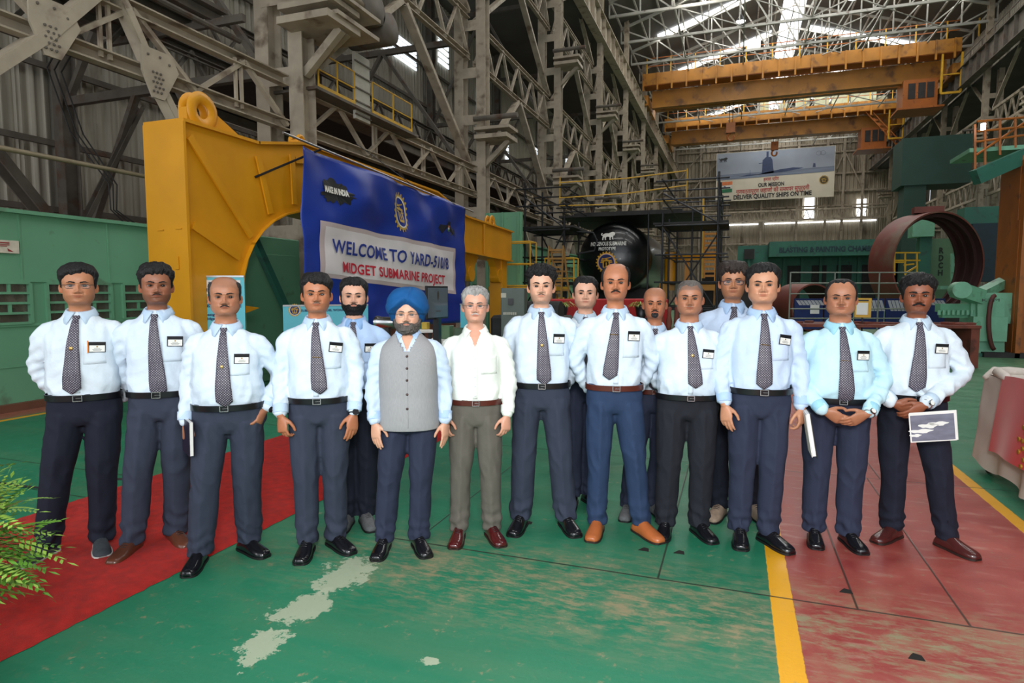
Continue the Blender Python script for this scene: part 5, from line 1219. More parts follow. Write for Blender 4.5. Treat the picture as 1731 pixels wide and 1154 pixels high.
# green partition, front run with windows
def partition(y0, y1, H_, wins, zw0, zw1, label, X_=-9.1):
    t = thing('partition', label, 'partition', (X_, (y0+y1)/2, 0))
    mb = MB(); T_ = .12; ys = [y0]
    mb.box((X_-T_/2, (y0+y1)/2, zw0/2), (T_, y1-y0, zw0)); mb.box((X_-T_/2, (y0+y1)/2, (zw1+H_)/2), (T_, y1-y0, H_-zw1))
    p = y0
    for (a, b) in list(wins)+[(y1, y1)]:
        if a > p: mb.box((X_-T_/2, (p+a)/2, (zw0+zw1)/2), (T_, a-p, zw1-zw0))
        p = b
    mb.build('panel', GRN, t)
    MB().box((X_, (y0+y1)/2, H_+.02), (.16, y1-y0, .05)).build('top_rail', GRN, t)
    MB().box((X_+.05, (y0+y1)/2, .05), (.10, y1-y0, .10)).build('kerb', mat('kerb_brown', srgb(104, 66, 48), .8), t)
    mb = MB()
    for y in np.arange(y0+1.2, y1, 1.25): mb.box((X_+.004, y, H_*.5+zw1*.5), (.012, .02, H_-zw1))
    mb.box((X_+.006, (y0+y1)/2, zw0-.03), (.03, y1-y0, .03)); mb.box((X_+.006, (y0+y1)/2, zw1+.03), (.03, y1-y0, .03)); mb.box((X_+.004, (y0+y1)/2, zw0*.5), (.01, y1-y0, .012)); mb.build('seam_strip', GRN, t)
    for (a, b) in wins:
        f = MB()
        for z in np.linspace(zw0, zw1, 5): f.box((X_+.01, (a+b)/2, z), (.05, b-a, .032))
        for i, z in enumerate(np.linspace(zw0, zw1, 5)[:-1]):
            h = (zw1-zw0)/4
            for q in ((.5,) if i % 2 == 0 else (.28, .72)): f.box((X_+.01, a+(b-a)*q, z+h/2), (.04, .028, h))
        for y in (a, b): f.box((X_+.01, y, (zw0+zw1)/2), (.06, .04, zw1-zw0))
        fo = f.build('window_frame', GRN, t); MB().box((X_-.05, (a+b)/2, (zw0+zw1)/2), (.012, b-a, zw1-zw0)).build('pane', GLASS, fo)
    return t
partition(-3, 9.9, 2.64, ((3.9, 4.6), (4.85, 5.78), (6.0, 6.95), (7.15, 8.1)), 1.17, 1.71, 'sea-green sheet partition with a row of framed windows behind the people at left')
partition(21, 44, 3.7, ((22.0, 24.0), (24.5, 26.5), (27.2, 29.6), (30.4, 32.8), (33.6, 36), (37, 40)), 1.9, 3.0, 'pale green partition with tall windows farther down the left side')
MB_s = MB(); MB_s.box((-10.5, 3.5, 1.0), (.5, 12, .9)); single(MB_s, 'storage_crates', mat('pale_crates', srgb(150, 138, 110), .8, 0, .4, 3), 'pale crates seen through the partition windows', 'crates')
# safety notice on the partition
t = thing('safety_notice', 'faded cream notice with red printing high on the green partition at the left edge', 'sign', (-9.08, 5.5, 2.1)); MB().rbox((-9.075, 5.47, 2.185), (.012, .40, .17), None, .003).build('board', mat('notice_cream', srgb(206, 196, 178), .6, 0, .12, 12), t)
mb = MB()
for (y, z, w, h) in ((5.42, 2.235, .26, .016), (5.42, 2.21, .26, .010), (5.42, 2.192, .2, .010)): mb.box((-9.066, y, z), (.004, w, h))
mb.add([(-9.066, 5.30, 2.12), (-9.066, 5.36, 2.16), (-9.066, 5.35, 2.125)], [(0, 1, 2)]); mb.add([(-9.066, 5.60, 2.12), (-9.066, 5.52, 2.165), (-9.066, 5.53, 2.125)], [(0, 1, 2)]); mb.build('printing', mat('notice_red', srgb(150, 50, 50), .6), t)
# long pipe in front of the cladding
single(MB().tube([(-9.1, -4, 3.50), (-9.1, 11, 3.45)], .035, 10), 'wall_pipe', mat('pale_pipe', srgb(160, 146, 120), .5), 'long pale pipe running level above the green partition', 'pipe', smooth=True)
mb = MB()
for q in range(3): mb.tube([V((-9.0, 6.3+.1*q, 5.0)), V((-9.4, 6.4+.1*q, 4.8)), V((-9.5, 6.75+.1*q, 4.0)), V((-9.4, 7.25+.07*q, 3.3)), V((-9.45, 7.3+.05*q, 2.9)), V((-9.45, 7.6+.12*q, 2.66))], .012, 6)
single(mb, 'hanging_cable', DARKM, 'bundle of black cables drooping down beside the cladding', 'cable')
mb = MB(); pts = [at(0, 812, 4.3), at(60, 818, 4.25), at(140, 826, 4.2)]
mb.tube([(-8.4, 3.28, .008), (-7, 3.33, .008), (-6.0, 3.30, .008), (-5.0, 3.36, .008)], .008, 6); single(mb, 'floor_cable', DARKM, 'thin black cable lying on the floor behind the leftmost person', 'cable')
mb = MB(); mb.prism([(-.16, -.02), (.0, .02), (.10, .05), (.12, .02), (.02, -.02), (-.14, -.045)], lambda u, v, t_: (-4.98+u, 3.72+v, t_), 0, .008); single(mb, 'rubber_strip', DARKM, 'short black rubber strip left of the second person', 'strip')

# ---- yellow gantry ----
gt = thing('gantry_frame', 'big yellow welded gantry beam with arched leg, ribs and lifting eyes, behind the banner', 'gantry', (-6.7, 6.5, 0))
arc = []
for a in np.linspace(0, 1, 9): arc.append((8.35-1.55*cos(a*pi/2)*1.0, 1.55+1.32*sin(a*pi/2)))
out = [(5.95, 0), (6.80, 0)]+arc+[(14.4, 2.60), (17.8, 2.52), (17.8, 3.36), (14.4, 3.44), (12.8, 3.80), (8.2, 3.87), (7.2, 3.66), (5.95, 3.66)]
fy_ = lambda u, v, t_: (t_, u, v)
MB().prism(out, fy_, -6.46, -6.43).build('side_plate', YEL, gt); MB().prism(out, fy_, -6.98, -6.95).build('side_plate', YEL, gt)
mb = MB(); mb.box((-6.70, 5.93, 1.83), (.66, .04, 3.66)); mb.build('end_plate', YEL, gt)
mb = MB()
for a, b in ((5.95, 7.2),): mb.bar((-6.7, 5.92, 3.68), (-6.7, 7.22, 3.68), .66, .04)
for a, b in (((7.2, 3.68), (8.2, 3.89)), ((8.2, 3.89), (12.8, 3.82)), ((12.8, 3.82), (14.4, 3.46)), ((14.4, 3.46), (17.85, 3.38))): mb.bar((-6.7, a[0], a[1]), (-6.7, b[0], b[1]), .66, .04)
mb.build('top_flange', YEL, gt)
mb = MB(); pa = [(6.80, 0)]+arc+[(14.4, 2.60), (17.8, 2.52)]
for a, b in zip(pa[:-1], pa[1:]): mb.bar((-6.69, a[0], a[1]), (-6.69, b[0], b[1]), .70, .04, up=(1, 0, 0)) if False else mb.add([(-6.36, a[0], a[1]), (-7.02, a[0], a[1]), (-7.02, b[0], b[1]), (-6.36, b[0], b[1]), (-6.36, a[0]-.03, a[1]-.035), (-7.02, a[0]-.03, a[1]-.035), (-7.02, b[0]-.03, b[1]-.035), (-6.36, b[0]-.03, b[1]-.035)], [(0, 1, 2, 3), (7, 6, 5, 4), (0, 3, 7, 4), (1, 5, 6, 2), (0, 4, 5, 1), (3, 2, 6, 7)])
mb.build('arch_flange', YEL, gt)
for (a, b) in (((6.03, 3.50), (7.02, 2.36)), ((6.03, 2.42), (6.78, 2.06)), ((7.20, 3.50), (7.42, 2.72)), ((7.92, 3.66), (7.95, 2.92)), ((9.5, 3.8), (9.5, 2.9)), ((15.6, 3.40), (15.6, 2.6)), ((8.0, 3.60), (8.6, 3.70))):
    MB().bar((-6.40, a[0], a[1]), (-6.40, b[0], b[1]), .10, .025, up=(1, 0, 0)).build('stiffener_rib', YEL, gt)
def eye_lug(y, z, r, w, par, dz=0):
    mb = MB(); n = 20; ho = r*.36; o = []
    for k in range(n+1): a = -pi*.02+pi*1.04*k/n; o.append((cos(a)*r, sin(a)*r))
    base = [(-r*1.0, -r*.9), (w, -r*.9-dz)]
    for X_ in (-6.58, -6.72):
        ring = [(y+u, z+v) for u, v in o]; inn = [(y+cos(pi*2*k/n)*ho, z+sin(pi*2*k/n)*ho) for k in range(n)]
        mb.tube([(X_, y+cos(a)*(r+ho)/2, z+sin(a)*(r+ho)/2) for a in [2*pi*k/24 for k in range(24)]], [(.035, (r-ho)/2)]*24, 8, closed=True, ref=(1, 0, 0))
    mb.prism([(y-r, z-r*1.15), (y+w, z-r*1.15-dz), (y+r*.9, z+.1*r), (y+r*.6, z-.45*r), (y-r*.6, z-.45*r), (y-r, z)], fy_, -6.72, -6.58); return mb.build('lifting_eye', YEL, par, 'auto')
eye_lug(6.42, 3.92, .25, .95, gt, .02); eye_lug(8.35, 3.98, .10, .16, gt); eye_lug(16.6, 3.55, .20, .7, gt, .04)
for y in (15.0, 17.1):
    mb = MB(); mb.prism([(y-.55, 2.56), (y+.55, 2.56), (y+.30, 2.30), (y+.2, 2.05), (y-.2, 2.05), (y-.30, 2.30)], fy_, -6.75, -6.55); mb.lathe([(0, -.14), (.2, -.14), (.2, .14), (0, .14)], (-6.65, y, 2.05), 18, 'X'); mb.build('hanging_lug', YEL, gt)
MB().box((-6.7, 17.4, 1.26), (.4, .4, 2.52)).build('end_leg', YEL, gt)
mb = MB()
for (y, z) in ((6.0, 2.35), (6.0, 2.36)): pass
for (x, z, w, h) in ((-6.85, 1.85, .05, .20), (-6.55, 1.95, .06, .16), (-6.80, 2.36, .10, .012), (-6.50, 2.37, .10, .012), (-6.86, 1.55, .04, .16)): mb.box((x, 5.90, z), (w, .012, h))
mb.build('weld_scar', YEL, gt)
MB().prism([(6.80, 1.25), (7.25, 1.36), (6.80, 1.42)], lambda u, v, t_: (t_, u, v), -6.55, -6.50).build('gusset_tab', YEL, gt)

# ---- blue banner ----
BLU = mat('banner_blue_vinyl', srgb(24, 54, 150), .38, 0, .07, 1.5, spec=.5); PANEL = mat('banner_grey_border', srgb(196, 178, 176), .45, 0, .03); PANW = mat('banner_white_panel', srgb(226, 218, 218), .45, 0, .03)
def Bf(u, v, o=0.0):
    TL, TR, BR, BL = (7.68, 3.71), (13.49, 3.53), (13.35, .87), (7.57, 1.01)
    y = (TL[0]*(1-u)+TR[0]*u)*v+(BL[0]*(1-u)+BR[0]*u)*(1-v); z = (TL[1]*(1-u)+TR[1]*u)*v+(BL[1]*(1-u)+BR[1]*u)*(1-v)
    sw = sum(exp(-((u-c)/.16)**2)*(.09*(v**1.5)) for c in (.26,))*sin(max(0, min(1, (1-v)*2.2))*pi)
    f = .030*sin(u*31+v*9)*(.3+.7*v)+.055*sin((u-.22)*13+(1-v)*6)*v+.05*MN.noise(V((u*9, v*7, 2)))+.012*sin(abs(u-.48)*20+(1-v)*5)*exp(-((u-.48)/.25)**2)
    return V((-6.0+f+sw+o, y+.012*sin(v*17+u*5), z))
bt = thing('welcome_banner', 'large blue vinyl welcome banner hung from a pole on the yellow gantry', 'banner', (-6.0, 10.5, .9))
mb = MB(); mb.grid(lambda u, v: tuple(Bf(u, v)), 90, 44); mb.build('cloth', BLU, bt, True, mods=(('SOLIDIFY', dict(thickness=.004, offset=0)),))
# panel in banner coordinates: solve by (y,z)
def Pf(u, v, o=.012):
    TL, TR, BR, BL = (7.98, 2.67), (12.89, 2.56), (12.87, 1.53), (7.98, 1.82)
    y = (TL[0]*(1-u)+TR[0]*u)*v+(BL[0]*(1-u)+BR[0]*u)*(1-v); z = (TL[1]*(1-u)+TR[1]*u)*v+(BL[1]*(1-u)+BR[1]*u)*(1-v)
    uu = (y-7.62)/5.8; vv = (z-(1.01-.14*uu))/(2.70-.04*uu); q = Bf(uu, vv, o); return V((q.x, y, z))
mb = MB(); mb.grid(lambda u, v: tuple(Pf(u, v, .007)), 70, 16); mb.build('border_panel', PANEL, bt, True)
mb = MB(); mb.grid(lambda u, v: tuple(Pf(.022+.956*u, .075+.84*v, .010)), 70, 14); mb.build('white_panel', PANW, bt, True)
def densify(vs, fs): return vs, fs
mb = MB(); put_text(mb, 'WELCOME TO YARD-510/8', lambda a, b: tuple(Pf(a, b+.055*(a-.5), .026)), .492, .50, .235, .872, bold=.022, space=1.06, fine=.12); mb.build('lettering', mat('banner_navy_ink', srgb(34, 56, 140), .5), bt)
mb = MB(); put_text(mb, 'MIDGET SUBMARINE PROJECT', lambda a, b: tuple(Pf(a, b+.055*(a-.5), .026)), .50, .165, .185, .775, bold=.022, space=1.04, fine=.12); mb.build('lettering', mat('banner_red_ink', srgb(196, 28, 52), .5), bt)
GOLDI = mat('emblem_gold_ink', srgb(206, 160, 48), .45); WHI = mat('emblem_white_ink', srgb(230, 226, 216), .5); BLKI = mat('black_ink', srgb(20, 22, 24), .5); NAVI = mat('emblem_navy_ink', srgb(22, 40, 100), .5)
def gear_emblem(par, fn, rad, m1=GOLDI, m2=WHI, m3=None):
    # toothed wheel, ring, and a derrick-and-anchor device; fn(u,v,layer)
    n = 20; o = []
    for k in range(n):
        for da, rr in ((-.26, .88), (-.17, 1.0), (.17, 1.0), (.26, .88)): a = 2*pi*(k+da)/n; o.append((cos(a)*rr*rad, sin(a)*rr*rad))
    N_ = len(o); inn = [(x*.78/ (math.hypot(x, y)/rad), y*.78/(math.hypot(x, y)/rad)) for x, y in o]
    mb = MB(); mb.add([fn(u, v, 1) for u, v in o+inn], [(i, (i+1) % N_, N_+(i+1) % N_, N_+i) for i in range(N_)]); mb.build('gear_ring', m1, par)
    r1 = [(cos(2*pi*k/40)*.79*rad, sin(2*pi*k/40)*.79*rad) for k in range(40)]; r2 = [(x*.91, y*.91) for x, y in r1]
    mb = MB(); mb.add([fn(u, v, 2) for u, v in r1+r2], [(i, (i+1) % 40, 40+(i+1) % 40, 40+i) for i in range(40)]); mb.build('inner_ring', m2, par)
    if m3: mb = MB(); mb.add([fn(u*.98, v*.98, .5) for u, v in r2], [tuple(range(40))]); mb.build('ground', m3, par)
    mb = MB(); R_ = rad
    def seg(a, b, w):
        dx, dy = b[0]-a[0], b[1]-a[1]; l = math.hypot(dx, dy); nx_, ny_ = -dy/l*w/2, dx/l*w/2
        mb.add([fn((a[0]+nx_)*R_, (a[1]+ny_)*R_, 1.5), fn((a[0]-nx_)*R_, (a[1]-ny_)*R_, 1.5), fn((b[0]-nx_)*R_, (b[1]-ny_)*R_, 1.5), fn((b[0]+nx_)*R_, (b[1]+ny_)*R_, 1.5)], [(0, 1, 2, 3)])
    for a, b, w in (((-.28, -.45), (-.28, .15), .12), ((.28, -.45), (.28, .15), .12), ((-.5, .15), (.5, .15), .12), ((0, .1), (0, .35), .10), ((-.45, .28), (.45, .45), .07), ((-.4, .38), (.2, .22), .06), ((-.28, -.45), (.28, -.45), .12), ((0, -.4), (0, .0), .12), ((-.55, .0), (-.2, .02), .08), ((.2, -.02), (.55, .02), .08)): seg(a, b, w)
    mb.build('device', m1, par)
gear_emblem(bt, lambda u, v, l: tuple(Bf(.478+u, .675+v*1.0, .006+.004*l)), .118 if False else .068, GOLDI, WHI) if False else None
def bemb(u, v, l): return tuple(Bf(.487+u*.36, .800+v*.90, .008+.003*l))
gear_emblem(bt, bemb, .155, mat('banner_emblem_gold', srgb(196, 160, 70), .45), WHI)
# splash mark with lettering
mb = MB(); rr = random.Random(5); o = []
for k in range(60):
    a = 2*pi*k/60; r = 1+.45*MN.noise(V((cos(a)*3.5, sin(a)*3.5, 2)))+(.35*rr.random() if sin(a) < -.2 else .15*rr.random()); o.append((.128+cos(a)*r*.052, .805+sin(a)*r*.062))
mb.add([tuple(Bf(.128, .805, .010))]+[tuple(Bf(u, v, .010)) for u, v in o], [(0, i+1, (i+1) % 60+1) for i in range(60)]); mb.build('splash_mark', BLKI, bt)
mb = MB(); put_text(mb, 'MAKE IN INDIA', lambda a, b: tuple(Bf(a, b, .032)), .126, .790, .034, .090, bold=.05, fine=.3); mb.build('lettering', WHI, bt)
# small submarine silhouette
mb = MB(); so = [(-.075, 0), (-.065, .022), (-.02, .026), (-.012, .052), (.012, .052), (.016, .026), (.05, .02), (.062, .008), (.075, .03), (.078, -.03), (.062, -.012), (.04, -.026), (-.05, -.028)]
mb.add([tuple(Bf(.83+u, .765+v*1.3, .010)) for u, v in so], [tuple(range(len(so)))]); mb.build('submarine_print', mat('banner_dark_ink', srgb(26, 32, 48), .5), bt)
for i, c in enumerate(((210, 120, 70), (230, 230, 230), (70, 130, 80))): mb = MB(); mb.add([tuple(Bf(.822+a, .785-.016*i+b, .014)) for a, b in ((0, 0), (.018, 0), (.018, .016), (0, .016))], [(0, 1, 2, 3)]); mb.build('flag_print', mat('flag_stripe_%s' % ('saffron', 'white', 'green')[i], srgb(*c), .5), bt)
mb = MB(); mb.tube([(-6.0, 7.25, 3.80), (-6.0, 10.6, 3.655), (-6.0, 13.9, 3.50)], .018, 8); mb.build('hanging_pole', mat('galvanised_pole', srgb(150, 150, 150), .35, .8), bt)
mb = MB(); mb.tube([(-6.02, 8.15, 3.77), (-6.42, 7.15, 3.20)], .016, 6); mb.tube([(-6.0, 11.0, 3.65), (-6.9, 10.4, 4.4)], .008, 6); mb.build('prop_rod', BLACKT, bt)

# green doorway frame and dark machinery behind the arch
t = thing('green_cabinet', 'tall light green sheet cabinet standing behind the arched gantry leg', 'cabinet', (-8.0, 8.8, 0)); MB().rbox((-8.3, 9.0, 1.28), (1.0, 1.6, 2.56), None, .02).build('body', GRN, t)
MB().rbox((-7.79, 9.0, 1.2), (.02, 1.3, 2.1), None, .004).build('door', GRN, t)
single(MB().bar((-7.55, 8.35, 2.45), (-7.35, 9.6, .05), .12, .10), 'leaning_strut', GRD, 'dark green steel strut leaning beside the arched gantry leg', 'strut')
t = thing('grey_tank', 'pale grey dust hopper and sheet metal cover seen between gantry arch and banner', 'hopper', (-7.6, 10.5, 0))
MB().lathe([(.55, 0), (.6, .1), (.6, 1.9), (.3, 2.3)], (-7.7, 10.8, 0), 22).build('drum', mat('dull_galvanised', srgb(128, 124, 114), .6, .2, .2, 2), t, True)
mb = MB(); mb.add([(-8.3, 10.3, 2.95), (-7.1, 10.0, 2.6), (-7.1, 11.3, 2.55), (-8.3, 11.6, 2.9)], [(0, 1, 2, 3)]); mb.add([(-8.2, 10.4, 2.5), (-7.0, 10.0, 2.3), (-7.0, 11.2, 2.2), (-8.2, 11.5, 2.45)], [(0, 1, 2, 3)]); mb.build('sheet_cover', mat('brown_sheet', srgb(128, 112, 92), .7, 0, .2, 2), t)
# platform on the first bracket: railings, panel, rolls
pf = thing('access_platform', 'high access platform with yellow handrails and a white ladder panel on the left row', 'platform', (-8.4, 12.8, 5.8))
MB().box((-8.9, 13.3, 5.82), (1.2, 4.4, .06)).build('deck', STEELD, pf)
for (ya, yb) in ((11.3, 12.62), (13.37, 15.3)):
    mb = MB(); mb.bar((-8.4, ya, 5.90), (-8.4, yb, 5.90), .03, .12)
    for z in (6.25, 6.62): mb.tube([(-8.4, ya, z), (-8.4, yb, z)], .02, 6)
    for y in (ya, (ya+yb)/2, yb): mb.tube([(-8.4, y, 5.85), (-8.4, y, 6.62)], .02, 6)
    mb.build('handrail', YEL2, pf)
lp = MB().rbox((-8.45, 12.98, 6.35), (.08, .62, 1.5), None, .01).build('ladder_panel', mat('pale_panel', srgb(176, 172, 160), .6, 0, .1), pf); mb = MB()
for z in (5.7, 6.0, 6.3, 6.6, 6.9): mb.box((-8.40, 12.98, z), (.03, .66, .03))
mb.build('panel_rungs', STEELD, lp)
bp = thing('bracket_platform', 'heavy cantilever bracket shelf on the first column with ducts lying on it', 'bracket platform', (-8.2, 11, 6.9))
MB().box((-8.1, 11.35, 7.0), (1.4, 1.5, .08)).build('shelf', STEEL, bp); MB().box((-8.05, 11.3, 7.32), (1.5, 1.4, .07)).build('shelf', STEEL, bp)
MB().bar((-8.8, 11.1, 6.0), (-7.6, 11.3, 6.95), .16).build('strut', STEEL, bp); MB().box((-7.6, 11.1, 7.55), (.14, .14, .5)).build('post', STEEL, bp)
MB().tube([(-7.6, 10.4, 7.85), (-8.0, 12.6, 7.85)], .09, 10).build('pipe', STEEL, bp, True)
for (y, z) in ((12.6, 7.9), (13.2, 7.7)): MB().lathe([(0, -.55), (.34, -.55), (.36, -.45), (.36, .45), (.34, .55), (0, .55)], (-8.3, y, z), 22, 'X').build('duct_roll', STEELD, bp, True)

# ---- display posters ----
CYAN = mat('poster_cyan', srgb(98, 190, 206), .5, 0, .04); PWH = mat('poster_white', srgb(226, 226, 222), .5); PNAV = mat('poster_text_ink', srgb(30, 52, 92), .6)
def poster(name, label, A, B, z0, z1, lines, lean=.04, strip=None):
    A, B = V(A), V(B); d = (B-A); W_ = d.length; d.normalize(); n = V((d.y, -d.x)); c = (A+B)/2
    t = thing(name, label, 'poster', (c.x, c.y, 0))
    def F(u, v, o=0): z = z0+(z1-z0)*v; q = A+d*(W_*u)+n*(o-lean*(v)); return (q.x, q.y, z)
    mb = MB(); mb.add([F(0, 0, 0), F(1, 0, 0), F(1, 1, 0), F(0, 1, 0), F(0, 0, -.008), F(1, 0, -.008), F(1, 1, -.008), F(0, 1, -.008)], [(0, 1, 2, 3), (7, 6, 5, 4), (0, 4, 5, 1), (1, 5, 6, 2), (2, 6, 7, 3), (3, 7, 4, 0)]); mb.build('sheet', CYAN, t)
    mb = MB(); mb.bar(F(0, 1, 0), F(1, 1, 0), .022, .022); mb.build('top_bar', mat('aluminium_bar', srgb(210, 210, 212), .3, .6), t)
    mb = MB(); mb.bar(F(.5, 1, -.03), F(.5, -z0/(z1-z0), -.06), .02); mb.bar(F(.05, -z0/(z1-z0)+.02, -.02), F(.95, -z0/(z1-z0)+.02, -.02), .18, .05); mb.build('stand', mat('stand_grey', srgb(120, 120, 124), .4, .5), t)
    ar = W_/(z1-z0)
    gear_emblem(t, lambda u, v, l: F(.13+u, .925+v*ar, .002+.0015*l), .075, GOLDI, PWH, NAVI)
    if strip: mb = MB(); u0, v0, u1, v1 = strip; mb.add([F(u0, v0, .003), F(u1, v0, .003), F(u1, v1, .003), F(u0, v1, .003)], [(0, 1, 2, 3)]); mb.build('title_strip', PWH, t)
    mb = MB()
    for (s_, x, y, h, w, al) in lines: put_text(mb, s_, lambda a, b: F(a, b, .006), x, y, h, w, align=al, bold=.03)
    mb.build('lettering', PNAV, t); return t
poster('roll_up_poster', 'cyan roll-up poster about submarine parts behind the man with the notebook', (-6.62, 6.13), (-5.96, 6.36), .10, 1.79,
       [('SUBMARINE AND', .62, .935, .024, .56, 'C'), ('INDIGENOUS PARTS', .62, .885, .024, .64, 'C'), ('PLANT AND', .14, .80, .022, .5, 'L'), ('CONSTRUCTION BASE', .14, .765, .022, .80, 'L'), ('Design and', .24, .70, .018, .4, 'L'), ('Midget Equipment', .24, .67, .018, .62, 'L')], strip=(.23, .865, .93, .972))
pa, pb = at(478, 517, 8.6), at(622, 512, 9.2)
poster('display_board', 'wide cyan display board half hidden behind the man with swept hair and the bearded man', (pa.x, pa.y), (pb.x, pb.y), .55, 1.40, [('SUBMARINE MODEL WORK', .45, .90, .035, .5, 'C')], lean=.0, strip=None)
pa, pb = at(778, 516, 9.5), at(815, 516, 9.2)
poster('narrow_poster', 'narrow cyan poster peeping out left of the grey-haired man', (pa.x, pa.y), (pb.x, pb.y), .3, 1.40, [], lean=.0)
# monitor on a stand
m0 = at(721, 512, 8.6); m1 = at(755, 512, 9.1); c = (m0+m1)/2; d = (m1-m0); d.z = 0; W_ = d.length; d.normalize(); nn = V((d.y, -d.x, 0)); z0, z1 = 1.22, 1.66
t = thing('monitor_stand', 'black portrait display screen on a black post between turban and white shirt', 'monitor', (c.x, c.y, 0)); R = Matrix((d, -nn, V((0, 0, 1)))).transposed()
ms = MB().rbox((c.x, c.y, (z0+z1)/2), (W_+.03, .035, z1-z0+.03), R, .006).build('bezel', C0['black'], t); MB().box((c.x+nn.x*.019, c.y+nn.y*.019, (z0+z1)/2), (W_-.01, .003, z1-z0-.02), R).build('screen', mat('dim_screen', srgb(96, 106, 116), .15, 0, .15, 2), ms)
def mf(u, v, l=1): q = c+d*u*.6+nn*(.021+.0006*l); return (q.x, q.y, z1-.12+v)
mb = MB(); o = [(cos(a)*.045, sin(a)*.062) for a in np.linspace(0, 2*pi, 20)[:-1]]; mb.add([mf(u, v) for u, v in o], [tuple(range(19))]); mb.build('screen_emblem', mat('screen_emblem_ink', srgb(70, 66, 60), .4), ms)
mb = MB(); q = c+d*0+nn*.022; mb.box((q.x, q.y, z0+.10), (.13, .002, .018), R); mb.build('screen_caption', C0['ink'], ms)
MB().box((c.x, c.y, (z0)/2), (.09, .09, z0)).build('post', C0['black'], t); MB().rbox((c.x, c.y, .02), (.5, .4, .04), R, .01).build('base', C0['black'], t)
# clutter tables behind the centre
def table(label, a, b, z, dep, m, items=()):
    a, b = V(a), V(b); d = (b-a); L_ = d.length; d.normalize(); n = V((-d.y, d.x)); c = (a+b)/2+n*dep/2
    t = thing('work_table', label, 'table', (c.x, c.y, 0)); R = Matrix.Rotation(atan2(d.y, d.x), 3, 'Z'); MB().rbox((c.x, c.y, z-.02), (L_, dep, .04), R, .006).build('tabletop', m, t)
    for sx in (-1, 1):
        for sy in (-1, 1): q = c+d*(L_/2-.06)*sx+n*(dep/2-.06)*sy; MB().bar((q.x, q.y, 0), (q.x, q.y, z-.04), .04).build('leg', DARKM, t)
    MB().rbox((c.x, c.y, z*.45), (L_-.1, dep-.1, .03), R, .005).build('shelf', m, t); return t
pa, pb = at(683, 560, 9.4), at(735, 560, 9.6); table('white-topped work table seen between turban and monitor', (pa.x, pa.y), (pb.x, pb.y), 1.0, .5, WHT)
pa, pb = at(722, 575, 9.0), at(790, 572, 9.0); table('white-topped bench behind the shoulder of the white-shirted man', (pa.x, pa.y), (pb.x, pb.y), .88, .6, WHT)
for i, (px, zc, w, h, c_, lab) in enumerate(((700, 9.8, .12, .16, (60, 110, 80), 'small green tin on the table beside the turban'), (712, 9.7, .10, .11, (190, 160, 60), 'small mustard tin on the table beside the turban'), (748, 9.3, .16, .20, (88, 116, 84), 'green box on the bench below the monitor'), (770, 9.2, .13, .17, (70, 90, 70), 'dark green box on the bench left of the grey-haired man'))):
    q = at(px, 560, zc); z = 1.0 if i < 2 else .88; mb = MB(); mb.rbox((q.x, q.y+.15, z+h/2), (w, w, h), None, .008); single(mb, 'box' if i > 1 else 'tin', mat('clutter_paint_%s' % 'abcd'[i], srgb(*c_), .5), lab, 'box' if i > 1 else 'tin')
q = at(655, 545, 8.0); mb = MB(); mb.lathe([(0, -.16), (.085, -.16), (.085, -.12), (.075, -.1), (.075, .12), (0, .12)], q, 20, 'X'); t = thing('steel_canister', 'shiny steel canister lying on a stand left of the turban', 'canister', (q.x, q.y, 0)); mb.build('shell', C0['steel'], t, 'auto'); MB().bar((q.x, q.y, 0), (q.x, q.y, q.z-.07), .06).build('stand', DARKM, t)

# control cabinet and clutter behind
q = at(862, 540, 12.0); t = thing('control_cabinet', 'grey-green control cabinet with small window left of the curly-haired man', 'cabinet', (q.x, q.y, 0)); R = Matrix.Rotation(.2, 3, 'Z')
CB = mat('cabinet_grey', srgb(88, 98, 90), .5, 0, .1); MB().rbox((q.x, q.y+.25, .85), (.46, .45, 1.62), R, .01).build('body', CB, t); mb = MB(); mb.box((q.x+.02, q.y-.02, 1.40), (.10, .03, .12), R); mb.build('gauge', C0['black'], t)
mb = MB(); mb.box((q.x-.13, q.y-.0, 1.52), (.10, .02, .09), R); 
for k in range(7): mb.box((q.x-.12+.04*k, q.y, 1.17), (.025, .02, .05), R)
mb.build('label_plate', mat('cabinet_label', srgb(190, 186, 170), .6), t)
q = at(900, 560, 13.0); t = thing('engine_block', 'dark pump unit among clutter behind the curly-haired man', 'pump', (q.x, q.y, 0)); MB().rbox((q.x, q.y, .55), (1.6, .8, 1.1), None, .06).build('housing', DARKM, t); MB().lathe([(0, -.4), (.25, -.4), (.25, .4), (0, .4)], (q.x+.3, q.y-.3, 1.15), 16, 'X').build('motor', DARKM, t)

# tall green panel beyond the gantry end, and yellow cage
t = thing('green_screen_wall', 'tall pale green sheet screen beyond the free end of the yellow gantry', 'screen', (-7.3, 19.5, 0)); MB().add([], []).box((-7.35, 19.6, 2.1), (1.3, .12, 4.2)).build('sheet', GRN, t)
mb = MB()
for x in (-7.9, -7.35, -6.8): mb.box((x, 19.5, 2.1), (.06, .06, 4.2))
mb.build('frame', GRN, t)
def cage(label, x0, x1, y0, y1, z0, z1, m=YEL2, name='guard_rail', n=2):
    t = thing(name, label, 'railing', ((x0+x1)/2, (y0+y1)/2, z0)); P_ = [(x0, y0), (x1, y0), (x1, y1), (x0, y1)]
    for (x, y) in P_: MB().tube([(x, y, z0), (x, y, z1)], .022, 6).build('post', m, t)
    for z in np.linspace(z0+.02, z1, n+1): MB().tube([(x, y, z) for x, y in P_], .020, 6, closed=True).build('rail', m, t)
    return t
cage('yellow tubular guard cage below the gantry end', -6.9, -5.9, 18.0, 18.6, 1.75, 3.1)
cage('second yellow guard cage behind the curly hair', -6.1, -5.1, 20.2, 20.8, 0, 2.7, n=4)
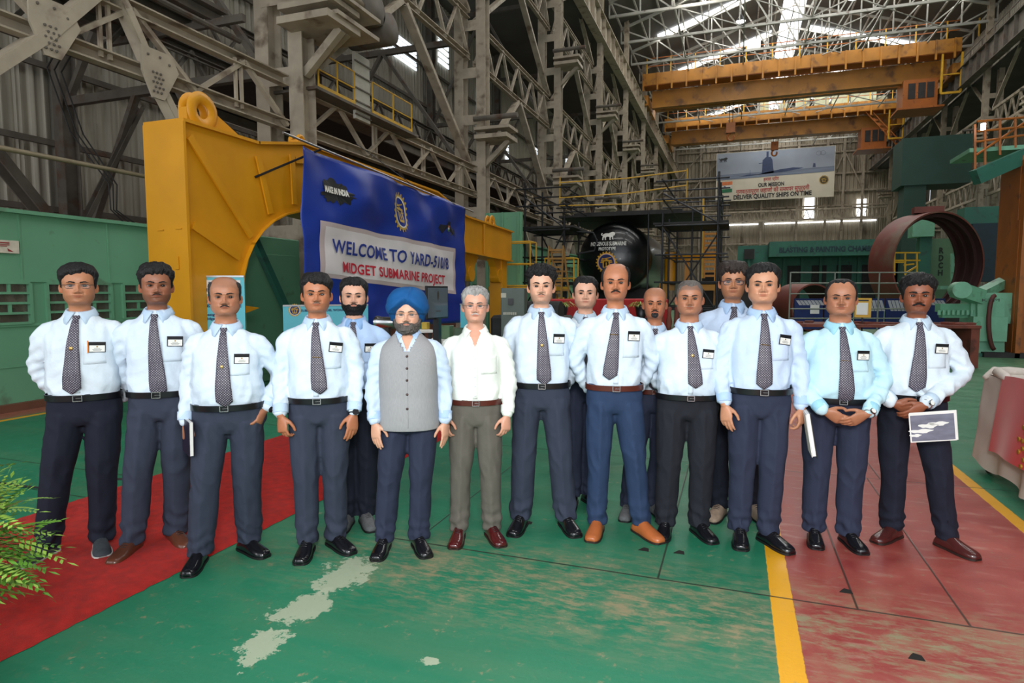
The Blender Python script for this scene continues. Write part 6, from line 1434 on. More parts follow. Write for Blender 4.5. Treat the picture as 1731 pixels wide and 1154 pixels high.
t = thing('step_stand', 'timber-coloured scaffold stand under the yellow guard cages', 'stand', (-6.2, 18.8, 0)); MB().box((-6.2, 18.9, 1.68), (2.2, 1.6, .12)).build('deck', YEL2, t)
for x in (-7.2, -5.2):
    for y in (18.2, 19.6): MB().bar((x, y, 0), (x, y, 1.62), .08).build('leg', DARKM, t)
def ladder(label, p0, p1, w, n, m, axis=(1, 0, 0), name='ladder', rw=.04):
    a, b = V(p0), V(p1); ax = V(axis); t = thing(name, label, 'ladder', tuple(a))
    for s_ in (-1, 1): MB().bar(a+ax*w/2*s_, b+ax*w/2*s_, rw, rw*1.6, up=(0, 1, 0)).build('stile', m, t)
    for k in range(n): q = a.lerp(b, (k+.5)/n); MB().bar(q-ax*w/2, q+ax*w/2, rw*.8, rw*1.4).build('rung', m, t)
    return t
ladder('yellow step ladder behind the curly-haired man, left leg of the pair', at(935, 545, 19), at(940, 415, 19), .45, 9, mat('ladder_ochre', srgb(150, 110, 50), .6)); ladder('slanting rear leg ladder beside the curly-haired man', at(957, 545, 19.4), at(942, 418, 19.1), .4, 8, MATS['ladder_ochre'])

# ---- submarine ----
SUBM = mat('submarine_black_paint', srgb(14, 15, 17), .28, 0, .2, 2, coat=.2); sx_, sy_, sz_, sr = -4.66, 25.2, 2.92, 1.45
sub = thing('submarine_hull', 'black domed submarine prototype hull with white lettering and a gold gear emblem', 'submarine', (sx_, sy_, 0))
dome = lambda r: sy_-.95*sqrt(max(0, 1-(r/sr)**2))
mb = MB(); mb.lathe([(sr*sin(a), dome(sr*sin(a))-0) for a in np.linspace(.001, pi/2, 16)], (sx_, 0, sz_), 48, 'Y'); mb.build('nose_dome', SUBM, sub, True)
mb = MB(); mb.lathe([(sr, sy_), (sr, sy_+6.5), (sr*.7, sy_+8.5), (.01, sy_+9.2)], (sx_, 0, sz_), 48, 'Y'); mb.lathe([(sr+.02, sy_+.1), (sr+.03, sy_+.2), (sr+.02, sy_+.3)], (sx_, 0, sz_), 48, 'Y'); mb.build('hull', SUBM, sub, True)
for y in (26.5, 30.5): mb = MB(); mb.box((sx_, y, .85), (2.2, .3, 1.7)); mb.build('cradle', DARKM, sub)
def sf(u, v, l=1): return (sx_+u, dome(math.hypot(u, v))-.012-.006*l, sz_+v)
SW = mat('hull_white_lettering', srgb(226, 224, 216), .5)
mb = MB(); put_text(mb, 'INDIGENOUS SUBMARINE', lambda a, b: sf(a, b+.0), -.12, .46, .15, 1.42, bold=.02, fine=.5); put_text(mb, 'PROTOTYPE', lambda a, b: sf(a, b), -.14, .27, .125, .68, bold=.02, fine=.5); mb.build('lettering', SW, sub)
# striding lion mark
LION = [(-.42, .02), (-.46, .10), (-.42, .18), (-.36, .15), (-.40, .10), (-.36, .06), (-.32, .10), (-.20, .15), (-.02, .14), (.08, .19), (.20, .22), (.30, .18), (.34, .12), (.31, .08), (.33, .03), (.27, .02), (.24, -.02), (.24, -.14), (.28, -.20), (.20, -.20), (.18, -.08), (.12, -.06), (.10, -.18), (.13, -.22), (.05, -.22), (.04, -.06), (-.10, -.04), (-.16, -.10), (-.14, -.22), (-.21, -.22), (-.23, -.10), (-.27, -.06), (-.30, -.18), (-.28, -.22), (-.36, -.22), (-.36, -.08), (-.34, .0), (-.38, .03)]
mb = MB(); mb.add([sf(-.10+u*.72, .84+v*.72) for u, v in LION], [tuple(range(len(LION)))]); mb.build('lion_mark', SW, sub)
gear_emblem(sub, lambda u, v, l: sf(-.16+u, -.20+v, l), .43, mat('hull_emblem_gold', srgb(216, 160, 40), .5), mat('emblem_pink_ring', srgb(216, 180, 180), .5), NAVI)
# stage with plants in front of the submarine
t = thing('red_stage', 'low red-draped stage in front of the submarine', 'stage', (-2.8, 15.5, 0)); a, b = at(905, 505, 15.2), at(1105, 505, 15.8); d = V((b.x-a.x, b.y-a.y, 0)); L_ = d.length; R = Matrix.Rotation(atan2(d.y, d.x), 3, 'Z'); cc = (a+b)/2
REDC = mat('red_drape', srgb(168, 22, 26), .7, 0, .15, 6, bump=.3, bscale=12, stretch=(3, 3, .4)); MB().rbox((cc.x, cc.y+.6, .70), (L_, 1.4, 1.40), R, .02).build('drape', REDC, t)
BAM = mat('baluster_brown', srgb(110, 66, 40), .5)
for i, (px, zc) in enumerate(((950, 14.4), (1084, 14.4))):
    q = at(px, 512, zc); t = thing('potted_plant', 'spiky variegated potted plant on the stage, %s' % ('left of the cropped-hair man' if i == 0 else 'right of the tall bald man'), 'plant', (q.x, q.y, 1.0), 0, 'spider plants on the stage')
    MB().lathe([(.10, 0), (.15, .28), (.14, .28), (0, .25)], (q.x, q.y, q.z-.34), 16).build('pot', C0['black'], t, True)
    MB().box((q.x, q.y, (q.z-.34)/2), (.3, .3, q.z-.34)).build('pedestal', DARKM, t)
    mb = MB(); rr = random.Random(i+3)
    for k in range(60):
        a = rr.uniform(0, 2*pi); l = rr.uniform(.22, .42); up = rr.uniform(.5, 1.4); w = .012; d = V((cos(a), sin(a), 0)); s_ = V((-sin(a), cos(a), 0)); pr = None
        pts = [V((q.x, q.y, q.z-.08))+d*l*f+V((0, 0, l*up*f-l*up*.95*f*f*1.1)) for f in (0, .3, .6, .85, 1)]
        vs = []
        for j, p in enumerate(pts): ww = w*(1, 1.1, .9, .5, .08)[j]; vs += [p-s_*ww, p+s_*ww]
        mb.add(vs, [(2*j, 2*j+1, 2*j+3, 2*j+2) for j in range(4)])
    mb.build('leaves', mat('spider_plant_leaf', srgb(150, 168, 78), .5, 0, .3, 30), t)
mb_t = thing('post_row', 'row of turned dark wooden posts beside the stage', 'balustrade', (-1.2, 14.5, 0))
for k in range(6):
    q = at(1118+13*k, 540, 14.2); MB().lathe([(.05, 0), (.06, .3), (.035, .6), (.07, .9), (.04, 1.1), (.06, 1.22), (0, 1.25)], (q.x, q.y, 0), 12).build('post', RUST, mb_t, True)
# ---- scaffolding ----
sc = thing('scaffolding', 'black tube scaffolding with decks built around the submarine', 'scaffold', (-4, 23, 0))
xs = [-7.15, -6.0, -5.75, -2.4, -1.6, -.62]; ys = [21.2, 23.3, 26.5, 30.0]
for x in (-7.15, -5.7, -2.35, -.62):
    for y in ys[:3]: MB().tube([(x, y, 0), (x, y, 5.4 if x in (-7.15, -.62) else 4.2)], .035, 6).build('standard', BLACKT, sc)
for x in (-1.5, -1.2, -3.0): MB().tube([(x, 22.6, 0), (x, 22.6, 4.4)], .03, 6).build('standard', BLACKT, sc)
for z in (1.0, 1.9, 2.8, 3.75, 4.6, 5.2):
    for y in ys[:3]:
        for (a, b) in ((-7.5, -5.5), (-2.6, -.3)): MB().tube([(a, y, z), (b, y, z)], .028, 6).build('ledger', BLACKT, sc)
    for x in (-7.15, -5.7, -2.35, -.62): MB().tube([(x, 21.0, z), (x, 26.8, z)], .028, 6).build('ledger', BLACKT, sc)
for (a, b, y) in ((-7.3, -5.4, 21.4), (-2.7, -.3, 21.6)): MB().box(((a+b)/2, y+1.2, 3.86), (b-a, 2.6, .07)).build('deck', DARKM, sc)
MB().box((-4.1, 27.5, 4.62), (5.6, 5.4, .08)).build('deck', DARKM, sc); MB().box((-4.1, 24.6, 4.62), (4.2, .2, .16)).build('toe_board', DARKM, sc)
for (p, q) in (((-7.15, 21.2, 1), (-5.7, 21.2, 3.7)), ((-5.7, 23.3, 1), (-7.15, 23.3, 3.7)), ((-2.35, 21.2, 3.7), (-.62, 21.2, 1)), ((-.62, 23.3, 3.7), (-2.35, 23.3, 1)), ((-7.15, 21.2, 4.9), (-5.7, 21.2, 3.8)), ((-2.35, 21.2, 4.8), (-.62, 21.2, 3.8))): MB().tube([p, q], .026, 6).build('diagonal', BLACKT, sc)

hoop = [V((-5.5, 22.2, 3.75)), V((-4.9, 22.2, 3.7)), V((-4.75, 22.2, 3.4)), V((-4.85, 22.2, 3.05)), V((-5.5, 22.2, 2.95))]; MB().tube(hoop, .035, 6).build('hoop', BLACKT, sc)
gr = thing('yellow_guard_rope', 'thin yellow guard rails strung above the scaffold deck', 'railing', (-4, 22.5, 4.6))
for (za, zb) in ((5.55, 5.75), (5.0, 5.25), (4.72, 4.78)): MB().tube([(-6.2, 22.3, za), (-3.8, 22.5, (za+zb)/2-.06), (-1.7, 22.6, zb)], .022, 6).build('rail', YEL2, gr)
for x in (-6.2, -1.7): MB().tube([(x, 22.4, 4.7), (x, 22.4, 5.78)], .022, 6).build('post', YEL2, gr)
# yellow stair tower right of the submarine
a, b = at(1202, 470, 24), at(1202, 383, 24); OCH = mat('ladder_orange_ochre', srgb(196, 128, 30), .5)
ladder('orange-yellow stair ladder on the scaffold right of the submarine', tuple(a), tuple(b), .50, 11, OCH, rw=.06)
single(MB().bar(at(1187, 470, 24), at(1189, 335, 24), .07), 'yellow_pole', YEL2, 'tall yellow pole rising beside the orange-yellow stair ladder', 'pole')
t = thing('yellow_machine_frame', 'yellow portal frame with drum beneath the scaffold right of the submarine', 'machine', (-1.4, 26, 0)); q = at(1134, 450, 26)
MB().lathe([(0, 0), (.26, 0), (.26, 1.3), (0, 1.3)], (q.x, q.y, 1.9), 18).build('drum', YEL, t, 'auto'); a, b = at(1125, 434, 26), at(1215, 434, 26.5); MB().bar(a, b, .2, .25).build('crossbeam', YEL, t)
for px in (1128, 1162, 1212): q = at(px, 434, 26.2); MB().bar((q.x, q.y, 0), (q.x, q.y, q.z), .18).build('post', YEL, t)
MB().box((at(1170, 480, 26).x, at(1170, 480, 26).y, 1.78), (2.6, .6, .3)).build('bed', YEL, t)
for i, px in enumerate((1150, 1172)): q = at(px, 470, 25.6); single(MB().rbox((q.x, q.y, 1.0), (.4, .5, 2.0), None, .03), 'switch_cabinet', mat('dull_cream_cabinet', srgb(120, 122, 104), .6), 'pale switch cabinet under the scaffold, %s' % ('left one' if i == 0 else 'right one'), 'cabinet', 'cabinets under the scaffold')
single(MB().box((at(1240, 500, 27).x, at(1240, 500, 27).y, 1.2), (2.6, 1.0, 2.4)), 'dark_machine', DARKM, 'dark machine block between scaffold and green chamber', 'machine')

# ---- blasting chamber ----
ch = thing('blasting_chamber', 'green blasting and painting chamber building at the far end', 'chamber', (6.5, 62, 0))
MB().box((6.3, 65, 2.9), (12.6, 6, 5.8)).build('wall', GRD, ch); MB().box((7.3, 60.6, 5.25), (9.4, 3.0, 1.3)).build('canopy', GRD, ch)
mb = MB()
for k in range(8): mb.box((1.0+1.5*k, 61.8, 2.3), (.22, .3, 4.6))
mb.build('post', GRD, ch)
mb = MB()
for k in range(5): mb.box((2.9+2.0*k, 61.95, 2.1), (1.2, .06, 3.6))
mb.build('doorway', DARKM, ch)
MB().box((1.0, 61.6, 5.0), (.9, .2, .9)).build('louvre', DARKM, ch)
mb = MB(); put_text(mb, 'BLASTING & PAINTING CHAMBER', lambda a, b: (a, 59.05, b), 7.2, 4.95, .42, 7.6, bold=.04); mb.build('lettering', mat('chamber_dark_ink', srgb(24, 52, 60), .6), ch)
# ---- mission banner on the end wall ----
mbn = thing('mission_banner', 'pale banner with a submarine photo, tricolour flag and mission lettering on the end wall', 'banner', (4.2, 92.3, 14))
def Ef(u, v, l=0): return (-3.1+14.8*u, 92.4-.02*l+.05*sin(u*23)*0, 14.0+.25*(1-v)*0+6.6*v+(.0)*(u))
def epoly(pts, l=1): return [Ef(u, v, l) for u, v in pts]
mb = MB(); mb.add(epoly(((0, 0), (1, 0), (1, 1), (0, 1)), 0)+[(x, y+.05, z) for x, y, z in epoly(((0, 0), (1, 0), (1, 1), (0, 1)), 0)], [(0, 1, 2, 3), (7, 6, 5, 4), (0, 4, 5, 1), (1, 5, 6, 2), (2, 6, 7, 3), (3, 7, 4, 0)]); mb.build('cloth', mat('mission_cloth', srgb(206, 198, 178), .6, 0, .06, .6), mbn)
SKYM = mat('mission_sky_print', srgb(150, 158, 172), .6, 0, .10, .3)
mb = MB(); mb.add(epoly(((.005, .44), (.995, .50), (.995, .99), (.005, .99)), 1), [(0, 1, 2, 3)]); mb.build('sky_print', SKYM, mbn)
mb = MB(); mb.add(epoly(((.005, .44), (.995, .50), (.995, .60), (.005, .55)), 1.5), [(0, 1, 2, 3)]); mb.build('sea_print', mat('mission_sea_print', srgb(112, 122, 140), .6, 0, .2, 1.5, stretch=(.2, 1, 3)), mbn)
SBL = mat('mission_submarine_print', srgb(52, 66, 98), .6)
for pts in (((.398, .52), (.402, .80), (.43, .86), (.47, .86), (.485, .80), (.49, .70), (.50, .54), (.6, .545), (.75, .60), (.66, .62), (.56, .60), (.50, .57), (.30, .50), (.20, .49), (.28, .53)), ((.433, .86), (.433, .97), (.452, .97), (.452, .86)), ((.37, .73), (.402, .74), (.402, .755), (.37, .745)), ((.82, .60), (.845, .60), (.842, .67), (.825, .68)), ((.296, .50), (.300, .50), (.299, .62), (.297, .62))): mb = MB(); mb.add(epoly(pts, 2), [tuple(range(len(pts)))]); mb.build('submarine_print', SBL, mbn)
for i, c_ in enumerate(((206, 116, 66), (210, 206, 196), (34, 110, 74))): mb = MB(); v0 = .40-.075*i; mb.add(epoly(((.015, v0-.072), (.145, v0-.060), (.145, v0+.012), (.015, v0)), 2), [(0, 1, 2, 3)]); mb.build('flag_stripe', mat('mission_flag_%s' % ('saffron', 'white', 'green')[i], srgb(*c_), .6), mbn)
mb = MB(); mb.add([Ef(.08+cos(a)*.010, .295+sin(a)*.022, 3) for a in np.linspace(0, 2*pi, 14)[:-1]], [tuple(range(13))]); mb.build('flag_wheel', NAVI, mbn)
RI = mat('mission_red_ink', srgb(176, 44, 40), .6); KI = mat('mission_black_ink', srgb(40, 42, 44), .6)
SL = .035
def ewrite(s_, x, y, h, w, m, b_=.035): mb = MB(); put_text(mb, s_, lambda a, b: Ef(a/14.8, b/6.6+SL*(a/14.8-.5), 2), x*14.8, y*6.6, h*6.6, w*14.8, bold=b_); mb.build('lettering', m, mbn)
ewrite('हमारा ध्येय', .48, .385, .065, .13, RI, .012); ewrite('OUR MISSION', .48, .27, .075, .22, KI)
ewrite('गुणवत्तापूर्ण जहाजों की समयपर सुपुर्दगी', .49, .155, .085, .62, RI, .012); ewrite('DELIVER QUALITY SHIPS ON TIME', .49, .045, .085, .66, KI)
gear_emblem(mbn, lambda u, v, l: Ef(.915+u, .34+v*2.24, 1+l), .040, mat('mission_emblem_gold', srgb(186, 150, 50), .5), mat('mission_emblem_dark', srgb(40, 34, 30), .5), mat('mission_emblem_ground', srgb(60, 50, 36), .5))
mb = MB(); mb.add([Ef(.065+u*.10, .86+v*.22, 2) for u, v in LION], [tuple(range(len(LION)))]); mb.build('lion_mark', KI, mbn)
mb = MB()
for cx_ in (.865, .90):
    r1 = [(cx_+cos(2*pi*k/20)*.022, .87+sin(2*pi*k/20)*.045) for k in range(20)]; r2 = [(cx_+cos(2*pi*k/20)*.019, .87+sin(2*pi*k/20)*.039) for k in range(20)]; mb.add(epoly(r1+r2, 2), [(i, (i+1) % 20, 20+(i+1) % 20, 20+i) for i in range(20)])
mb.build('oval_mark', mat('mission_grey_ink', srgb(110, 112, 118), .6), mbn)

for x in (-2.9, 4.3, 11.5): MB().tube([(x, 92.4, 20.5), (x, 93.3, 21.2)], .03, 6).build('hanging_rope', DARKM, mbn)
# ---- hull rings ----
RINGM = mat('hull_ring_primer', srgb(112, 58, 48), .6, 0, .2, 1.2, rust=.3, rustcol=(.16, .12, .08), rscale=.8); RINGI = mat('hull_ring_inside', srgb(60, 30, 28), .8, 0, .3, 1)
def ring(label, c, R_, wd, az, th=.06, ribs=True):
    t = thing('hull_ring', label, 'ring', (c[0], c[1], 0), 0); Rm = Matrix.Rotation(az, 3, 'Z'); F = lambda p: tuple(Rm @ V(p)+V(c))
    mb = MB(); mb.lathe([(R_-th, 0), (R_, 0), (R_, wd), (R_-th, wd)], (0, 0, 0), 72, 'Y'); mb.xf(lambda p: V(F(p))); mb.build('shell_plate', RINGM, t, 'auto')
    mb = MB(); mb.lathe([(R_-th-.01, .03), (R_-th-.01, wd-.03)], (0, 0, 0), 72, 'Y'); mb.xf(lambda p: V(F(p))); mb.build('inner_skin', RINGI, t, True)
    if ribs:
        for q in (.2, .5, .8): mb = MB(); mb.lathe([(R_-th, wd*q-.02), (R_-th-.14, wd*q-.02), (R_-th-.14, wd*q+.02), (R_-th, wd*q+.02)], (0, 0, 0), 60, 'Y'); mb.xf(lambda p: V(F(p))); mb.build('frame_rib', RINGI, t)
    return t
r1 = ring('big red-brown curved hull ring standing upright at the right', (7.35, 28.4, 2.65), 2.02, 1.3, .5)
MB().box((7.1, 28.8, .30), (2.6, 1.2, .7)).build('cradle', DARKM, r1); MB().box((7.0, 28.9, 4.78), (1.0, .5, .24)).build('lifting_block', RINGM, r1)
r2 = ring('smaller red-brown hull ring lying behind the barricade', (2.9, 27.3, .95), .95, 1.5, .5, ribs=False)
# ---- barricade and railings ----
BBL = mat('barricade_blue', srgb(22, 42, 96), .5); t = thing('barricade', 'blue barricade panels with slanting white stripes behind the right-hand people', 'barricade', (3, 22.5, 0))
a, b = at(1342, 500, 20.5), at(1600, 505, 20.5); d = V((b.x-a.x, b.y-a.y, 0)); L_ = d.length; d.normalize(); n_ = V((d.y, -d.x, 0)); A0 = V((a.x, a.y, 0))
def bf(u, v, o=0): q = A0+d*u+n_*o; return (q.x, q.y, v)
nP = 5
for k in range(nP):
    u0, u1 = L_*k/nP+.03, L_*(k+1)/nP-.03; mb = MB(); mb.add([bf(u0, .35, 0), bf(u1, .35, 0), bf(u1, 1.36, 0), bf(u0, 1.36, 0), bf(u0, .35, -.05), bf(u1, .35, -.05), bf(u1, 1.36, -.05), bf(u0, 1.36, -.05)], [(0, 1, 2, 3), (7, 6, 5, 4), (0, 4, 5, 1), (1, 5, 6, 2), (2, 6, 7, 3), (3, 7, 4, 0)]); po = mb.build('panel', BBL, t)
    mb = MB(); big = (k in (2, 3)); z0, z1 = (.95, 1.30) if big else (1.14, 1.30)
    for q in range(7): u = u0+.06+q*(u1-u0-.1)/7; mb.add([bf(u+.10, z0, .008), bf(u+.20, z0, .008), bf(u+.08, z1, .008), bf(u-.02 if u > u0 else u, z1, .008)], [(0, 1, 2, 3)])
    mb.build('white_stripes', mat('stripe_white', srgb(170, 172, 178), .6), po)
    for u in (u0+.1, u1-.1): MB().bar(bf(u, 0, -.03), bf(u, .4, -.03), .06).build('leg', DARKM, t)
mb = MB()
for z in (.86, 1.02): mb.add([bf(.55, z, .01), bf(.85, z, .01), bf(.85, z+.13, .01), bf(.55, z+.13, .01)], [(0, 1, 2, 3)])
mb.build('lettering_plate', WHT, t)
t = thing('pipe_railing', 'grey horizontal pipe railing in front of the blue barricade', 'railing', (3, 20, 0)); 
for z in (.75, 1.05, 1.52, 1.85, 2.18): a, b = at(1335, 500, 19.5), at(1560, 500, 19.5); MB().tube([(a.x, a.y, z), (b.x, b.y, z)], .02, 6).build('rail', mat('rail_grey_green', srgb(120, 128, 116), .5), t)
for px in (1335, 1410, 1485, 1560): a = at(px, 500, 19.5); MB().tube([(a.x, a.y, 0), (a.x, a.y, 2.2)], .025, 6).build('post', MATS['rail_grey_green'], t)
q = at(1457, 560, 13.5); t = thing('warning_sign', 'yellow-framed sign sheet behind the man in the aqua shirt', 'sign', (q.x, q.y, 0)); MB().rbox((q.x, q.y, 1.24), (.32, .02, .42), None, .004).build('board', YEL2, t); MB().box((q.x-.02, q.y-.013, 1.22), (.22, .006, .26)).build('sheet', WHT, t); MB().bar((q.x, q.y+.02, 0), (q.x, q.y+.02, 1.2), .03).build('post', DARKM, t)
mb = MB(); mb.box((q.x-.02, q.y-.017, 1.40), (.24, .004, .03)); mb.build('printing', BLKI, t)
# rusty steel work table with plates
a, b = at(1335, 548, 13.6), at(1648, 548, 12.9); d = V((b.x-a.x, b.y-a.y, 0)); L_ = d.length; R = Matrix.Rotation(atan2(d.y, d.x), 3, 'Z'); c = (a+b)/2
t = thing('steel_table', 'long rusty steel work table behind the two people at the right', 'table', (c.x, c.y, 0)); MB().box((c.x, c.y+.5, .86), (L_, 1.2, .06), R).build('tabletop', RUST, t)
for f in (.02, .35, .65, .98): q = a.lerp(b, f); MB().box((q.x, q.y+.45, .42), (.16, 1.0, .83), R).build('leg', RUST, t)
rr = random.Random(9)
for k in range(14): q = a.lerp(b, rr.uniform(.05, .97)); mb = MB(); mb.rbox((q.x, q.y+rr.uniform(.2, .8), .90+.02*rr.random()), (rr.uniform(.15, .4), rr.uniform(.1, .3), rr.uniform(.02, .07)), Matrix.Rotation(rr.uniform(0, 3), 3, 'Z'), .004); single(mb, 'steel_offcut', RUST, 'small rusty steel offcut lying on the rusty work table', 'offcut', 'steel offcuts on the rusty work table')

# ---- right-hand machines ----
t = thing('orange_frame', 'tall orange machine column cut off by the right edge', 'machine', (6.9, 18.6, 0))
MB().box((7.25, 18.9, 2.45), (1.9, 1.2, 4.75)).build('column', ORD, t); MB().box((7.25, 18.25, 1.7), (1.9, .12, 3.2)).build('front_plate', ORD, t); MB().box((6.36, 18.15, 2.3), (.10, .3, 4.8)).build('side_flange', ORD, t)
for z in (.9, 1.35, 3.3): MB().box((6.8, 18.12, z), (.9, .06, .07)).build('rib', ORD, t)
for k in range(4): MB().lathe([(0, -.06), (.05, -.06), (.05, .06), (0, .06)], (7.25+.0*k, 18.12, .55+.22*k), 10, 'Y').build('bolt', ORD, t)
MB().box((6.9, 18.9, .06), (2.4, 1.8, .12)).build('base', DARKM, t)
pl = thing('operator_platform', 'green-decked platform with orange handrails above the orange machine', 'platform', (5.9, 16.8, 4.3))
a0_, b0_ = at(1652, 252, 15.5), at(1735, 232, 15.5); MB().box(((a0_.x+b0_.x)/2+.4, a0_.y+.8, 5.05), (2.2, 1.5, .10)).build('deck', GRM, pl)
mb = MB(); st = at(1648, 300, 15.2); en = at(1735, 262, 15.2); mb.bar(st, en, .25, .35); mb.build('stringer', GRD, pl)
for px, y0_, y1_ in ((1648, 210, 290), (1665, 205, 282), (1690, 203, 262), (1716, 200, 250)): p, q = at(px, y1_, 15.3), at(px, y0_, 15.3); MB().bar(p, q, .045).build('rail_post', ORD, pl)
for (x0, y0_, x1, y1_) in ((1652, 205, 1735, 198), (1652, 222, 1735, 214), (1648, 240, 1735, 228), (1650, 262, 1735, 205)): MB().tube([at(x0, y0_, 15.3), at(x1, y1_, 15.3)], .028, 6).build('handrail', ORD, pl)
q = at(1662, 214, 15.0); MB().lathe([(0, -.08), (.05, -.07), (.05, .07), (0, .08)], q, 14).build('bulkhead_light', LAMPG, pl, True)
MB().box((6.9, 17.9, 4.9), (.3, .3, .5)).build('support', GRM, pl)
gm = thing('bending_machine', 'pale green press machine with angled arms beside the orange column', 'machine', (5.2, 17.6, 0))
def gbar(p, q, w, nme='arm', m=GRM, h=None): MB().bar(p, q, w, h or w).build(nme, m, gm)
gbar(at(1668, 600, 15.4), at(1668, 505, 15.4), .55, 'pedestal'); gbar(at(1640, 598, 15.6), at(1662, 540, 15.6), .16); gbar(at(1602, 602, 15.2), at(1655, 545, 15.2), .14)
MB().box(tuple(at(1672, 520, 15.6)), (1.0, .8, .75)).build('gearbox', GRM, gm); gbar(at(1655, 498, 15.5), at(1700, 475, 15.8), .30, h=.2); gbar(at(1618, 490, 15.2), at(1655, 502, 15.3), .34, 'ram'); MB().lathe([(0, -.2), (.20, -.2), (.20, .2), (0, .2)], at(1622, 490, 15.1), 18, 'Y').build('ram_head', GRM, gm, 'auto')
gbar(at(1585, 520, 15.6), at(1650, 520, 15.6), .20, 'roller_bed'); gbar(at(1590, 532, 15.6), at(1650, 532, 15.6), .14, 'roller_bed')
for px in range(1588, 1650, 8): a = at(px, 524, 15.4); MB().tube([a, a+V((0, 0, -.12))], .04, 8).build('roller', GRM, gm)
MB().box(tuple(at(1665, 598, 15.6)), (1.8, 1.2, .12)).build('base', GRD, gm); MB().box((at(1667, 555, 15.3).x, at(1667, 555, 15.3).y-.1, at(1667, 555, 15.3).z), (.7, .3, .6)).build('cover', GRM, gm)
hoop = [at(1690+18*cos(a)*.6-8, 545+46*sin(a), 15.0) for a in np.linspace(pi*.55, pi*1.5, 12)]; MB().tube(hoop, .05, 8).build('hose', mat('hose_maroon', srgb(84, 40, 34), .6), gm, True)
mb = MB(); bx_ = at(1672, 508, 15.0); put_text(mb, 'KYM', lambda a, b: (bx_.x-.3+a, bx_.y-.1, bx_.z-.02+b), .3, 0, .07, .35); mb.build('lettering', BLKI, gm)
# column drilling machine inside the ring
cm = thing('column_machine', 'green upright column machine with vertical lettering seen through the hull ring', 'machine', (8.4, 31, 0))
a = at(1586, 450, 31); MB().box((a.x, a.y, 2.0), (1.2, 1.1, 4.3)).build('column', mat('column_machine_green', srgb(96, 130, 100), .5, 0, .15, 1), cm); b = at(1560, 440, 30.5); MB().box((b.x, b.y, 2.1), (.5, .7, 4.2)).build('guide', GRD, cm); c = at(1557, 385, 30.4); MB().box((c.x, c.y, c.z), (.9, .9, .9)).build('head', GRM, cm)
mb = MB()
for k, ch_ in enumerate('RDCH'): put_text(mb, ch_, lambda u, v: (a.x-.05+u, a.y-.58, v), 0, 3.45-.36*k, .26, .2, bold=.04)
mb.build('lettering', mat('machine_dark_ink', srgb(30, 44, 34), .6), cm)
rl = thing('yellow_gangway', 'yellow railed gangway seen through the hull ring', 'railing', (6.2, 31, 1.6))
for (x0, y0_, x1, y1_) in ((1510, 427, 1555, 427), (1510, 440, 1555, 440), (1510, 443, 1528, 443), (1530, 462, 1550, 450), (1528, 448, 1545, 446)): MB().bar(at(x0, y0_, 30), at(x1, y1_, 30), .07).build('rail', YEL2, rl)
for px in (1512, 1530, 1550): MB().bar(at(px, 427, 30), at(px, 465, 30), .07).build('post', YEL2, rl)
ladder('green upright ladder frame right of the column machine', tuple(at(1622, 505, 27)), tuple(at(1622, 428, 27)), .55, 6, GRM, rw=.10)
ds = thing('drilling_station', 'dark machine station with green deck at the right behind the green ladder', 'machine', (9.5, 28, 0)); a = at(1672, 400, 26.5)
MB().box((a.x, a.y, 3.2), (1.6, 1.4, 2.4)).build('control_block', mat('dark_teal_block', srgb(22, 44, 56), .6), ds); MB().box((at(1662, 380, 26.5).x, a.y, 4.5), (1.6, 1.0, 1.2)).build('top_box', GRD, ds); MB().box((a.x-.3, a.y-.3, 1.75), (3.4, 2.0, .14)).build('deck', GRM, ds); MB().box((a.x+.2, a.y, .85), (2.0, 1.4, 1.7)).build('body', DARKM, ds)
GRX = mat('booth_dark_green', srgb(30, 62, 52), .6, 0, .2, .5)
gt2 = thing('green_booth', 'tall dark green duct booth on the right side behind the hull ring', 'booth', (16, 44, 0))
a = at(1572, 290, 47); MB().box((a.x, a.y, 11.0), (4.3, 3, 3.4)).build('booth_box', GRX, gt2); b = at(1540, 350, 47); MB().box((b.x, b.y, 6.2), (1.4, 1.8, 9.5)).build('duct', GRX, gt2); MB().box((b.x+1.0, b.y+1, 2.0), (3.4, 2.4, 4)).build('base', DARKM, gt2)
girder(13.2, 30.2, 35.8, 3.4, 4.6, 6, 'short pale lattice girder standing behind the column machine', None, STEELW, .14)

# ---- draped table at the right ----
tb = thing('draped_table', 'wheeled table under off-white cloth with a red satin runner at the right edge', 'table', (2.6, 5.2, 0))
CLO = mat('table_cloth_offwhite', srgb(206, 196, 186), .8, 0, .05, 4); RSAT = mat('red_satin', srgb(206, 22, 20), .35, 0, .10, 3, sheen=.3, spec=.5)
x0, x1, y0_, y1_, zt = 2.10, 2.95, 3.6, 6.55, .875
MB().rbox(((x0+x1)/2, (y0_+y1_)/2, zt-.02), (x1-x0, y1_-y0_, .03), None, .01).build('tabletop', WHT, tb)
def skirt(side):
    def f(u, v):
        # perimeter path: along x0 from near to far, round the far corner, along far end
        L1 = y1_-y0_; L2 = x1-x0; s_ = u*(L1+L2); fold = (.006+.016*(1-v))*sin(s_*11+2*sin(s_*3.1))*(1-v)**.6+.012*MN.noise(V((s_*6, v*3, 0)))
        fl = (1-v)*.04
        if s_ < L1: return (x0-.012-fl-fold, y0_+s_, .10+.03*sin(s_*9)*(1-v)+(zt-.10)*v)
        return (x0+(s_-L1)-fl*.0, y1_+.012+fl+fold, .10+(zt-.10)*v)
    return f
mb = MB(); mb.grid(skirt(0), 160, 24); mb.grid(lambda u, v: (x0-.01+(x1-x0+.02)*u, y0_+(y1_-y0_+.01)*v, zt+.006+.004*MN.noise(V((u*9, v*30, 1)))), 20, 60); mb.build('cloth', CLO, tb, True)
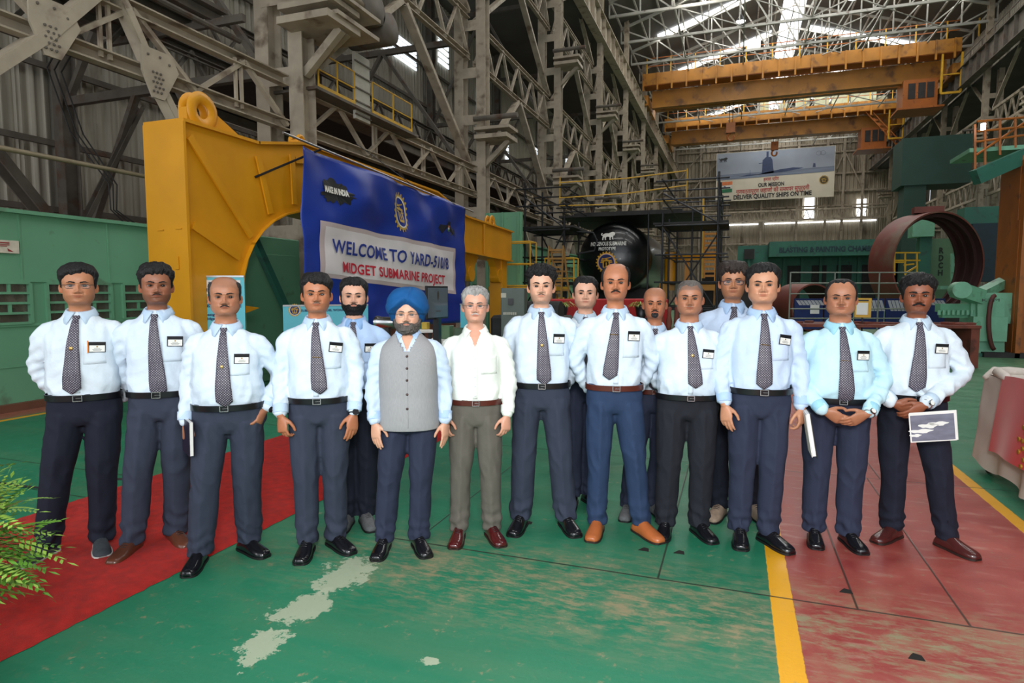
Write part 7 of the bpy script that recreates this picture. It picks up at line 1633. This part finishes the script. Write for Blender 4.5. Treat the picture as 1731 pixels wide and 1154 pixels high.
mb = MB(); mb.tube([(x0-.02, y1_-.5, zt+.03), (x0+.02, y1_-.2, zt+.035), (x0+.15, y1_-.02, zt+.03), (x0+.5, y1_+.0, zt+.02)], [.03, .045, .04, .02], 8); mb.tube([(x0-.05, y1_-.12, zt-.02), (x0+.06, y1_+.01, zt+.03), (x0+.2, y1_-.04, zt+.025)], [.02, .035, .02], 8); mb.build('cloth_knot', CLO, tb, True)
def redf(u, v):
    s_ = u*2.4; y = 3.7+s_; fold = (.006+.014*(1-v))*sin((y)*9+1.0)*(1-v)**.6
    return (x0-.035-(1-v)*.075-fold, y, .26+.05*sin(y*2.5)+(zt+.012-.26)*v)
mb = MB(); mb.grid(redf, 110, 20); mb.grid(lambda u, v: (x0-.03+.7*u, 3.7+2.4*v, zt+.013), 6, 30); mb.build('satin_runner', RSAT, tb, True)
mb = MB(); zf = .50; yy = 5.42
for k in range(26): a = k*.7; r = .03+.0055*k; v_ = (zf+sin(a)*r*1.1-.26)/(zt-.248); q = redf((yy+cos(a)*r-3.7)/2.4, max(0, min(1, v_))); mb.lathe([(0, -.006), (.018, -.006), (.018, .006), (0, .006)], (q[0]-.008, yy+cos(a)*r, zf+sin(a)*r*1.1), 8, 'X')
mb.build('gold_embroidery', mat('gold_thread', srgb(186, 140, 50), .4, .5), tb)
for (x, y) in ((x0+.04, y1_-.08), (x1-.06, y1_-.08), (x0+.06, y0_+.1), (x1-.06, y0_+.1)):
    w_ = MB().lathe([(0, -.02), (.05, -.02), (.055, 0), (.05, .02), (0, .02)], (x, y, .057), 18, 'X').build('caster_wheel', mat('caster_rubber', srgb(60, 50, 44), .6), tb, True); MB().bar((x, y, .06), (x, y, zt-.03), .035).build('leg', DARKM, tb)
def bottle(x, y, label):
    t = thing('water_bottle', label, 'bottle', (x, y, zt+.012), 0, 'water bottles on the draped table'); z = zt+.012
    MB().lathe([(0, 0), (.030, .0), (.032, .01), (.031, .05), (.032, .06), (.031, .11), (.030, .14), (.022, .165), (.013, .178), (.013, .188)], (x, y, z), 18).build('body', mat('bottle_plastic', srgb(190, 226, 236), .08, 0, .02, alpha=.45), t, True)
    MB().lathe([(.0322, .055), (.0325, .06), (.0325, .10), (.0322, .105)], (x, y, z), 18).build('label_band', mat('bottle_label_teal', srgb(60, 180, 190), .4), t, True)
    MB().lathe([(.015, .182), (.0155, .184), (.0155, .202), (0, .204)], (x, y, z), 16).build('cap', mat('bottle_cap_teal', srgb(40, 170, 180), .4), t, True)
bottle(2.66, 7.35-1.0, 'small clear water bottle with teal cap and label on the draped table')

# ---- bush at the left edge ----
BC = at(-142, 900, 2.3); BC.z = 0; bs = thing('leafy_bush', 'bright green feathery-leaved bush at the left edge of the picture', 'bush', tuple(BC))
LEAF = mat('bush_leaf', srgb(92, 142, 46), .5, 0, .35, 14); LEAFD = mat('bush_leaf_young', srgb(146, 182, 78), .5, 0, .25, 14); STEM = mat('bush_stem', srgb(88, 74, 40), .7)
MB().lathe([(0, 0), (.15, 0), (.20, .40), (.18, .40), (0, .37)], BC, 20).build('pot', mat('clay_pot', srgb(128, 62, 40), .8), bs, True)
BC = at(-142, 900, 2.3); BC.z = 0
rr = random.Random(21); st = MB(); lv = [MB(), MB()]
def leaflet(mb, p, d, up, L_, w):
    s_ = d.cross(up)
    if s_.length < 1e-4: return
    s_.normalize(); m_ = p+d*L_*.5-up*L_*.05
    mb.add([p, m_-s_*w, p+d*L_-up*L_*.18, m_+s_*w, p+d*L_*.5+up*.001-up*L_*.1], [(0, 1, 4), (1, 2, 4), (2, 3, 4), (3, 0, 4)])
for k in range(190):
    a = rr.uniform(0, 2*pi); h = rr.uniform(.12, .72)**.9; r0 = .02; R_ = rr.uniform(.14, .40)*(1.0-.35*abs(h-.40)/.4)
    b_ = BC+V((0, 0, .36)); top_ = BC+V((cos(a)*R_, sin(a)*R_, .20+h)); mid_ = b_.lerp(top_, .55)+V((0, 0, .10))
    pts = [b_, mid_, top_]; st.tube([b_, b_.lerp(mid_, .5)+V((0, 0, .03)), mid_, mid_.lerp(top_, .5)+V((0, 0, .015)), top_], [.004, .0035, .003, .0025, .0015], 5)
    for q in range(4):
        f = .45+.55*q/3; p = mid_.lerp(top_, max(0, (f-.45)/.55)); d = (top_-mid_).normalized(); d = (d+V((rr.uniform(-.8, .8), rr.uniform(-.8, .8), rr.uniform(-.5, .5)))).normalized(); Lr = rr.uniform(.09, .16)
        up = V((rr.uniform(-.3, .3), rr.uniform(-.3, .3), 1)).normalized(); s_ = d.cross(up).normalized(); mbl = lv[1 if rr.random() < (.25+.6*(h > .5)) else 0]
        for j in range(6):
            g_ = j/6; pp = p+d*Lr*g_-V((0, 0, .03*g_*g_))
            for sg in (-1, 1): leaflet(mbl, pp, (d*.55+s_*sg).normalized(), up, .044*(1-.35*g_), .0080)
        leaflet(mbl, p+d*Lr-V((0, 0, .03)), d, up, .045, .007)
tag(st.build('stems', STEM, bs), kind='stuff'); tag(lv[0].build('leaves', LEAF, bs), kind='stuff'); tag(lv[1].build('young_leaves', LEAFD, bs), kind='stuff')

# ---- things people hold ----
def pw(i, x, y, z):
    ro, ph, s = PEOPLE[i]; return V((ro.location.x+(x*cos(ph)-y*sin(ph))*s, ro.location.y+(x*sin(ph)+y*cos(ph))*s, z*s))
def held(i, name, label, cat, c, R, parts):
    ro, ph, s = PEOPLE[i]; w = pw(i, *c); t = thing(name, label, cat, tuple(w)); RR = Matrix.Rotation(ph, 3, 'Z') @ R
    for nme, off, dim, m, bv in parts: mb = MB(); mb.rbox((0, 0, 0), dim, None, bv); mb.xf(lambda p: RR @ (p+V(off))+w); mb.build(nme, m, t)
    return t
COV = mat('notebook_dark_cover', srgb(34, 26, 44), .4); PAG = mat('page_edges', srgb(228, 226, 222), .6)
held(2, 'notebook', 'dark notebook with pale page edge held at the moustached man\'s thigh', 'notebook', (-.215, -.085, .80), Matrix.Rotation(RD(-62), 3, 'Z') @ Matrix.Rotation(RD(4), 3, 'Y'), (('cover', (0, .011, 0), (.145, .003, .20), COV, .001), ('pages', (0, 0, 0), (.138, .019, .195), PAG, .001), ('cover', (0, -.011, 0), (.145, .003, .20), COV, .001)))
held(13, 'folder', 'black zip folder with loose white papers held down beside the tall man\'s leg', 'folder', (.27, -.11, .735), Matrix.Rotation(RD(-97), 3, 'Z') @ Matrix.Rotation(RD(10), 3, 'X'), (('cover', (0, .013, 0), (.20, .004, .27), C0['black'], .001), ('papers', (-.004, 0, .004), (.185, .020, .255), PAG, .001), ('cover', (0, -.013, 0), (.19, .004, .255), PAG, .001)))
ph_ = held(15, 'photo_print', 'large glossy photo print of a grey sky held at the right-hand man\'s hip', 'photo', (.045, -.262, .825), Matrix.Rotation(RD(-8), 3, 'Y') @ Matrix.Rotation(RD(6), 3, 'X'), (('backing_sheet', (.006, .003, .004), (.240, .002, .180), PAG, .0005), ('border', (0, 0, 0), (.235, .002, .176), PAG, .0005), ('picture', (0, -.0015, -.002), (.221, .0015, .158), mat('photo_grey_sky', srgb(112, 114, 130), .25, 0, .22, 10, stretch=(1, 1, 3)), .0003)))
ro, phh, s_ = PEOPLE[15]; mb = MB(); w = pw(15, .045, -.262, .825); RR = Matrix.Rotation(phh, 3, 'Z') @ Matrix.Rotation(RD(-8), 3, 'Y') @ Matrix.Rotation(RD(6), 3, 'X')
for (u, v, a_, b_) in ((-.06, -.02, .06, .012), (-.02, .01, .05, .014), (.03, .02, .05, .012), (-.09, -.045, .03, .009)):
    o = [RR @ V((u+cos(t_)*a_*(1+.2*sin(3*t_)), -.003, v+sin(t_)*b_*(1+.3*cos(5*t_)))) + w for t_ in np.linspace(0, 2*pi, 18)[:-1]]; mb.add(o, [tuple(range(17))])
mb.build('cloud_print', WHT, ph_)
